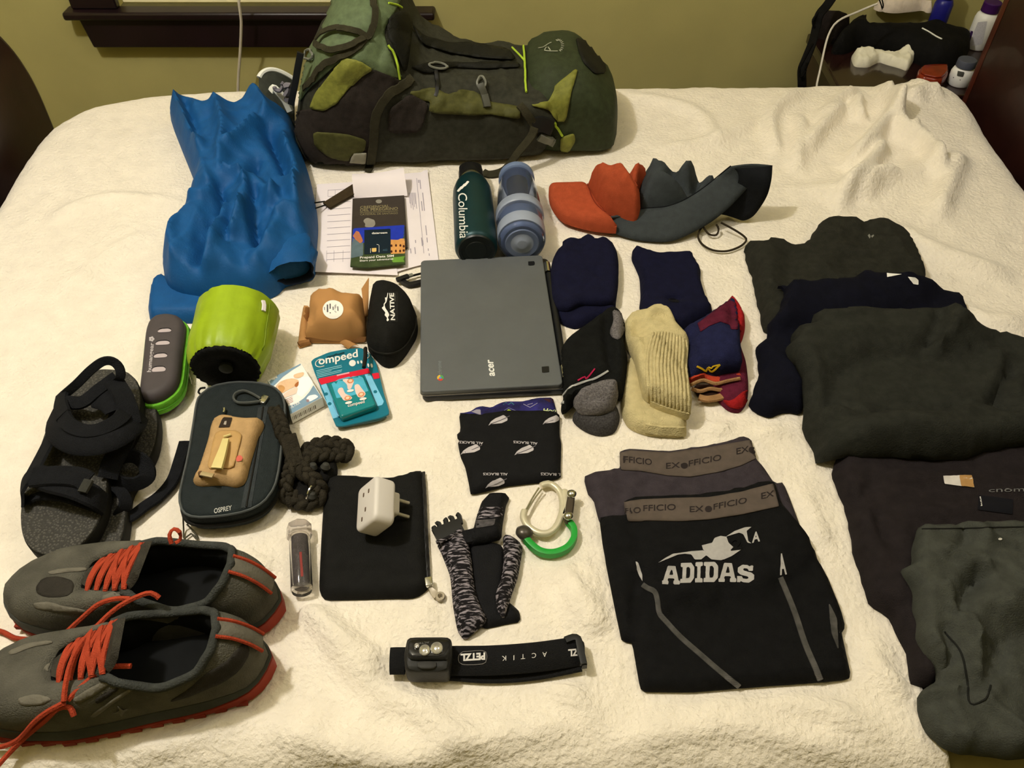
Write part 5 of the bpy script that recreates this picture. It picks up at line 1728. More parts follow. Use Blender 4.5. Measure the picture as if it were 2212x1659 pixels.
part('swivel_plate', slab(plan(B5([(2035, 290), (2045, 262), (2080, 265), (2092, 300), (2070, 450), (2040, 475), (2012, 450), (2015, 420)]), .018, 2), .006, .017, .003), mat('swivel_brown', '#4f463b', .4, .1, metal=.4), cr, smooth=50)
for x, y in ((2065, 285), (2042, 440)):
    c = G(B5([(x, y)])[0], .017)
    part('rivet', lathe([(0, .006), (.002, .006), (.004, .004), (.005, .001)], c, c + np.array([0, 0, 1]), 16), m_chr, cr, smooth=60)
part('hook_arm', ribbon([G(p, .008) for p in B5([(2038, 470), (2080, 530), (2078, 600), (2030, 665), (1940, 700), (1850, 690), (1780, 640), (1730, 580)])], .008, .009, (0, 0, 1), step=.002), m_gr, cr, smooth=60)
c = G(B5([(1732, 556)])[0], .01)
part('knob', lathe([(-.008, .001), (-.007, .006), (-.002, .0105), (.003, .0105), (.007, .006), (.008, .001)], c, c + np.array([.2, .4, 1]), 18), m_gun, cr, smooth=60)

# ================================================================ headlamp
m_hl = mat('headlamp_black', '#1c1c1b', .5, .1, 50, .2, 600, spec=.4)
hl = thing('headlamp', 'black headlamp with two lenses and printed elastic strap', 'headlamp', G((1040, 1430)))
bot = [G(p) for p in B5([(1180, 1500, .006), (1500, 1520, .006), (1800, 1500, .006), (2120, 1440, .008)])]
top = [G(p) for p in B5([(1180, 1455, .014), (1500, 1452, .018), (1800, 1430, .018), (2010, 1402, .016), (2120, 1385, .014)])]
m_str = fab('strap_black', '#171718', .75, .12, .7, 900)
part('strap_under', ribbon(bot, .028, .0018, (0, -.1, 1)), m_str, hl)
tvs = ribbon(top, .031, .002, (0, -.32, 1))
part('strap', tvs, m_str, hl, smooth=60)
part('strap_end', tube([G(p) for p in B5([(900, 1455, .012), (830, 1455, .012), (790, 1457, .012)])], .0155, 12, flat=.5), m_str, hl)
THs = bvh(tvs)
m_wl = mat('strap_letters', '#d8d4cf', .6, .03)
part('lettering', ptext('PETZL', *B5([(1458, 1400), (1285, 1410)]), (0, 15), THs, .0005, .05), m_wl, hl)
ol = B5([(1300, 1393), (1440, 1385), (1468, 1410), (1466, 1450), (1440, 1478), (1300, 1482), (1270, 1450), (1275, 1415)])
P, N = pline(ol + ol[:1], THs, .0006)
part('logo_ring', tube(P, .0004, 5, N, raw=True), mat('ring_grey', '#7a7674', .7), hl)
for ch, x, y in (('A', 1890, 1393), ('C', 1815, 1400), ('T', 1738, 1408), ('I', 1662, 1416), ('K', 1605, 1420)):
    part('lettering', ptext(ch, *B5([(x, y), (x - (30 if ch != 'I' else 6), y + 3)]), (0, 11), THs, .0005, .0), m_wl, hl)
part('lettering', ptext('ZL', *B5([(2112, 1372), (2040, 1378)]), (0, 15), THs, .0005, .04), m_wl, hl)
Mh = frame(G(B5([(1060, 1415)])[0], .001), (1, .0, 0))
hv = slab(plan(B5([(905, 1312), (930, 1290), (1190, 1288), (1222, 1308), (1226, 1400), (1205, 1515), (1185, 1535), (925, 1535), (893, 1515), (885, 1420)]), .03, 1, .15, .002), .001, .034, .006, 4)
part('housing', hv, m_hl, hl, smooth=50)
THh = bvh(hv)
part('front_hood', slab(plan(B5([(908, 1318), (930, 1295), (1190, 1292), (1220, 1312), (1218, 1400), (1180, 1440), (940, 1442), (902, 1405)]), .04, 1, .15, .002), .03, .041, .005, 4), m_hl, hl, smooth=50)
THd = bvh(slab(plan(B5([(908, 1318), (930, 1295), (1190, 1292), (1220, 1312), (1218, 1400), (1180, 1440), (940, 1442), (902, 1405)]), .04, 1, .15, .002), .03, .041, .005, 4))
part('lens_plate', decal(B5([(925, 1330), (950, 1308), (1180, 1305), (1205, 1325), (1195, 1375), (1160, 1420), (950, 1422), (930, 1390)]), THd, .0006, 4, 1), mat('lens_plate', '#131312', .15, .1, spec=.5), hl)
for x, y, r in ((1117, 1368, .0064), (1033, 1382, .0058), (978, 1352, .0028)):
    c = G(B5([(x, y)])[0], .0425)
    part('lens', lathe([(-.001, r), (.0015, r), (.0022, r * .85), (.0005, r * .4), (.001, r * .1)], c, c + np.array([0, -.1, 1]), 20), mat('lens_silver', '#d6d4cf', .15, .1, 200, metal=.7), hl, smooth=40)
part('button', slab(plan(B5([(975, 1475), (990, 1457), (1105, 1456), (1122, 1475), (1110, 1508), (985, 1510)]), .036, 1), .034, .0362, .0008, 2), mat('button_grey', '#33322f', .6), hl, smooth=50)
part('face_panel', decal(B5([(905, 1450), (1195, 1448), (1180, 1525), (930, 1527)]), THh, .0006, 5, 1), mat('panel_grey', '#2a2a28', .55), hl)
part('lettering', ptext('ACTIK', *B5([(1065, 1322), (985, 1330)]), (0, 4), THd, .0009, .0), mat('dim_letters2', '#6c6a66', .6), hl)
bq = B5([(2020, 1315), (2075, 1295), (2110, 1305), (2120, 1350), (2150, 1480)])
part('buckle', ribbon([G(p, .02) for p in bq], .008, .006, (0, 0, 1)), m_plb, hl)
part('buckle_bar', ribbon([G(p, .015) for p in B5([(2030, 1325), (2100, 1320), (2135, 1345), (2140, 1420), (2155, 1500)])], .006, .008, (0, 0, 1)), m_plb, hl)

# ================================================================ folded navy pieces
m_nv = fab('navy_knit', '#12132a', .95, .18, .6, 700)
N1a = cloth(A7([(105, 350), (118, 270), (155, 190), (200, 140), (188, 108), (240, 92), (330, 100), (350, 75), (400, 60), (440, 75), (450, 110), (490, 80), (540, 85), (590, 130), (622, 200), (635, 280), (636, 400), (622, 500), (612, 580), (640, 640), (500, 660), (380, 715), (300, 740), (220, 717), (140, 660), (110, 560)]), t=.013, ew=.012, step=.006, nz=(.001, 30), it=1, c=.18)
N1b = cloth(A7([(105, 350), (118, 270), (155, 190), (205, 145), (195, 115), (240, 98), (330, 106), (352, 82), (400, 66), (438, 80), (450, 118), (490, 86), (538, 92), (586, 135), (617, 200), (630, 280), (630, 400), (618, 500), (608, 588), (520, 612), (380, 605), (330, 612), (240, 660), (150, 640), (114, 550)]), t=.012, ew=.010, step=.006, on=[N1a], nz=(.0012, 30), cr=(.002, 25), fs=2., sharp=.5, it=1, c=.18, rim=.6, folds=[(A7(p), a, w) for p, a, w in (([(400, 340), (450, 390), (490, 430)], -.003, .006), ([(180, 480), (230, 470), (250, 510)], -.003, .008), ([(200, 200), (230, 260)], .002, .01), ([(340, 120), (350, 220)], -.002, .008))])
n1 = soft_thing('navy_garment', 'folded navy garment with scalloped top edge, directly right of laptop hinge', 'garment', N1a, m_nv, body='lower_layer')
part('upper_layer', N1b.vf, m_nv, n1, smooth=75)
N2 = cloth(A7([(745, 125), (790, 120), (850, 150), (920, 175), (1060, 172), (1212, 163), (1240, 230), (1280, 280), (1276, 360), (1300, 440), (1330, 520), (1375, 600), (1340, 650), (1250, 680), (1150, 740), (1050, 720), (830, 640), (800, 570), (812, 480), (804, 330), (770, 250), (740, 190)]), t=.02, ew=.012, step=.006, nz=(.0012, 26), cr=(.002, 25), fs=2., sharp=.5, it=1, c=.15, seed=4, folds=[(A7(p), a, w) for p, a, w in (([(1010, 535), (1060, 550), (1110, 535)], -.006, .005), ([(900, 560), (1000, 620), (1150, 615), (1330, 600)], .003, .008), ([(790, 220), (900, 260), (1000, 240)], .002, .01))])
n2 = soft_thing('navy_garment', 'squarish folded navy garment with a small slit, above the cream socks', 'garment', N2, m_nv)
part('slit', decal(A7([(1020, 525), (1060, 518), (1105, 535), (1108, 556), (1040, 550)]), N2.bvh, .0006, 4), mat('slit_dark', '#08080f', .95), n2)

# ================================================================ socks
m_bs = fab('black_sock', '#131413', .95, .25, .8, 700)
m_gs = fab('grey_marl', '#6b6768', .95, .4, .8, 600, vs=400)
S1l = cloth(A7([(270, 1440), (300, 1380), (420, 1330), (620, 1330), (655, 1440), (610, 1545), (500, 1568), (410, 1545), (330, 1500)]), t=.018, ew=.014, step=.005, nz=(.0008, 40))
S1 = cloth(A7([(176, 900), (205, 860), (280, 800), (370, 740), (460, 670), (540, 605), (600, 598), (655, 630), (692, 690), (692, 770), (680, 850), (712, 950), (700, 1100), (680, 1240), (640, 1300), (560, 1290), (400, 1295), (300, 1320), (230, 1392), (195, 1392), (188, 1330), (212, 1260), (186, 1100)]), t=.036, ew=.024, step=.0055, nz=(.0018, 30), it=1, c=.18, on=[S1l], seed=6, folds=[(A7(p), a, w) for p, a, w in (([(560, 640), (540, 800), (560, 1000), (600, 1200)], -.012, .008), ([(620, 850), (640, 1000), (640, 1200)], .006, .012), ([(215, 1270), (320, 1200), (550, 1100)], .004, .006), ([(220, 1330), (350, 1260), (560, 1190)], -.008, .006), ([(210, 1370), (380, 1290), (560, 1230)], .003, .005))])
s1_ = soft_thing('black_socks', 'folded pair of black hiking socks with grey marl heels and toes', 'socks', S1, m_bs, body='sock_leg')
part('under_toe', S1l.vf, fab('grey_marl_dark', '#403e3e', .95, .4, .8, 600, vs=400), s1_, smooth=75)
S1t = cloth(A7([(272, 1390), (320, 1340), (420, 1312), (560, 1285), (608, 1292), (628, 1360), (590, 1430), (500, 1472), (380, 1475), (290, 1440)]), t=.018, ew=.012, step=.005, on=[S1l, S1], nz=(.0006, 40))
part('toe_cap', S1t.vf, m_gs, s1_, smooth=75)
part('heel_patch', decal(A7([(590, 610), (650, 632), (690, 690), (688, 750), (640, 850), (590, 830), (568, 790), (600, 700)]), S1.bvh, .001, 5, 1), m_gs, s1_, smooth=75, solid=.001)
part('cuff_edge', pstrap(A7([(205, 1275), (260, 1215), (340, 1180), (450, 1145), (552, 1088)]), S1.bvh, .003, .0012, .0006), mat('cuff_grey', '#b0b0ae', .9), s1_)
part('cuff_edge', pstrap(A7([(195, 1340), (210, 1330)]), S1.bvh, .004, .002, .0006), MATS['cuff_grey'], s1_)
part('emblem', pstrap(A7([(315, 1162), (372, 1132), (378, 1150), (405, 1125), (450, 1070)]), S1.bvh, .0022, .0008, .0007), mat('magenta_print', '#b01c4a', .8), s1_)

m_cs = fab('cream_wool', '#c6b88a', .95, .1, .8, 500)
S2l = cloth(A7([(700, 990), (760, 960), (900, 1000), (1000, 1200), (1180, 1440), (1150, 1575), (1000, 1568), (855, 1558), (720, 1505), (668, 1420), (658, 1300)]), t=.02, ew=.014, step=.005, nz=(.0008, 30))
RB_ = ((862, 1000), (1182, 1010))
S2 = cloth(A7([(680, 730), (700, 680), (740, 650), (830, 642), (960, 630), (1040, 670), (1078, 740), (1130, 790), (1190, 850), (1178, 950), (1162, 1050), (1190, 1200), (1198, 1350), (1183, 1472), (1080, 1440), (960, 1400), (862, 1352), (822, 1322), (790, 1190), (760, 1050), (720, 930), (690, 820)]), t=.034, ew=.016, step=.005, nz=(.0012, 30), it=1, c=.18, on=[S2l], rim=.5, seed=2, folds=[(A7(p), a, w) for p, a, w in (([(770, 700), (800, 800), (830, 1000), (840, 1300)], -.008, .008), ([(730, 760), (760, 800), (760, 900)], -.008, .008), ([(860, 680), (980, 660), (1060, 760)], .010, .012), ([(880, 730), (960, 720), (1010, 780)], -.007, .007))])
s2_ = soft_thing('cream_socks', 'pair of cream ribbed wool socks between the black and navy socks', 'socks', S2, m_cs, body='ribbed_leg')
part('under_sock', S2l.vf, m_cs, s2_, smooth=75)
for k in range(12):
    u = k / 11
    top_ = (905 + 255 * u, 790 + 60 * u - 30 * math.sin(u * 3.1))
    mid_ = (858 + 302 * u, 1050)
    bot_ = (868 + 316 * u, 1318 + 105 * u)
    part('rib', pstrap(A7([top_, ((top_[0] + mid_[0]) / 2 - 12 + 20 * u, 920), mid_, (862 + 312 * u, 1190), bot_]), S2.bvh, .0042, .0026, .0004), m_cs, s2_, smooth=80)
CU1 = A7([(850, 1330), (960, 1380), (1080, 1420), (1190, 1450)])
part('cuff', pstrap(A7([(852, 1330), (960, 1372), (1080, 1412), (1192, 1440)]), S2.bvh, .016, .003, .0012), m_cs, s2_)
part('under_cuff', pstrap(A7([(845, 1530), (950, 1548), (1060, 1552), (1150, 1560)]), S2l.bvh, .014, .003, .001, .003), m_cs, s2_)

m_ns = fab('navy_sock', '#1e2142', .95, .2, .8, 700)
m_mr = fab('maroon_sock', '#5b1c30', .95, .22, .8, 700)
m_rs = fab('red_sock', '#9e1f22', .95, .2, .8, 700)
S3l = cloth(A7([(1300, 900), (1560, 800), (1600, 900), (1635, 1000), (1655, 1200), (1642, 1320), (1585, 1388), (1500, 1372), (1430, 1310), (1350, 1200)]), t=.018, ew=.012, step=.0055, nz=(.001, 30))
S3r = cloth(A7([(1470, 540), (1490, 515), (1530, 515), (1590, 590), (1632, 680), (1622, 780), (1572, 870), (1540, 800), (1520, 640)]), t=.030, ew=.016, step=.005, nz=(.001, 30))
S3 = cloth(A7([(1130, 770), (1250, 715), (1440, 580), (1500, 540), (1550, 562), (1570, 640), (1565, 760), (1560, 900), (1570, 1000), (1582, 1100), (1480, 1115), (1390, 1135), (1290, 1108), (1188, 1152), (1168, 1050), (1182, 900)]), t=.034, ew=.02, step=.0055, nz=(.0012, 30), on=[S3l], it=1, c=.16, rim=.5, folds=[(A7(p), a, w) for p, a, w in (([(1500, 600), (1500, 760), (1470, 900)], -.008, .007), ([(1560, 800), (1560, 1000)], .003, .01), ([(1240, 780), (1330, 740), (1470, 720)], .004, .01))])
s3_ = soft_thing('navy_red_socks', 'pair of navy socks with red toes and orange cuffs, rightmost socks', 'socks', S3, m_ns, body='sock_leg')
part('under_sock', S3l.vf, m_mr, s3_, smooth=75)
part('toe_cap', S3r.vf, m_rs, s3_, smooth=75)
part('foot_panel', decal(A7([(1250, 720), (1330, 660), (1440, 578), (1500, 538), (1548, 560), (1568, 640), (1562, 765), (1510, 765), (1500, 730), (1430, 705), (1340, 740), (1275, 785)]), S3.bvh, .0008, 5), m_mr, s3_, smooth=75, solid=.001)
part('red_heel', decal(A7([(1440, 1310), (1520, 1320), (1600, 1250), (1648, 1230), (1640, 1320), (1580, 1385), (1500, 1370)]), S3l.bvh, .0008, 5, 1), m_rs, s3_, smooth=75, solid=.001)
m_oc = fab('orange_cuff', '#b8412a', .95, .15, .8)
m_tc = fab('tan_cuff', '#a07a52', .95, .15, .8)
part('cuff', pstrap(A7([(1190, 1165), (1240, 1140), (1300, 1125), (1390, 1152), (1480, 1135), (1578, 1112)]), S3.bvh, .012, .003, .0008, .016), m_oc, s3_)
part('cuff_lining', tube([G(p, .022) for p in A7([(1198, 1195), (1250, 1170), (1300, 1158), (1390, 1185), (1480, 1165), (1580, 1145)])], .0026, 6), m_tc, s3_)
part('inner_cuff', tube([G(p, .014) for p in A7([(1205, 1225), (1270, 1245), (1350, 1225), (1440, 1235), (1555, 1205)])], .003, 6), m_tc, s3_)
part('inner_cuff', ribbon([G(p, .010) for p in A7([(1260, 1290), (1330, 1305), (1440, 1285), (1555, 1240)])], .011, .003), m_tc, s3_)
part('cuff_shade_slab', slab(plan(A7([(1205, 1190), (1390, 1190), (1575, 1150), (1555, 1245), (1420, 1290), (1270, 1290)]), .008, 1), .001, .009, .002), mat('cuff_shade_brown', '#2a160c', .95), s3_)  # dark slab whose colour paints the shade inside the cuff
part('emblem', pstrap(A7([(1245, 1050), (1290, 1072), (1318, 1088), (1330, 1062), (1352, 1088), (1375, 1085), (1425, 1037)]), S3.bvh, .0028, .0008, .0008), mat('yellow_print', '#c9a41c', .8), s3_)
part('emblem', pstrap(A7([(1335, 1055), (1360, 1065), (1372, 1050), (1425, 1037)]), S3.bvh, .002, .0008, .0008), MATS['yellow_print'], s3_)

# ================================================================ stack of dark garments at the right
m_g1 = fab('charcoal_fleece', '#282822', .95, .22, .7, 500)
m_g2 = fab('dark_navy', '#0b0c18', .95, .2, .6, 600)
m_g3 = fab('charcoal_wool', '#292a25', .95, .2, .6, 500)
m_g4 = fab('black_trouser', '#221d1e', .85, .2, .5, 700)
m_g5 = fab('grey_trouser', '#41433d', .85, .16, .6, 600)
K1 = cloth(A8([(78, 222), (120, 215), (180, 235), (220, 195), (330, 225), (362, 252), (460, 215), (478, 150), (520, 95), (600, 80), (680, 100), (760, 105), (800, 93), (870, 95), (940, 113), (1030, 165), (1070, 250), (1110, 330), (1128, 400), (1135, 480), (1000, 600), (600, 700), (400, 700), (210, 722), (180, 640), (150, 500), (120, 370), (98, 300)]), t=.028, ew=.02, step=.008, nz=(.002, 18), cr=(.005, 16), jit=.004, fs=1.5, sharp=.5, it=1, c=.18, seed=21, folds=[(A8(p), a, w) for p, a, w in (([(770, 110), (760, 200), (770, 300)], -.006, .01), ([(500, 440), (560, 350), (640, 280)], .005, .012), ([(180, 240), (220, 380), (200, 560)], .005, .014), ([(800, 130), (900, 200), (1000, 380)], .006, .014), ([(480, 200), (560, 230), (640, 180)], .004, .012), ([(340, 260), (330, 400), (300, 560)], -.004, .012), ([(620, 330), (760, 350), (900, 340)], -.004, .008))])
k1 = soft_thing('fleece_top', 'charcoal fleece garment with rumpled top edge, farthest of the dark pile', 'garment', K1, m_g1)
part('emblem', decal(A8([(788, 185), (798, 176), (806, 190), (800, 205)]), K1.bvh, .0008, 3), mat('grey_mark', '#7a7a72', .8), k1)
part('emblem', decal(A8([(808, 188), (820, 180), (826, 186), (812, 200)]), K1.bvh, .0008, 3), MATS['grey_mark'], k1)
K2 = cloth(A8([(258, 482, .036), (330, 466, .04), (480, 456, .042), (690, 430, .044), (740, 390, .044), (830, 396, .044), (950, 402, .044), (1040, 420, .042), (1150, 440, .034), (1240, 490, .02), (1330, 520), (1370, 600), (1435, 745), (1300, 900), (700, 900), (480, 1000), (420, 1195), (330, 1180), (205, 1218), (98, 1150), (150, 1000), (160, 895), (138, 822), (215, 775), (198, 722), (255, 695), (292, 560)]), t=.022, ew=.016, step=.0085, nz=(.001, 20), cr=(.004, 16), jit=.004, fs=1.5, sharp=.5, it=1, c=.12, on=[K1], seed=22, folds=[(A8(p), a, w) for p, a, w in (([(330, 480), (320, 600), (250, 760)], .005, .014), ([(740, 400), (900, 440), (1100, 460)], .004, .01), ([(180, 880), (300, 960), (380, 1100)], .005, .014))])
k2 = soft_thing('navy_shirt', 'dark navy shirt with white neck tags, between the two charcoal garments', 'shirt', K2, m_g2)
part('neck_tag', decal(A8([(898, 404), (985, 409), (898, 428)]), K2.bvh, .0012, 3), m_wp, k2)
part('neck_tag', decal(A8([(1018, 424), (1060, 428), (1078, 444), (1078, 472), (1048, 466)]), K2.bvh, .0012, 3), m_wp, k2)
K4 = cloth(B8([(222, 248), (240, 190), (300, 120), (560, 120), (700, 120), (900, 80), (1100, 60), (1330, 60), (1330, 900), (900, 1000), (700, 1260), (590, 1242), (580, 1100), (525, 1000), (502, 928), (410, 872), (370, 760), (330, 640), (310, 500), (258, 340)]), t=.026, ew=.016, step=.0085, nz=(.001, 18), cr=(.0045, 16), jit=.003, fs=1.5, sharp=.5, it=1, c=.12, seed=24, folds=[(B8(p), a, w) for p, a, w in (([(400, 320), (330, 440), (310, 470)], -.007, .008), ([(400, 440), (430, 560), (450, 620)], -.006, .008), ([(420, 310), (700, 320), (1000, 380), (1200, 400)], .006, .01), ([(520, 470), (700, 480), (1100, 480)], .005, .012), ([(520, 520), (530, 700), (510, 900)], .004, .012), ([(360, 420), (380, 560), (420, 740)], .004, .014))])
k4 = soft_thing('black_trousers', 'black trousers with a cardboard-coloured waist label, under grey trousers', 'trousers', K4, m_g4)
K3 = cloth(A8([(488, 592, .062), (700, 576, .066), (1000, 560, .066), (1280, 564, .06), (1350, 620, .045), (1440, 740, .03), (1560, 750), (1620, 780), (1700, 800), (1820, 850), (1900, 1000), (1900, 1350), (1700, 1420), (1530, 1440), (1300, 1515), (1100, 1512), (900, 1500), (560, 1482), (510, 1462), (498, 1400), (428, 1290), (420, 1200), (400, 1050), (350, 900, .035), (308, 812, .04), (370, 765, .05), (362, 690, .055), (480, 650, .06)]), t=.036, ew=.022, step=.0085, nz=(.001, 14), cr=(.005, 9), jit=.003, fs=2.2, sharp=.6, it=1, c=.12, on=[K1, K2, K4], seed=23, folds=[(A8(p), a, w) for p, a, w in (([(1160, 720), (1130, 850), (1050, 920)], -.009, .010), ([(1290, 760), (1180, 880), (1120, 960)], .008, .010), ([(1240, 720), (1170, 840)], .006, .008), ([(440, 1290), (700, 1260), (900, 1340), (1200, 1300), (1440, 1170)], .013, .016), ([(440, 1220), (650, 1250), (900, 1310), (1100, 1300), (1400, 1180)], -.012, .012), ([(1650, 1000), (1560, 1050), (1500, 1200), (1600, 1300)], -.010, .016), ([(1500, 900), (1500, 1050), (1440, 1150)], .008, .016), ([(380, 700), (450, 690), (470, 720)], .003, .008), ([(1700, 1000), (1620, 1080), (1580, 1180)], .007, .012), ([(600, 1380), (900, 1400), (1300, 1440)], .006, .016))])
k3 = soft_thing('charcoal_shirt', 'large charcoal wool shirt spread over the middle of the dark pile', 'shirt', K3, m_g3)
lb = part('waist_label', decal(B8([(735, 279), (870, 281), (883, 336), (742, 318)]), K4.bvh, .0015, 4), mat('label_white', '#d8d2cc', .7), k4, label='white and tan waist label')
part('label_tan', decal(B8([(812, 281), (870, 282), (882, 335), (820, 328)]), K4.bvh, .002, 4), mat('label_card', '#b48a54', .7, .1), lb)
part('brand_patch', decal(B8([(905, 372), (1066, 392), (1062, 462), (898, 440)]), K4.bvh, .0012, 5), mat('patch_navy', '#0d0d14', .9), k4)
part('lettering', ptext('prana', *D7([(962, 660), (935, 515)]), (3.5, -1), K4.bvh, .0018, .02), m_wp, k4)
part('lettering', ptext('cnom', *D7([(1070, 440), (1604, 425)]), (0, -10), K4.bvh, .0014, 0), mat('stitch_grey', '#6d6d6d', .8), k4)
K5 = cloth(B8([(638, 502, .045), (800, 496, .045), (1000, 490, .045), (1330, 478, .045), (1330, 1560), (1119, 1597), (950, 1592), (830, 1577), (740, 1545), (660, 1460), (620, 1340), (625, 1305), (700, 1268), (650, 1180), (590, 1080), (586, 1000), (560, 870), (543, 722, .04), (602, 690, .045), (608, 600, .045)]), t=.024, ew=.011, step=.0055, nz=(.0008, 40), cr=(.008, 17), jit=.003, fs=1.7, sharp=.8, it=1, c=.1, on=[K4], seed=25, folds=[(B8(p), a, w) for p, a, w in (
    ([(770, 560), (800, 640), (740, 720)], -.010, .010), ([(640, 740), (720, 720), (760, 780)], .008, .010), ([(880, 820), (800, 880), (740, 1000)], -.014, .011), ([(660, 860), (720, 930), (720, 1000)], .009, .010), ([(760, 1000), (830, 1100), (860, 1340)], .010, .010), ([(700, 1040), (720, 1180), (700, 1330)], -.010, .011), ([(600, 1090), (680, 1180), (720, 1260)], .007, .009),
    ([(860, 1350), (960, 1420), (1119, 1560)], .008, .012), ([(880, 1360), (950, 1340), (960, 1280)], .005, .007), ([(880, 600), (1000, 640), (1180, 650)], -.005, .007), ([(900, 680), (1050, 690), (1200, 710)], -.006, .007), ([(640, 530), (850, 525), (1200, 520)], -.003, .005), ([(760, 740), (1000, 750), (1200, 790)], -.004, .006), ([(1119, 830), (980, 960), (960, 1000)], .006, .014), ([(740, 1360), (800, 1500), (860, 1560)], .007, .012), ([(640, 1340), (720, 1400), (740, 1500)], -.006, .010), ([(1000, 1180), (1119, 1240)], .006, .016), ([(760, 560), (860, 620), (880, 680)], .006, .010), ([(760, 800), (850, 760), (880, 820)], .008, .008))])
k5 = soft_thing('grey_trousers', 'rumpled dark grey drawstring trousers at the lower right corner', 'trousers', K5, m_g5)
part('waist_seam', pcord(B8([(640, 530), (800, 528), (1000, 522), (1115, 520)]), K5.bvh, .0008, .0004), mat('seam_dark', '#1b1c19', .9), k5)
part('pocket_edge', pcord(B8([(742, 1015), (820, 1110), (850, 1240), (865, 1355), (940, 1330), (962, 1270)]), K5.bvh, .001, .0006), MATS['seam_dark'], k5)
part('care_mark', decal(D7(ell(1237, 1136, 34, 18, 10)), K5.bvh, .001, 3), m_wp, k5)

# ================================================================ two boxer briefs
m_bg = fab('brief_grey', '#3a3439', .85, .18, .6, 700)
m_bk2 = fab('brief_black', '#0f0f10', .85, .25, .5, 700)
m_wbnd = fab('waistband', '#87796f', .8, .1, .8, 900, wave='X')
U1 = cloth(B7([(58, 297), (130, 266), (278, 250), (272, 154, .001), (330, 140, .001), (430, 147, .001), (560, 156, .001), (800, 122, .001), (940, 90, .001), (1000, 64, .001), (1018, 78, .001), (1056, 77, .001), (1088, 190), (1130, 232), (1200, 337), (1252, 330), (1290, 420), (1350, 580), (1380, 672), (1200, 900), (300, 800), (150, 560), (118, 430), (85, 402)]), t=.010, ew=.008, step=.007, nz=(.0006, 25), cr=(.0025, 22), it=1, c=.1, seed=31, folds=[(B7(p), a, w) for p, a, w in (([(480, 420), (600, 330), (700, 340)], .003, .008), ([(760, 400), (800, 340), (900, 330)], .003, .008), ([(900, 260), (900, 340)], -.002, .006), ([(270, 260), (280, 360), (240, 540)], -.003, .008), ([(420, 280), (420, 400)], -.003, .006), ([(100, 350), (260, 300)], .002, .006), ([(960, 310), (1100, 230)], .002, .008))])
u1 = soft_thing('grey_boxers', 'dark grey boxer briefs with lettered waistband, tucked behind the black pair', 'boxer briefs', U1, m_bg)
wb1 = [(277, 163), (335, 150), (432, 157), (570, 164), (800, 132), (1050, 87), (1084, 198), (1000, 240), (860, 280), (690, 308), (560, 300), (400, 272), (318, 268), (280, 265)]
part('waistband', decal(B7(wb1), U1.bvh, .001, 6), m_wbnd, u1, smooth=70, solid=.0015)
m_wt = mat('waist_letters', '#2a2322', .85)
for s, a, b in (('EX', (548, 262), (632, 256)), ('FFICIO', (683, 248), (878, 210)), ('FFICIO', (300, 222), (465, 240)), ('EX', (968, 175), (1042, 160))):
    part('lettering', ptext(s, *B7([a, b]), (0, -13.5), U1.bvh, .0022, .01), m_wt, u1)
for x, y in ((657, 243), (1062, 148)):
    part('globe_print', decal(B7(ell(x, y, 22, 20, 14)), U1.bvh, .0022, 3), m_wt, u1)
U2 = cloth(B7([(150, 562), (225, 555), (312, 556), (298, 455, .011), (350, 444, .011), (410, 436, .011), (600, 426, .011), (800, 422, .011), (1000, 387, .011), (1120, 343, .011), (1192, 338, .011), (1228, 480), (1290, 560), (1392, 672), (1450, 780), (1520, 900), (1600, 1100), (1626, 1200), (1600, 1222), (1662, 1502), (1480, 1520), (1200, 1540), (990, 1556), (700, 1580), (408, 1577), (395, 1540), (350, 1282), (288, 1277), (250, 1100), (200, 850), (170, 700)]), t=.014, ew=.009, step=.0065, nz=(.0012, 18), cr=(.002, 14), fs=2.6, sharp=.3, it=1, c=.08, on=[U1], seed=32, folds=[(B7(p), a, w) for p, a, w in (([(420, 960), (600, 1000), (850, 950), (1000, 990), (1200, 940)], .004, .016), ([(560, 1080), (700, 1040), (850, 1080)], .003, .012), ([(350, 1280), (360, 1100), (380, 900)], -.003, .008), ([(1390, 670), (1480, 900), (1600, 1210)], .0, .01), ([(300, 600), (380, 720), (370, 830)], -.002, .012), ([(480, 980), (500, 1080), (540, 1160)], .003, .008))])
u2 = soft_thing('black_boxers', 'black boxer briefs with silver block lettering and pale contrast seams', 'boxer briefs', U2, m_bk2)
wb2 = [(303, 458), (352, 450), (402, 443), (600, 434), (800, 430), (1000, 396), (1186, 348), (1224, 484), (1000, 532), (800, 562), (640, 572), (420, 568), (408, 573), (320, 571)]
part('waistband', decal(B7(wb2), U2.bvh, .001, 6), m_wbnd, u2, smooth=70, solid=.0015)
for s, a, b in (('EX', (690, 522), (772, 518)), ('FFICIO', (832, 508), (1030, 465)), ('FFICIO', (412, 515), (606, 508)), ('FIO', (312, 528), (398, 525)), ('EX', (1115, 442), (1192, 425))):
    part('lettering', ptext(s, *B7([a, b]), (0, -13.5), U2.bvh, .0022, .01), m_wt, u2)
part('globe_print', decal(B7(ell(802, 503, 22, 20, 14)), U2.bvh, .0022, 3), m_wt, u2)
m_sv = mat('silver_fabric_print', '#a9a6a4', .6, .06, 200)
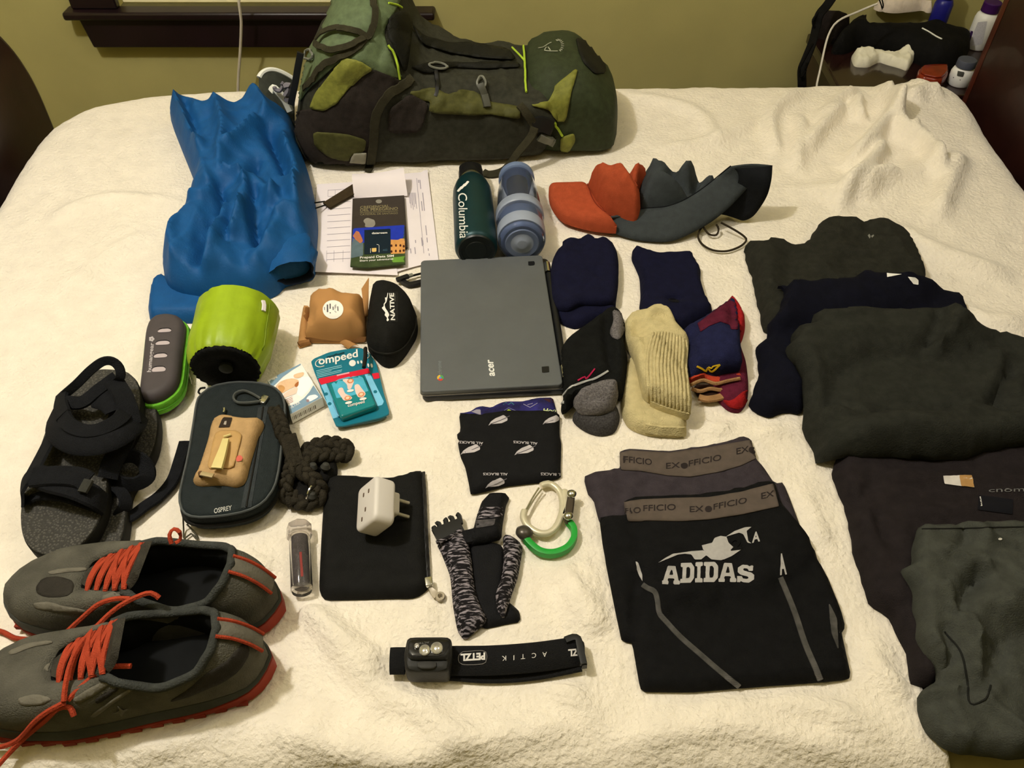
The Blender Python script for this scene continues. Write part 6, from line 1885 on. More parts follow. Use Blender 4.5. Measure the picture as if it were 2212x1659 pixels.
VAR = {'I': ([(0, 0), (1, 0), (1, .2), (.72, .2), (.72, .8), (1, .8), (1, 1), (0, 1), (0, .8), (.28, .8), (.28, .2), (0, .2)], None),
       'D': ([(0, 0), (.75, 0), (1, .22), (1, .78), (.75, 1), (0, 1), (0, .8), (.14, .8), (.14, .2), (0, .2)], [(.42, .22), (.42, .78), (.62, .78), (.7, .68), (.7, .32), (.62, .22)]),
       'A': ([(0, 0), (.36, 0), (.36, .18), (.3, .18), (.33, .3), (.67, .3), (.7, .18), (.64, .18), (.64, 0), (1, 0), (1, .18), (.93, .18), (.72, 1), (.28, 1), (.07, .18), (0, .18)], [(.39, .48), (.61, .48), (.53, .8), (.47, .8)]),
       'S': ([(.02, .02), (.2, .02), (.24, .1), (.35, .02), (.7, 0), (1, .2), (1, .45), (.85, .58), (.4, .66), (.34, .74), (.42, .8), (.62, .78), (.68, .66), (.92, .66), (.92, .98), (.76, .98), (.72, .92), (.6, 1), (.3, 1), (.04, .82), (.04, .58), (.2, .44), (.62, .36), (.7, .28), (.6, .2), (.36, .22), (.28, .36), (.02, .36)], None)}
for i, (ch, x0, x1, y0, y1) in enumerate((('A', 525, 632, 946, 950), ('D', 634, 716, 942, 940), ('I', 722, 766, 938, 937), ('D', 772, 858, 935, 934), ('A', 862, 968, 932, 934), ('S', 970, 1074, 936, 940))):
    hz = (-112, -122, -122, -120, -112, -106)[i]
    put = lambda pts: B7([(x0 + u * (x1 - x0) + 4 * w, y0 + u * (y1 - y0) + w * hz) for u, w in pts])
    lo_l = part('lettering', decal(put(VAR[ch][0]), U2.bvh, .0008, 4), m_sv, u2)
    if VAR[ch][1]:
        part('counter', decal(put(VAR[ch][1]), U2.bvh, .0012, 4), m_bk2, lo_l)
part('print_patch', decal(B7([(503, 818), (545, 790), (590, 765), (700, 750), (775, 745), (800, 770), (880, 806), (820, 800), (790, 775), (760, 800), (720, 800), (700, 770), (660, 765), (620, 770), (560, 795)]), U2.bvh, .0009, 4), m_sv, u2)
part('print_patch', decal(B7([(770, 740), (762, 715), (825, 700), (838, 672), (875, 660), (910, 665), (922, 700), (960, 735), (1000, 740), (940, 780), (878, 806), (820, 790)]), U2.bvh, .001, 4), m_sv, u2)
part('print_patch', decal(B7([(905, 665), (960, 630), (1020, 608), (1060, 606), (1030, 630), (1040, 690), (1060, 705), (1035, 700), (1010, 650), (985, 640)]), U2.bvh, .001, 4), m_sv, u2)
part('lettering', ptext('2', *B7([(935, 745), (1000, 738)]), (0, -26), U2.bvh, .0014, .04), m_bk2, u2)
part('lettering', ptext('A', *B7([(1062, 700), (1110, 690)]), (0, -22), U2.bvh, .0012, .03), m_sv, u2)
part('lettering', ptext('A', *B7([(1228, 884), (1268, 878)]), (-4, -42), U2.bvh, .0012, .05), m_sv, u2)
part('print_patch', decal(B7([(368, 812), (380, 815), (408, 890), (412, 930), (392, 900), (375, 860)]), U2.bvh, .001, 4), m_sv, u2)
m_sm = fab('contrast_seam', '#7f7d7b', .85, .3, .9, 500, wave='Y')
part('seam', pstrap(B7([(412, 950), (440, 970), (482, 990), (500, 1045), (512, 1120), (560, 1180), (640, 1265), (760, 1370), (870, 1465), (985, 1556)]), U2.bvh, .0062, .0012, .0008), m_sm, u2)
part('seam', pstrap(B7([(1232, 905), (1262, 975), (1320, 1120), (1380, 1300), (1440, 1440), (1470, 1515)]), U2.bvh, .0068, .0012, .0008), m_sm, u2)
part('seam', pstrap(B7([(1524, 1068), (1548, 1150), (1556, 1230), (1576, 1330)]), U2.bvh, [.001, .008, .007, .001], .0012, .0008), m_sm, u2)

# ================================================================ running shoes
m_sh = fab('shoe_mesh', '#57554c', .85, .32, .8, 600, vs=26)
m_sh2 = fab('shoe_overlay', '#6b675c', .75, .12, .4, 400)
m_ln = fab('shoe_lining', '#3e403d', .95, .2, .8, 500)
m_in = mat('shoe_inside', '#131414', .95, .2)
m_mid = mat('midsole', '#3a3c36', .7, .12, 60, .2, 200)
m_out = mat('outsole', '#8c2f1c', .65, .12, 60)
m_lc = fab('lace_orange', '#a8422a', .85, .12, .7, 700)
SL = .302
LAT = [(0, 0), (.012, .014), (.04, .026), (.1, .039), (.2, .048), (.35, .0525), (.5, .048), (.65, .042), (.8, .039), (.92, .033), (.975, .02), (1, 0)]
MED = [(0, 0), (.012, .014), (.04, .027), (.1, .041), (.2, .0475), (.32, .046), (.5, .038), (.65, .036), (.8, .036), (.92, .032), (.975, .02), (1, 0)]
CLX = [(0, 0), (.15, .004), (.4, .0), (.7, -.002), (1, 0)]


def shoe(px_o, ang, side, label):
    """side = +1: outer edge towards the viewer; local x runs toe to heel"""
    o = np.array([px_o[0], px_o[1], 0.])
    M = Matrix.Translation(Vector(o)) @ Matrix.Rotation(ang, 4, 'Z')
    t = thing('running_shoe', label, 'shoe', tuple(M @ Vector((.15, 0, 0))), 'pair of trail running shoes')
    s_ = np.r_[0, .006, .02, .05, np.linspace(.09, .93, 22), .96, .985, .996]
    ring = [(s, -1) for s in s_] + [(1., -1)] + [(s, 1) for s in s_[::-1][:-1]]

    def wid(s, sd):
        tab = LAT if sd * side < 0 else MED
        a = np.array(tab)
        return np.interp(s, a[:, 0], a[:, 1]) * .94

    def foot(s, sd, off=0., z=0.):
        cl = np.interp(s, *np.array(CLX).T)
        return np.array([s * SL, cl + sd * (wid(s, sd) + off), z + .012 * max(0, 1 - s / .22) ** 2])

    def ringat(off, zf__):
        R_ = []
        P0 = np.array([foot(s, sd) for s, sd in ring])
        Tn = np.roll(P0, -1, 0) - np.roll(P0, 1, 0)
        for i, (s, sd) in enumerate(ring):
            n = np.array([Tn[i, 1], -Tn[i, 0], 0])
            n /= np.linalg.norm(n) + 1e-9
            p = P0[i] + n * off
            p[2] = P0[i, 2] + zf__(s)
            R_.append(p)
        return np.array(R_)

    def rim(s, sd):
        X = np.interp(s, [0, .12, .3, .55, .62, .75, .88, .96, 1.], [.098, .102, .120, .162, .174, .210, .245, .262, .267])
        Yw = np.interp(s, [0, .12, .3, .55, .62, .75, .88, .96, 1.], [.004, .016, .022, .029, .036, .041, .035, .02, .0])
        Z = np.interp(s, [0, .12, .3, .55, .62, .75, .88, .96, 1.], [.066, .069, .076, .088, .084, .070, .078, .094, .099])
        return np.array([X, sd * Yw, Z])

    zb = lambda s: .023
    A = ringat(.0, zb)
    Cc = np.array([rim(s, sd) for s, sd in ring])
    rings = []
    for k in np.linspace(0, 1, 12):
        Bq = A + (Cc - A) * np.array([.05, .05, 0])
        # the ankle part rises steeply, the toe box arches
        Bq[:, 2] = A[:, 2] + (Cc[:, 2] - A[:, 2]) * np.array([.80 if s > .5 else 1.05 for s, _ in ring])
        T_ = np.roll(A, -1, 0) - np.roll(A, 1, 0)
        nn = np.c_[T_[:, 1], -T_[:, 0], np.zeros(len(T_))]
        nn /= np.linalg.norm(nn, axis=1)[:, None] + 1e-9
        Bq = Bq + nn * .004
        P = (1 - k) ** 2 * A + 2 * k * (1 - k) * Bq + k * k * Cc
        for i in range(len(P)):
            P[i, 2] += .0016 * noise.noise(Vector((P[i, 0] * 45, P[i, 1] * 60, side * 3.))) * math.sin(k * math.pi)
        rings.append(P)
    up = xf(loft(rings, True, False, False), M)
    part('upper', up, m_sh, t, smooth=60, solid=.0025)
    # lining from the collar down to the insole
    cen = np.array([.205, 0, 0])
    L1 = Cc.copy()
    L2 = cen + (Cc - cen) * np.array([.93, .86, 1]) - np.array([0, 0, .012])
    L3 = cen + (Cc - cen) * np.array([.93, .9, 1])
    L3[:, 2] = .034
    L4 = cen + (Cc - cen) * np.array([.5, .5, 1])
    L4[:, 2] = .033
    part('lining', xf(loft([L1, L2, L3, L4], True, False, True), M), m_in, t, smooth=60)
    col = [i for i, (s, sd) in enumerate(ring) if s >= .52]
    cpts = np.array([Cc[i] for i in col]) + np.array([0, 0, .001])
    part('collar', xf(tube(cpts, .0046, 10, step=.006), M), m_ln, t, smooth=80)
    # sole
    oz = lambda s: .008 + .016 * max(0, (s - .72) / .28) ** 1.5
    o0, o1 = ringat(.001, lambda s: .0), ringat(.0045, lambda s: .003)
    o2, o3 = ringat(.0045, oz), ringat(.002, lambda s: oz(s) + .001)
    part('outsole', xf(loft([o0, o1, o2, o3]), M), m_out, t, smooth=40)
    part('midsole', xf(loft([ringat(.0, oz), ringat(.0038, lambda s: oz(s) + .002), ringat(.0042, lambda s: max(.019, oz(s) + .004)), ringat(.0022, lambda s: max(.0265, oz(s) + .006)), ringat(-.003, lambda s: max(.028, oz(s) + .006))]), M), m_mid, t, smooth=45)
    for k in range(13):
        s = .06 + k * .07
        for sd in (-1, 1):
            p = foot(s, sd, -.002)
            lug = box(p[0] - .006, p[0] + .006, p[1] - .007, p[1] + .007, p[2] - .0005, p[2] + .006)
            part('lug', xf(lug, M), m_out, t, smooth=0)
    # tongue
    tg = [(.100, 0, .064), (.125, 0, .0725), (.148, 0, .082), (.164, 0, .093), (.174, 0, .105), (.177, 0, .111)]
    part('tongue', xf(ribbon(tg, [.02, .044, .052, .056, .052, .04], .007, [(-.3, 0, 1), (-.5, 0, 1), (-.7, 0, .8), (-.9, 0, .5)]), M), fab('tongue_mesh', '#3d3a33', .9, .2, .8), t, smooth=70)
    # laces: crossed flat laces over the tongue
    rows = []
    for k in range(5):
        x = .112 + k * .0122
        z = np.interp(x, [.1, .125, .15, .172], [.074, .083, .0935, .104])
        w = .019 + .0016 * k
        zs_ = z - .008
        rows.append((x, z, w, zs_))
    for k, (x, z, w, zs_) in enumerate(rows):
        part('lace', xf(ribbon([(x, -w - .003, zs_ + .002), (x, -w * .5, z), (x + .002, w * .5, z), (x + .003, w + .003, zs_ + .002)], .0062, .0016, (-.4, 0, 1)), M), m_lc, t, smooth=60)
        if k < 4:
            x2, z2, w2, zs2 = rows[k + 1]
            part('lace', xf(ribbon([(x, -w - .002, zs_ + .004), (x + .005, 0, z + .003), (x2, w2 + .002, zs2 + .003)], .0056, .0016, (-.4, 0, 1)), M), m_lc, t, smooth=60)
            if k > 1:
                part('lace', xf(ribbon([(x, w + .002, zs_ + .004), (x + .005, 0, z + .0045), (x2, -w2 - .002, zs2 + .003)], .0056, .0016, (-.4, 0, 1)), M), m_lc, t, smooth=60)
    # heel pull tab: grey webbing loop with orange edges
    hp = [(.266, 0, .101), (.280, 0, .092), (.293, 0, .076), (.302, 0, .058)]
    part('heel_tab', xf(ribbon(hp, .018, .003, [(.5, 0, 1), (.8, 0, .6), (1, 0, .3)]), M), m_sh2, t, smooth=70)
    for sd in (-1, 1):
        part('tab_edge', xf(tube([(p[0] + .0015, sd * .0095, p[2] + .001) for p in hp], .002, 6), M), m_lc, t)
    return t, bvh(up), M, up


near, TN, MN, upn = shoe(G((-30, 1480))[:2] + np.array([.004, -.026]), .15, 1, 'nearer grey trail running shoe with orange laces, at lower left corner')
far_, TF, MF_, upf = shoe(G((38, 1322))[:2] + np.array([0, .009]), -.03, -1, 'farther grey trail running shoe, heel beside clear vial and pouch')


def ov(t, tree, pts, m=m_sh2, name='overlay', off=.0017, it=1):
    v, f = decal(B4(pts), tree, off, 6, it)
    if len(f):
        part(name, (v, f), m, t, smooth=70, solid=.0006)


m_shd = fab('shoe_dark_overlay', '#302d28', .8, .15)
ov(near, TN, [(300, 980), (340, 935), (430, 925), (425, 1000), (370, 1015)])
ov(near, TN, [(500, 1180), (600, 1120), (760, 1030), (900, 960), (1040, 980), (900, 1010), (760, 1080), (640, 1160), (540, 1210)])
ov(near, TN, [(650, 1180), (740, 1130), (840, 1085), (830, 1105), (740, 1170), (670, 1210)], m_shd)
ov(near, TN, [(620, 1290), (760, 1190), (900, 1100), (1015, 1050), (900, 1125), (760, 1220), (650, 1305)], m_sh2, 'stripe')
ov(near, TN, [(1420, 1000), (1560, 920), (1640, 830), (1690, 780), (1720, 860), (1650, 980), (1540, 1060), (1440, 1100), (1300, 1160), (1150, 1200), (1300, 1110)], m_shd)
ov(near, TN, [(780, 1270), (830, 1250), (815, 1215), (850, 1245), (890, 1235), (855, 1262), (840, 1290), (825, 1268)], m_sh2, 'emblem', .0026, 0)
ov(far_, TF, [(580, 380), (620, 345), (690, 345), (680, 385), (610, 400)])
ov(far_, TF, [(330, 310), (430, 285), (600, 275), (610, 300), (450, 315), (350, 330)])
ov(far_, TF, [(700, 480), (800, 440), (900, 420), (990, 400), (1080, 440), (960, 470), (820, 520), (730, 540)])
ov(far_, TF, [(250, 420), (300, 350), (420, 340), (520, 380), (500, 470), (380, 490), (270, 470)], m_shd)
for q in ([(60, 860), (200, 800), (360, 780), (380, 800), (220, 830), (80, 890)], [(120, 1180), (260, 1150), (380, 1180), (300, 1220), (160, 1230)], [(1060, 1010), (1180, 1060), (1250, 1060), (1240, 1090), (1150, 1100), (1040, 1060)]):
    ov(near, TN, q)
for q in ([(230, 520), (330, 510), (460, 540), (600, 560), (600, 590), (440, 580), (260, 560)], [(760, 200), (860, 190), (960, 200), (900, 230), (780, 240)], [(1180, 490), (1300, 520), (1420, 540), (1400, 570), (1280, 560)]):
    ov(far_, TF, q)
# long lace ends, lying over the shoes and onto the blanket
part('lace_end', tube([G(p) for p in B4([(1100, 485, .095), (1040, 450, .10), (940, 480, .10), (800, 560, .09), (660, 690, .08), (540, 830, .088), (480, 960, .09), (450, 1100, .085), (440, 1200, .08)])], .0028, 6), m_lc, far_)
part('lace_end', tube([G(p) for p in B4([(900, 490, .092), (800, 490, .09), (680, 530, .082), (560, 630, .065), (440, 740, .05)])], .0028, 6), m_lc, far_)
part('lace_end', tube([G(p) for p in B4([(905, 955, .09), (780, 960, .09), (680, 1000, .086), (560, 1100, .08), (470, 1190, .076)])], .0028, 6), m_lc, near)
part('lace_end', tube([G(p) for p in B4([(440, 1210, .078), (330, 1270, .066), (240, 1340, .05), (130, 1460, .02), (20, 1510, .006), (-60, 1515, .004)])], .0028, 6), m_lc, near)
part('lace_end', tube([G(p) for p in B4([(510, 1300, .064), (480, 1240, .07), (400, 1250, .07), (300, 1340, .05), (180, 1440, .024), (60, 1560, .005), (-20, 1650, .004)])], .0028, 6), m_lc, near)
part('lace_end', tube([G(p, .004) for p in B4([(-60, 700), (20, 720), (100, 760), (190, 770)])], .0028, 6), m_lc, far_)
part('loop_tab', tube([G(p) for p in B4([(1185, 110, .1), (1170, 50, .108), (1200, 8, .112), (1240, 30, .11), (1245, 80, .1), (1210, 105, .1)])], .0024, 6, flat=.6), m_lc, far_)

# ================================================================ sandals, one laid on the other
m_fb = mat('footbed', '#46443e', .8, .15, 60, .0, 300)
nt = m_fb.node_tree
vo = nt.nodes.new('ShaderNodeTexVoronoi')
vo.inputs['Scale'].default_value = 320
bp_ = nt.nodes.new('ShaderNodeBump')
bp_.inputs['Distance'].default_value = .0015
tcn = [k for k in nt.nodes if k.type == 'TEX_COORD'][0]
nt.links.new(tcn.outputs['Object'], vo.inputs['Vector'])
nt.links.new(vo.outputs['Distance'], bp_.inputs['Height'])
nt.links.new(bp_.outputs[0], nt.nodes['Principled BSDF'].inputs['Normal'])
for n in nt.nodes:
    if n.type == 'MAP_RANGE':
        nt.links.new(vo.outputs['Distance'], n.inputs[0])
        n.inputs[1].default_value = .1
        n.inputs[2].default_value = .5
    if n.type == 'MIX':
        n.inputs[6].default_value = (.115, .108, .092, 1)
        n.inputs[7].default_value = (.045, .043, .037, 1)
m_sol = mat('sandal_sole', '#15140f', .8, .2)
m_ss = fab('sandal_strap', '#16171a', .85, .2, .8, 800)
FB = [(560, 215), (640, 172), (740, 153), (850, 158), (930, 170), (990, 220), (1022, 290), (1030, 400), (1005, 540), (945, 660), (860, 760), (800, 850), (785, 950), (782, 1050), (760, 1180), (705, 1310), (620, 1420), (520, 1490), (430, 1515), (330, 1522), (240, 1490), (180, 1430), (145, 1330), (140, 1200), (170, 1010), (240, 880), (260, 800), (340, 570), (400, 420), (460, 310)]
FBz = .048
fp = plan(B2(FB), FBz, 1)
sh1 = (np.array([.022, -.02]))
sd2 = thing('sandal', 'black strappy sandal mostly hidden beneath the other sandal', 'sandal', (*(fp.mean(0) + sh1), 0))
part('sole', slab(fp + sh1, .001, .022, .003), m_sol, sd2, smooth=40)
part('footbed', slab(offset(fp, -.002) + sh1, .021, .0235, .001, 1), m_fb, sd2, smooth=40)
sd1 = thing('sandal', 'black sport sandal with textured grey footbed, lying on top', 'sandal', (*fp.mean(0), .024))
part('sole', slab(fp, .025, FBz - .002, .003), m_sol, sd1, smooth=40)
part('footbed', slab(offset(fp, -.001), FBz - .004, FBz, .0015, 2), m_fb, sd1, smooth=40)


def sstrap(pts, w, t=.003, up=(0, 0, 1), par=None, name='strap', m=None):
    return part(name, ribbon([G(p) for p in B2(pts)], w, t, up, step=.003), m or m_ss, par or sd1, smooth=60)


# toe strap
sstrap([(180, 1150, .05), (165, 1030, .066), (240, 935, .078), (400, 985, .082), (560, 1030, .080), (690, 1090, .072), (770, 1150, .052)], .030, .0035, [(-.8, 0, .5), (-.5, 0, 1), (0, 0, 1), (.3, 0, 1), (.9, 0, .5)], None, 'toe_strap')
sstrap([(230, 950, .086), (400, 935, .089), (560, 945, .088), (640, 985, .084)], .026, .003, (0, -.2, 1), None, 'toe_strap')
part('strap_tab', ribbon([G(p) for p in B2([(600, 1060, .085), (650, 970, .088)])], .012, .003), fab('strap_tab_grey', '#34342f', .8, .1), sd1)
part('toe_strap', ribbon([G(p) for p in B2([(200, 1120, .052), (300, 1085, .06), (460, 1095, .066), (620, 1145, .062), (740, 1185, .05)])], .012, .003), m_ss, sd1)
# side straps
sstrap([(245, 900, .075), (330, 740, .066), (400, 600, .062)], .024, .003, (-.5, 0, 1), None, 'side_strap')
sstrap([(960, 560, .06), (900, 700, .064), (820, 850, .058), (790, 960, .05)], .024, .003, (.6, 0, .8), None, 'side_strap')
# instep band
sstrap([(395, 470, .052), (430, 590, .074), (540, 670, .086), (680, 690, .09), (820, 650, .088), (930, 570, .078), (1010, 470, .055)], .038, .004, [(-.8, 0, .6), (-.4, 0, 1), (0, -.2, 1), (.4, 0, 1), (.8, 0, .6)], None, 'instep_strap')
sstrap([(450, 400, .062), (480, 540, .084), (600, 610, .092), (740, 600, .094), (880, 520, .086), (940, 420, .066)], .02, .004, [(-.8, 0, .6), (0, -.2, 1), (.8, 0, .6)], None, 'instep_strap')
sstrap([(455, 330, .06), (440, 420, .07), (460, 500, .08)], .022, .0035, (-.6, 0, 1), None, 'side_strap')
sstrap([(840, 250, .085), (900, 350, .085), (940, 460, .078), (960, 560, .07)], .026, .0035, (.5, 0, 1), None, 'side_strap')
sstrap([(480, 400, .07), (600, 400, .076), (720, 310, .08), (850, 215, .086)], .018, .003, (0, -.5, 1), None, 'ankle_strap')
sstrap([(720, 370, .074), (800, 400, .078), (860, 470, .076), (800, 510, .06)], .03, .003, (.2, -.3, 1), None, 'ankle_strap')
# heel loop standing up
sstrap([(480, 340, .062), (560, 270, .085), (660, 170, .1), (750, 108, .106), (820, 105, .106), (870, 150, .1), (880, 220, .09), (840, 260, .08)], .012, .0035, [(0, -1, .3), (0, -1, .5), (.5, -1, .3)], None, 'heel_strap')
# loose tails on the right
sstrap([(800, 880, .04), (880, 810, .05), (980, 800, .05), (1060, 860, .045), (1075, 950, .035), (1000, 1000, .03), (900, 1000, .034), (830, 960, .04)], .02, .003, (.3, -1, .4), sd2, 'strap_loop')
sstrap([(850, 1270, .014), (950, 1240, .012), (1060, 1160, .010), (1170, 1080, .008), (1260, 970, .008), (1310, 830, .008), (1352, 690, .009)], .0165, .003, (0, 0, 1), sd2, 'strap_tail')
sstrap([(810, 1000, .03), (890, 1060, .034), (920, 1140, .03), (880, 1220, .02), (840, 1290, .01)], .016, .003, (.8, -.2, .6), sd2, 'strap')

# ================================================================ nightstand beyond the bed and the things on it
NZ = -.06
m_nt = mat('nightstand_wood', '#241210', .16, .3, 14, .05, 60, spec=.5, coat=.4)
nx0, nx1, ny0, ny1 = .765, 1.27, 1.80, WALL - .015
ns = thing('nightstand', 'dark glossy wooden nightstand in the far corner beside headboard', 'nightstand', ((nx0 + nx1) / 2, (ny0 + ny1) / 2, FLOOR))
part('top', box(nx0, nx1, ny0, ny1, NZ - .025, NZ), m_nt, ns, bev=.004)
part('cabinet', box(nx0 + .015, nx1 - .015, ny0 + .015, ny1 - .005, FLOOR + .08, NZ - .025), m_wood, ns, bev=.003)
for k in range(2):
    z0 = FLOOR + .12 + k * .22
    d = part('drawer', box(nx0 + .03, nx1 - .03, ny0 - .002, ny0 + .016, z0, z0 + .2), m_wood, ns, bev=.004)
    part('knob', lathe([(0, .006), (-.012, .006), (-.016, .014), (-.022, .012), (-.024, .002)], ((nx0 + nx1) / 2, ny0, z0 + .1), ((nx0 + nx1) / 2, ny0 + 1, z0 + .1), 16), MATS['steel'], d)
for x in (nx0 + .04, nx1 - .04):
    for y in (ny0 + .04, ny1 - .04):
        part('foot', slab(rrect(.05, .05, .008, 3, x, y), FLOOR, FLOOR + .085, .003), m_wood, ns)


def NP(p, dz=0., z=None):
    return G(p, NZ + dz)


def blob(pxs, z0, t, m_, ew=.02, nzv=(.003, 25), folds=(), step=.008, zr=None, rid=(0, 20)):
    return cloth(C2(pxs), t=t, z=z0, ew=ew, step=step, nz=nzv, folds=[(C2(a), b, c) for a, b, c in folds], zr=zr if zr is not None else z0 + t * .5, rid=rid)


m_bag = fab('bag_black', '#0d0c0b', .8, .3, .5, 400)
m_bag2 = fab('bag_brown', '#1b1512', .75, .3, .5, 400)
bgs = blob([(262, 30, .02), (330, 20, .02), (700, -30, .04), (860, -20, .04), (870, 150, .0), (720, 160, -.01), (560, 300, -.03), (380, 460, -.05), (350, 430, -.05), (300, 330, -.04), (235, 300, -.03)], NZ, .075, m_bag2, .03, (.004, 20), step=.01, zr=-.02)
bag = soft_thing('shoulder_bag', 'dark brown bag at the back of the nightstand', 'bag', bgs, m_bag2, body='bag_body')
part('strap', ribbon([GY(p, y) for p, y in zip(C2([(400, -40), (330, 60), (250, 160), (215, 300), (170, 470), (100, 650), (60, 760), (60, 900), (60, 990)]), (2.06, 2.05, 2.03, 2.02, 1.98, 1.95, 1.94, 1.93, 1.93))], .022, .003, (-.6, -.8, .2)), m_bag, bag)
part('strap', tube([GY(p, y) for p, y in zip(C2([(300, 90), (220, 160), (180, 230), (200, 300), (230, 310)]), (2.05, 2.03, 2.02, 2.02, 2.02))], .003, 6), m_bag, bag)
part('strap', tube([GY(p, 1.92) for p in C2([(180, 470), (110, 600), (40, 740), (45, 830), (90, 790), (120, 680)])], .003, 6), m_bag, bag)

bl_ = blob([(380, 460), (560, 260), (740, 160, -.02), (850, 190, 0), (950, 110, .02), (1100, 60, .03), (1300, 60, .03), (1400, 130, .01), (1420, 220, -.01), (1600, 330, -.03), (1780, 420, -.04), (1900, 520, -.05), (1830, 600), (1760, 640), (1500, 640), (1350, 560), (1100, 470), (900, 440), (700, 400), (560, 470)], NZ, .06, m_bag, .035, (.004, 24), (([(740, 360), (850, 270), (960, 180)], -.012, .01), ([(1280, 280), (1400, 320), (1600, 430)], .008, .01)), .01, zr=-.03)
jk2 = soft_thing('black_clothing', 'heap of black clothing on the nightstand behind the tissue', 'clothing', bl_, m_bag)
part('white_cord', pcord(C2([(1365, 310), (1440, 350), (1520, 400), (1580, 428)]), bl_.bvh, .0018, .001), MATS['white_piping'], jk2)

wc = blob([(860, -40, .03), (1380, -40, .03), (1430, 60, .01), (1480, 180, -.01), (1400, 190, -.01), (1390, 70, .01), (1300, 40, .02), (1100, 60, .02), (960, 90, .01), (930, 120, 0), (905, 215, -.02), (870, 215, -.02), (855, 110, .0)], .0, .03, m_paper, .012, (.002, 40), (), .007, zr=.015)
wch = soft_thing('white_hat', 'off-white cap with pale rim lying on the black clothing', 'cap', wc, fab('cap_white', '#d6c8b8', .85, .08), body='brim')
part('pen_clip', tube([GY(p, 1.97) for p in C2([(900, -10), (925, 60), (935, 100), (945, 60), (930, -10)])], .0016, 6), m_plb, wch)

ts_ = blob([(690, 470), (720, 395, -.02), (760, 400, -.02), (880, 435, -.02), (905, 385, -.01), (925, 440, -.02), (1060, 465, -.02), (1200, 530), (1345, 552), (1280, 620), (1230, 712), (1150, 680), (1000, 640), (920, 610), (860, 640), (800, 672), (650, 665), (625, 610), (612, 555), (660, 560)], NZ, .02, m_paper, .012, (.003, 45), (([(720, 420), (900, 450), (1100, 520), (1280, 590)], .012, .012), ([(660, 600), (760, 580), (840, 600)], .008, .01)), .005, zr=-.045, rid=(.004, 35))
tag(part('crumpled_tissue', ts_.vf, mat('tissue', '#e6e1cc', .95, .05, 60, .6, 150), smooth=70), 'crumpled white tissue lying on the dark nightstand', 'tissue')

orp = [G(p, NZ + .03)[:2] for p in C2([(1335, 715), (1480, 700), (1620, 700), (1665, 720), (1655, 800), (1570, 870), (1330, 820)])]
oc_ = thing('orange_case', 'glossy orange-brown case on nightstand beside small white bottle', 'case', (*np.mean(orp, 0), NZ))
m_oc2 = mat('amber_plastic', '#7a2510', .2, .2, 40, spec=.5)
part('case_body', slab(resample(chaikin(orp, 1), .005), NZ + .001, NZ + .03, .008), m_oc2, oc_, smooth=60)
part('case_lid', slab(offset(ccw(resample(chaikin(orp, 1), .005)), -.004), NZ + .029, NZ + .034, .003), m_oc2, oc_, smooth=60)


def standing(base_px, top_px, prof, label, name, m_body, cat='bottle'):
    """upright bottle: base centre seen at base_px, profile [(height, radius)]"""
    b = G(base_px, NZ + .001)
    t = thing(name, label, cat, tuple(b))
    return b, t


m_bw = mat('bottle_white', '#e9e8e6', .35, .02, spec=.4)
b, t = standing(C2([(1945, 505)])[0], None, None, 'tall white supplement bottle with purple cap on nightstand', 'supplement_bottle', None)
z1 = np.array([0, 0, 1.])
bvv = lathe([(0, .003), (0, .026), (.003, .028), (.070, .028), (.080, .0255), (.086, .019), (.088, .017)], b, b + z1, 32)
part('body', bvv, m_bw, t, smooth=40)
part('cap', lathe([(.087, .018), (.088, .0215), (.108, .021), (.110, .019), (.110, .002)], b, b + z1, 28), mat('purple_cap', '#3a1352', .45, .1, 60), t, smooth=40)
tb = bvh(bvv)
part('label_band', decal(C2([(1800, 315), (1925, 340), (1880, 470), (1770, 430)]), tb, .0005, 5), mat('label_purple', '#3a1f52', .5, .15, 200), t)
part('label_grey', decal(C2([(1975, 240), (2075, 230), (2020, 480), (1900, 500), (1930, 350)]), tb, .0005, 5), mat('label_pale', '#bdbbc2', .5, .12, 400), t)
rows = [(*C2([(1815, 262), (1880, 290)]), 2.), (*C2([(1822, 225), (1900, 250)]), 1.2)]
part('printed_text', strips(rows, tb, .0008), m_ink2, t)
b, t = standing(C2([(1760, 905)])[0], None, None, 'small white bottle with grey cap nearest the headboard', 'pill_bottle', None)
bvv = lathe([(0, .003), (0, .024), (.003, .026), (.028, .026), (.036, .023), (.041, .018), (.042, .016)], b, b + z1, 32)
part('body', bvv, m_bw, t, smooth=40)
part('cap', lathe([(.041, .018), (.042, .0215), (.056, .021), (.058, .0195), (.058, .002)], b, b + z1, 28), mat('grey_cap', '#4a4e5c', .5, .08, 60), t, smooth=40)
tb = bvh(bvv)
part('logo_print', decal(C2([(1755, 770), (1830, 785), (1812, 838), (1745, 825)]), tb, .0005, 4), mat('logo_dark', '#3a3a36', .6, .3, 500), t)
part('printed_text', strips([(*C2([(1705, 840), (1785, 868)]), 2.)], tb, .0006), m_ink2, t)
b = np.array([GY((2026, 45), 2.105)[0], 2.105, NZ + .001])
t = thing('blue_bottle', 'blue plastic bottle standing at the back of the nightstand', 'bottle', tuple(b))
m_bb2 = mat('blue_plastic', '#1c1c78', .35, .12, 40, spec=.4)
part('body', lathe([(0, .003), (0, .020), (.003, .022), (.085, .022), (.095, .018), (.1, .012)], b, b + z1, 28), m_bb2, t, smooth=40)
part('cap', lathe([(.099, .013), (.1, .016), (.13, .015), (.132, .002)], b, b + z1, 24), m_bb2, t, smooth=40)
wcab = [GY(p, y) for p, y in zip(C2([(880, 40), (780, 80), (640, 140), (500, 200), (410, 270), (350, 380), (310, 520), (280, 660), (250, 800), (225, 910), (220, 1000)]), (1.96, 1.96, 1.95, 1.94, 1.93, 1.92, 1.90, 1.88, 1.86, 1.84, 1.83))]
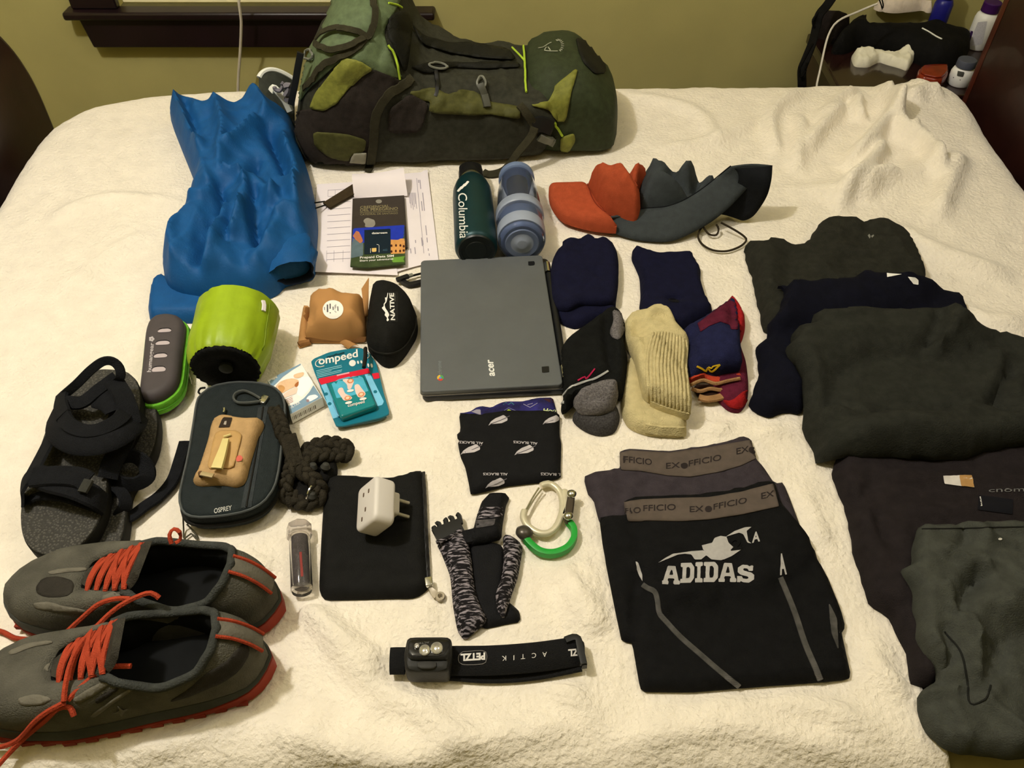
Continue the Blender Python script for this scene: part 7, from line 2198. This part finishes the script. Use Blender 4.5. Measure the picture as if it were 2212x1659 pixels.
tag(part('white_cable', tube(wcab, .0024, 6, step=.01), mat('cable_white', '#cfcac0', .5, .03)), 'thin white cable running down over the front of nightstand', 'cable')

# ================================================================ blanket, pressed flat under whatever lies on it
bpy.context.view_layer.update()
PX0, PY0, PS = -1.1, .1, .006
mask = np.zeros((370, 320), bool)
for o in bpy.data.objects:
    if o.type != 'MESH' or o.name.split('.')[0] in ('mattress', 'headboard', 'footboard', 'wall_back', 'floor', 'ceiling', 'box_spring', 'bed_rail', 'headboard_post'):
        continue
    me = o.data
    co = np.empty(len(me.vertices) * 3)
    me.vertices.foreach_get('co', co)
    Wm = np.array(o.matrix_world)
    co = co.reshape(-1, 3) @ Wm[:3, :3].T + Wm[:3, 3]
    co = co[(co[:, 2] < .02) & (co[:, 2] > -.01)]
    i = ((co[:, 0] - PX0) / PS).astype(int)
    j = ((co[:, 1] - PY0) / PS).astype(int)
    k = (i >= 0) & (j >= 0) & (i < 370) & (j < 320)
    mask[i[k], j[k]] = True


def shift(m, n):
    r = m.copy()
    for _ in range(n):
        q = r.copy()
        q[1:] |= r[:-1]
        q[:-1] |= r[1:]
        q[:, 1:] |= r[:, :-1]
        q[:, :-1] |= r[:, 1:]
        r = q
    return r


closed = ~shift(~shift(mask, 5), 4)
soft = closed.astype(float)
for _ in range(4):
    soft[1:-1, 1:-1] = (soft[1:-1, 1:-1] * 2 + soft[:-2, 1:-1] + soft[2:, 1:-1] + soft[1:-1, :-2] + soft[1:-1, 2:]) / 6


def pressed(Q):
    h = blanket_h(Q)
    i = np.clip(((Q[:, 0] - PX0) / PS).astype(int), 0, 369)
    j = np.clip(((Q[:, 1] - PY0) / PS).astype(int), 0, 319)
    w = np.clip(soft[i, j] * 1.6, 0, 1)
    return h * (1 - w) + np.minimum(h, -.0026) * w


def blanket_map(Q):
    Q = Q.copy()
    s, ah = cut_s(Q)
    k = (s < 0) & (s >= -.009) & (ah > -.01)
    Q[k] -= s[k][:, None] * cn
    return bedcloth(Q, .055, .24, pressed)


BL = gridmesh(-1.12, 1.04, .12, 1.9, .0075, blanket_map, keep_blanket)
bo = part('blanket', BL, m_blanket, solid=.003, smooth=180)
tag(bo, 'cream plush fleece blanket with soft folds spread over the whole bed', 'blanket')
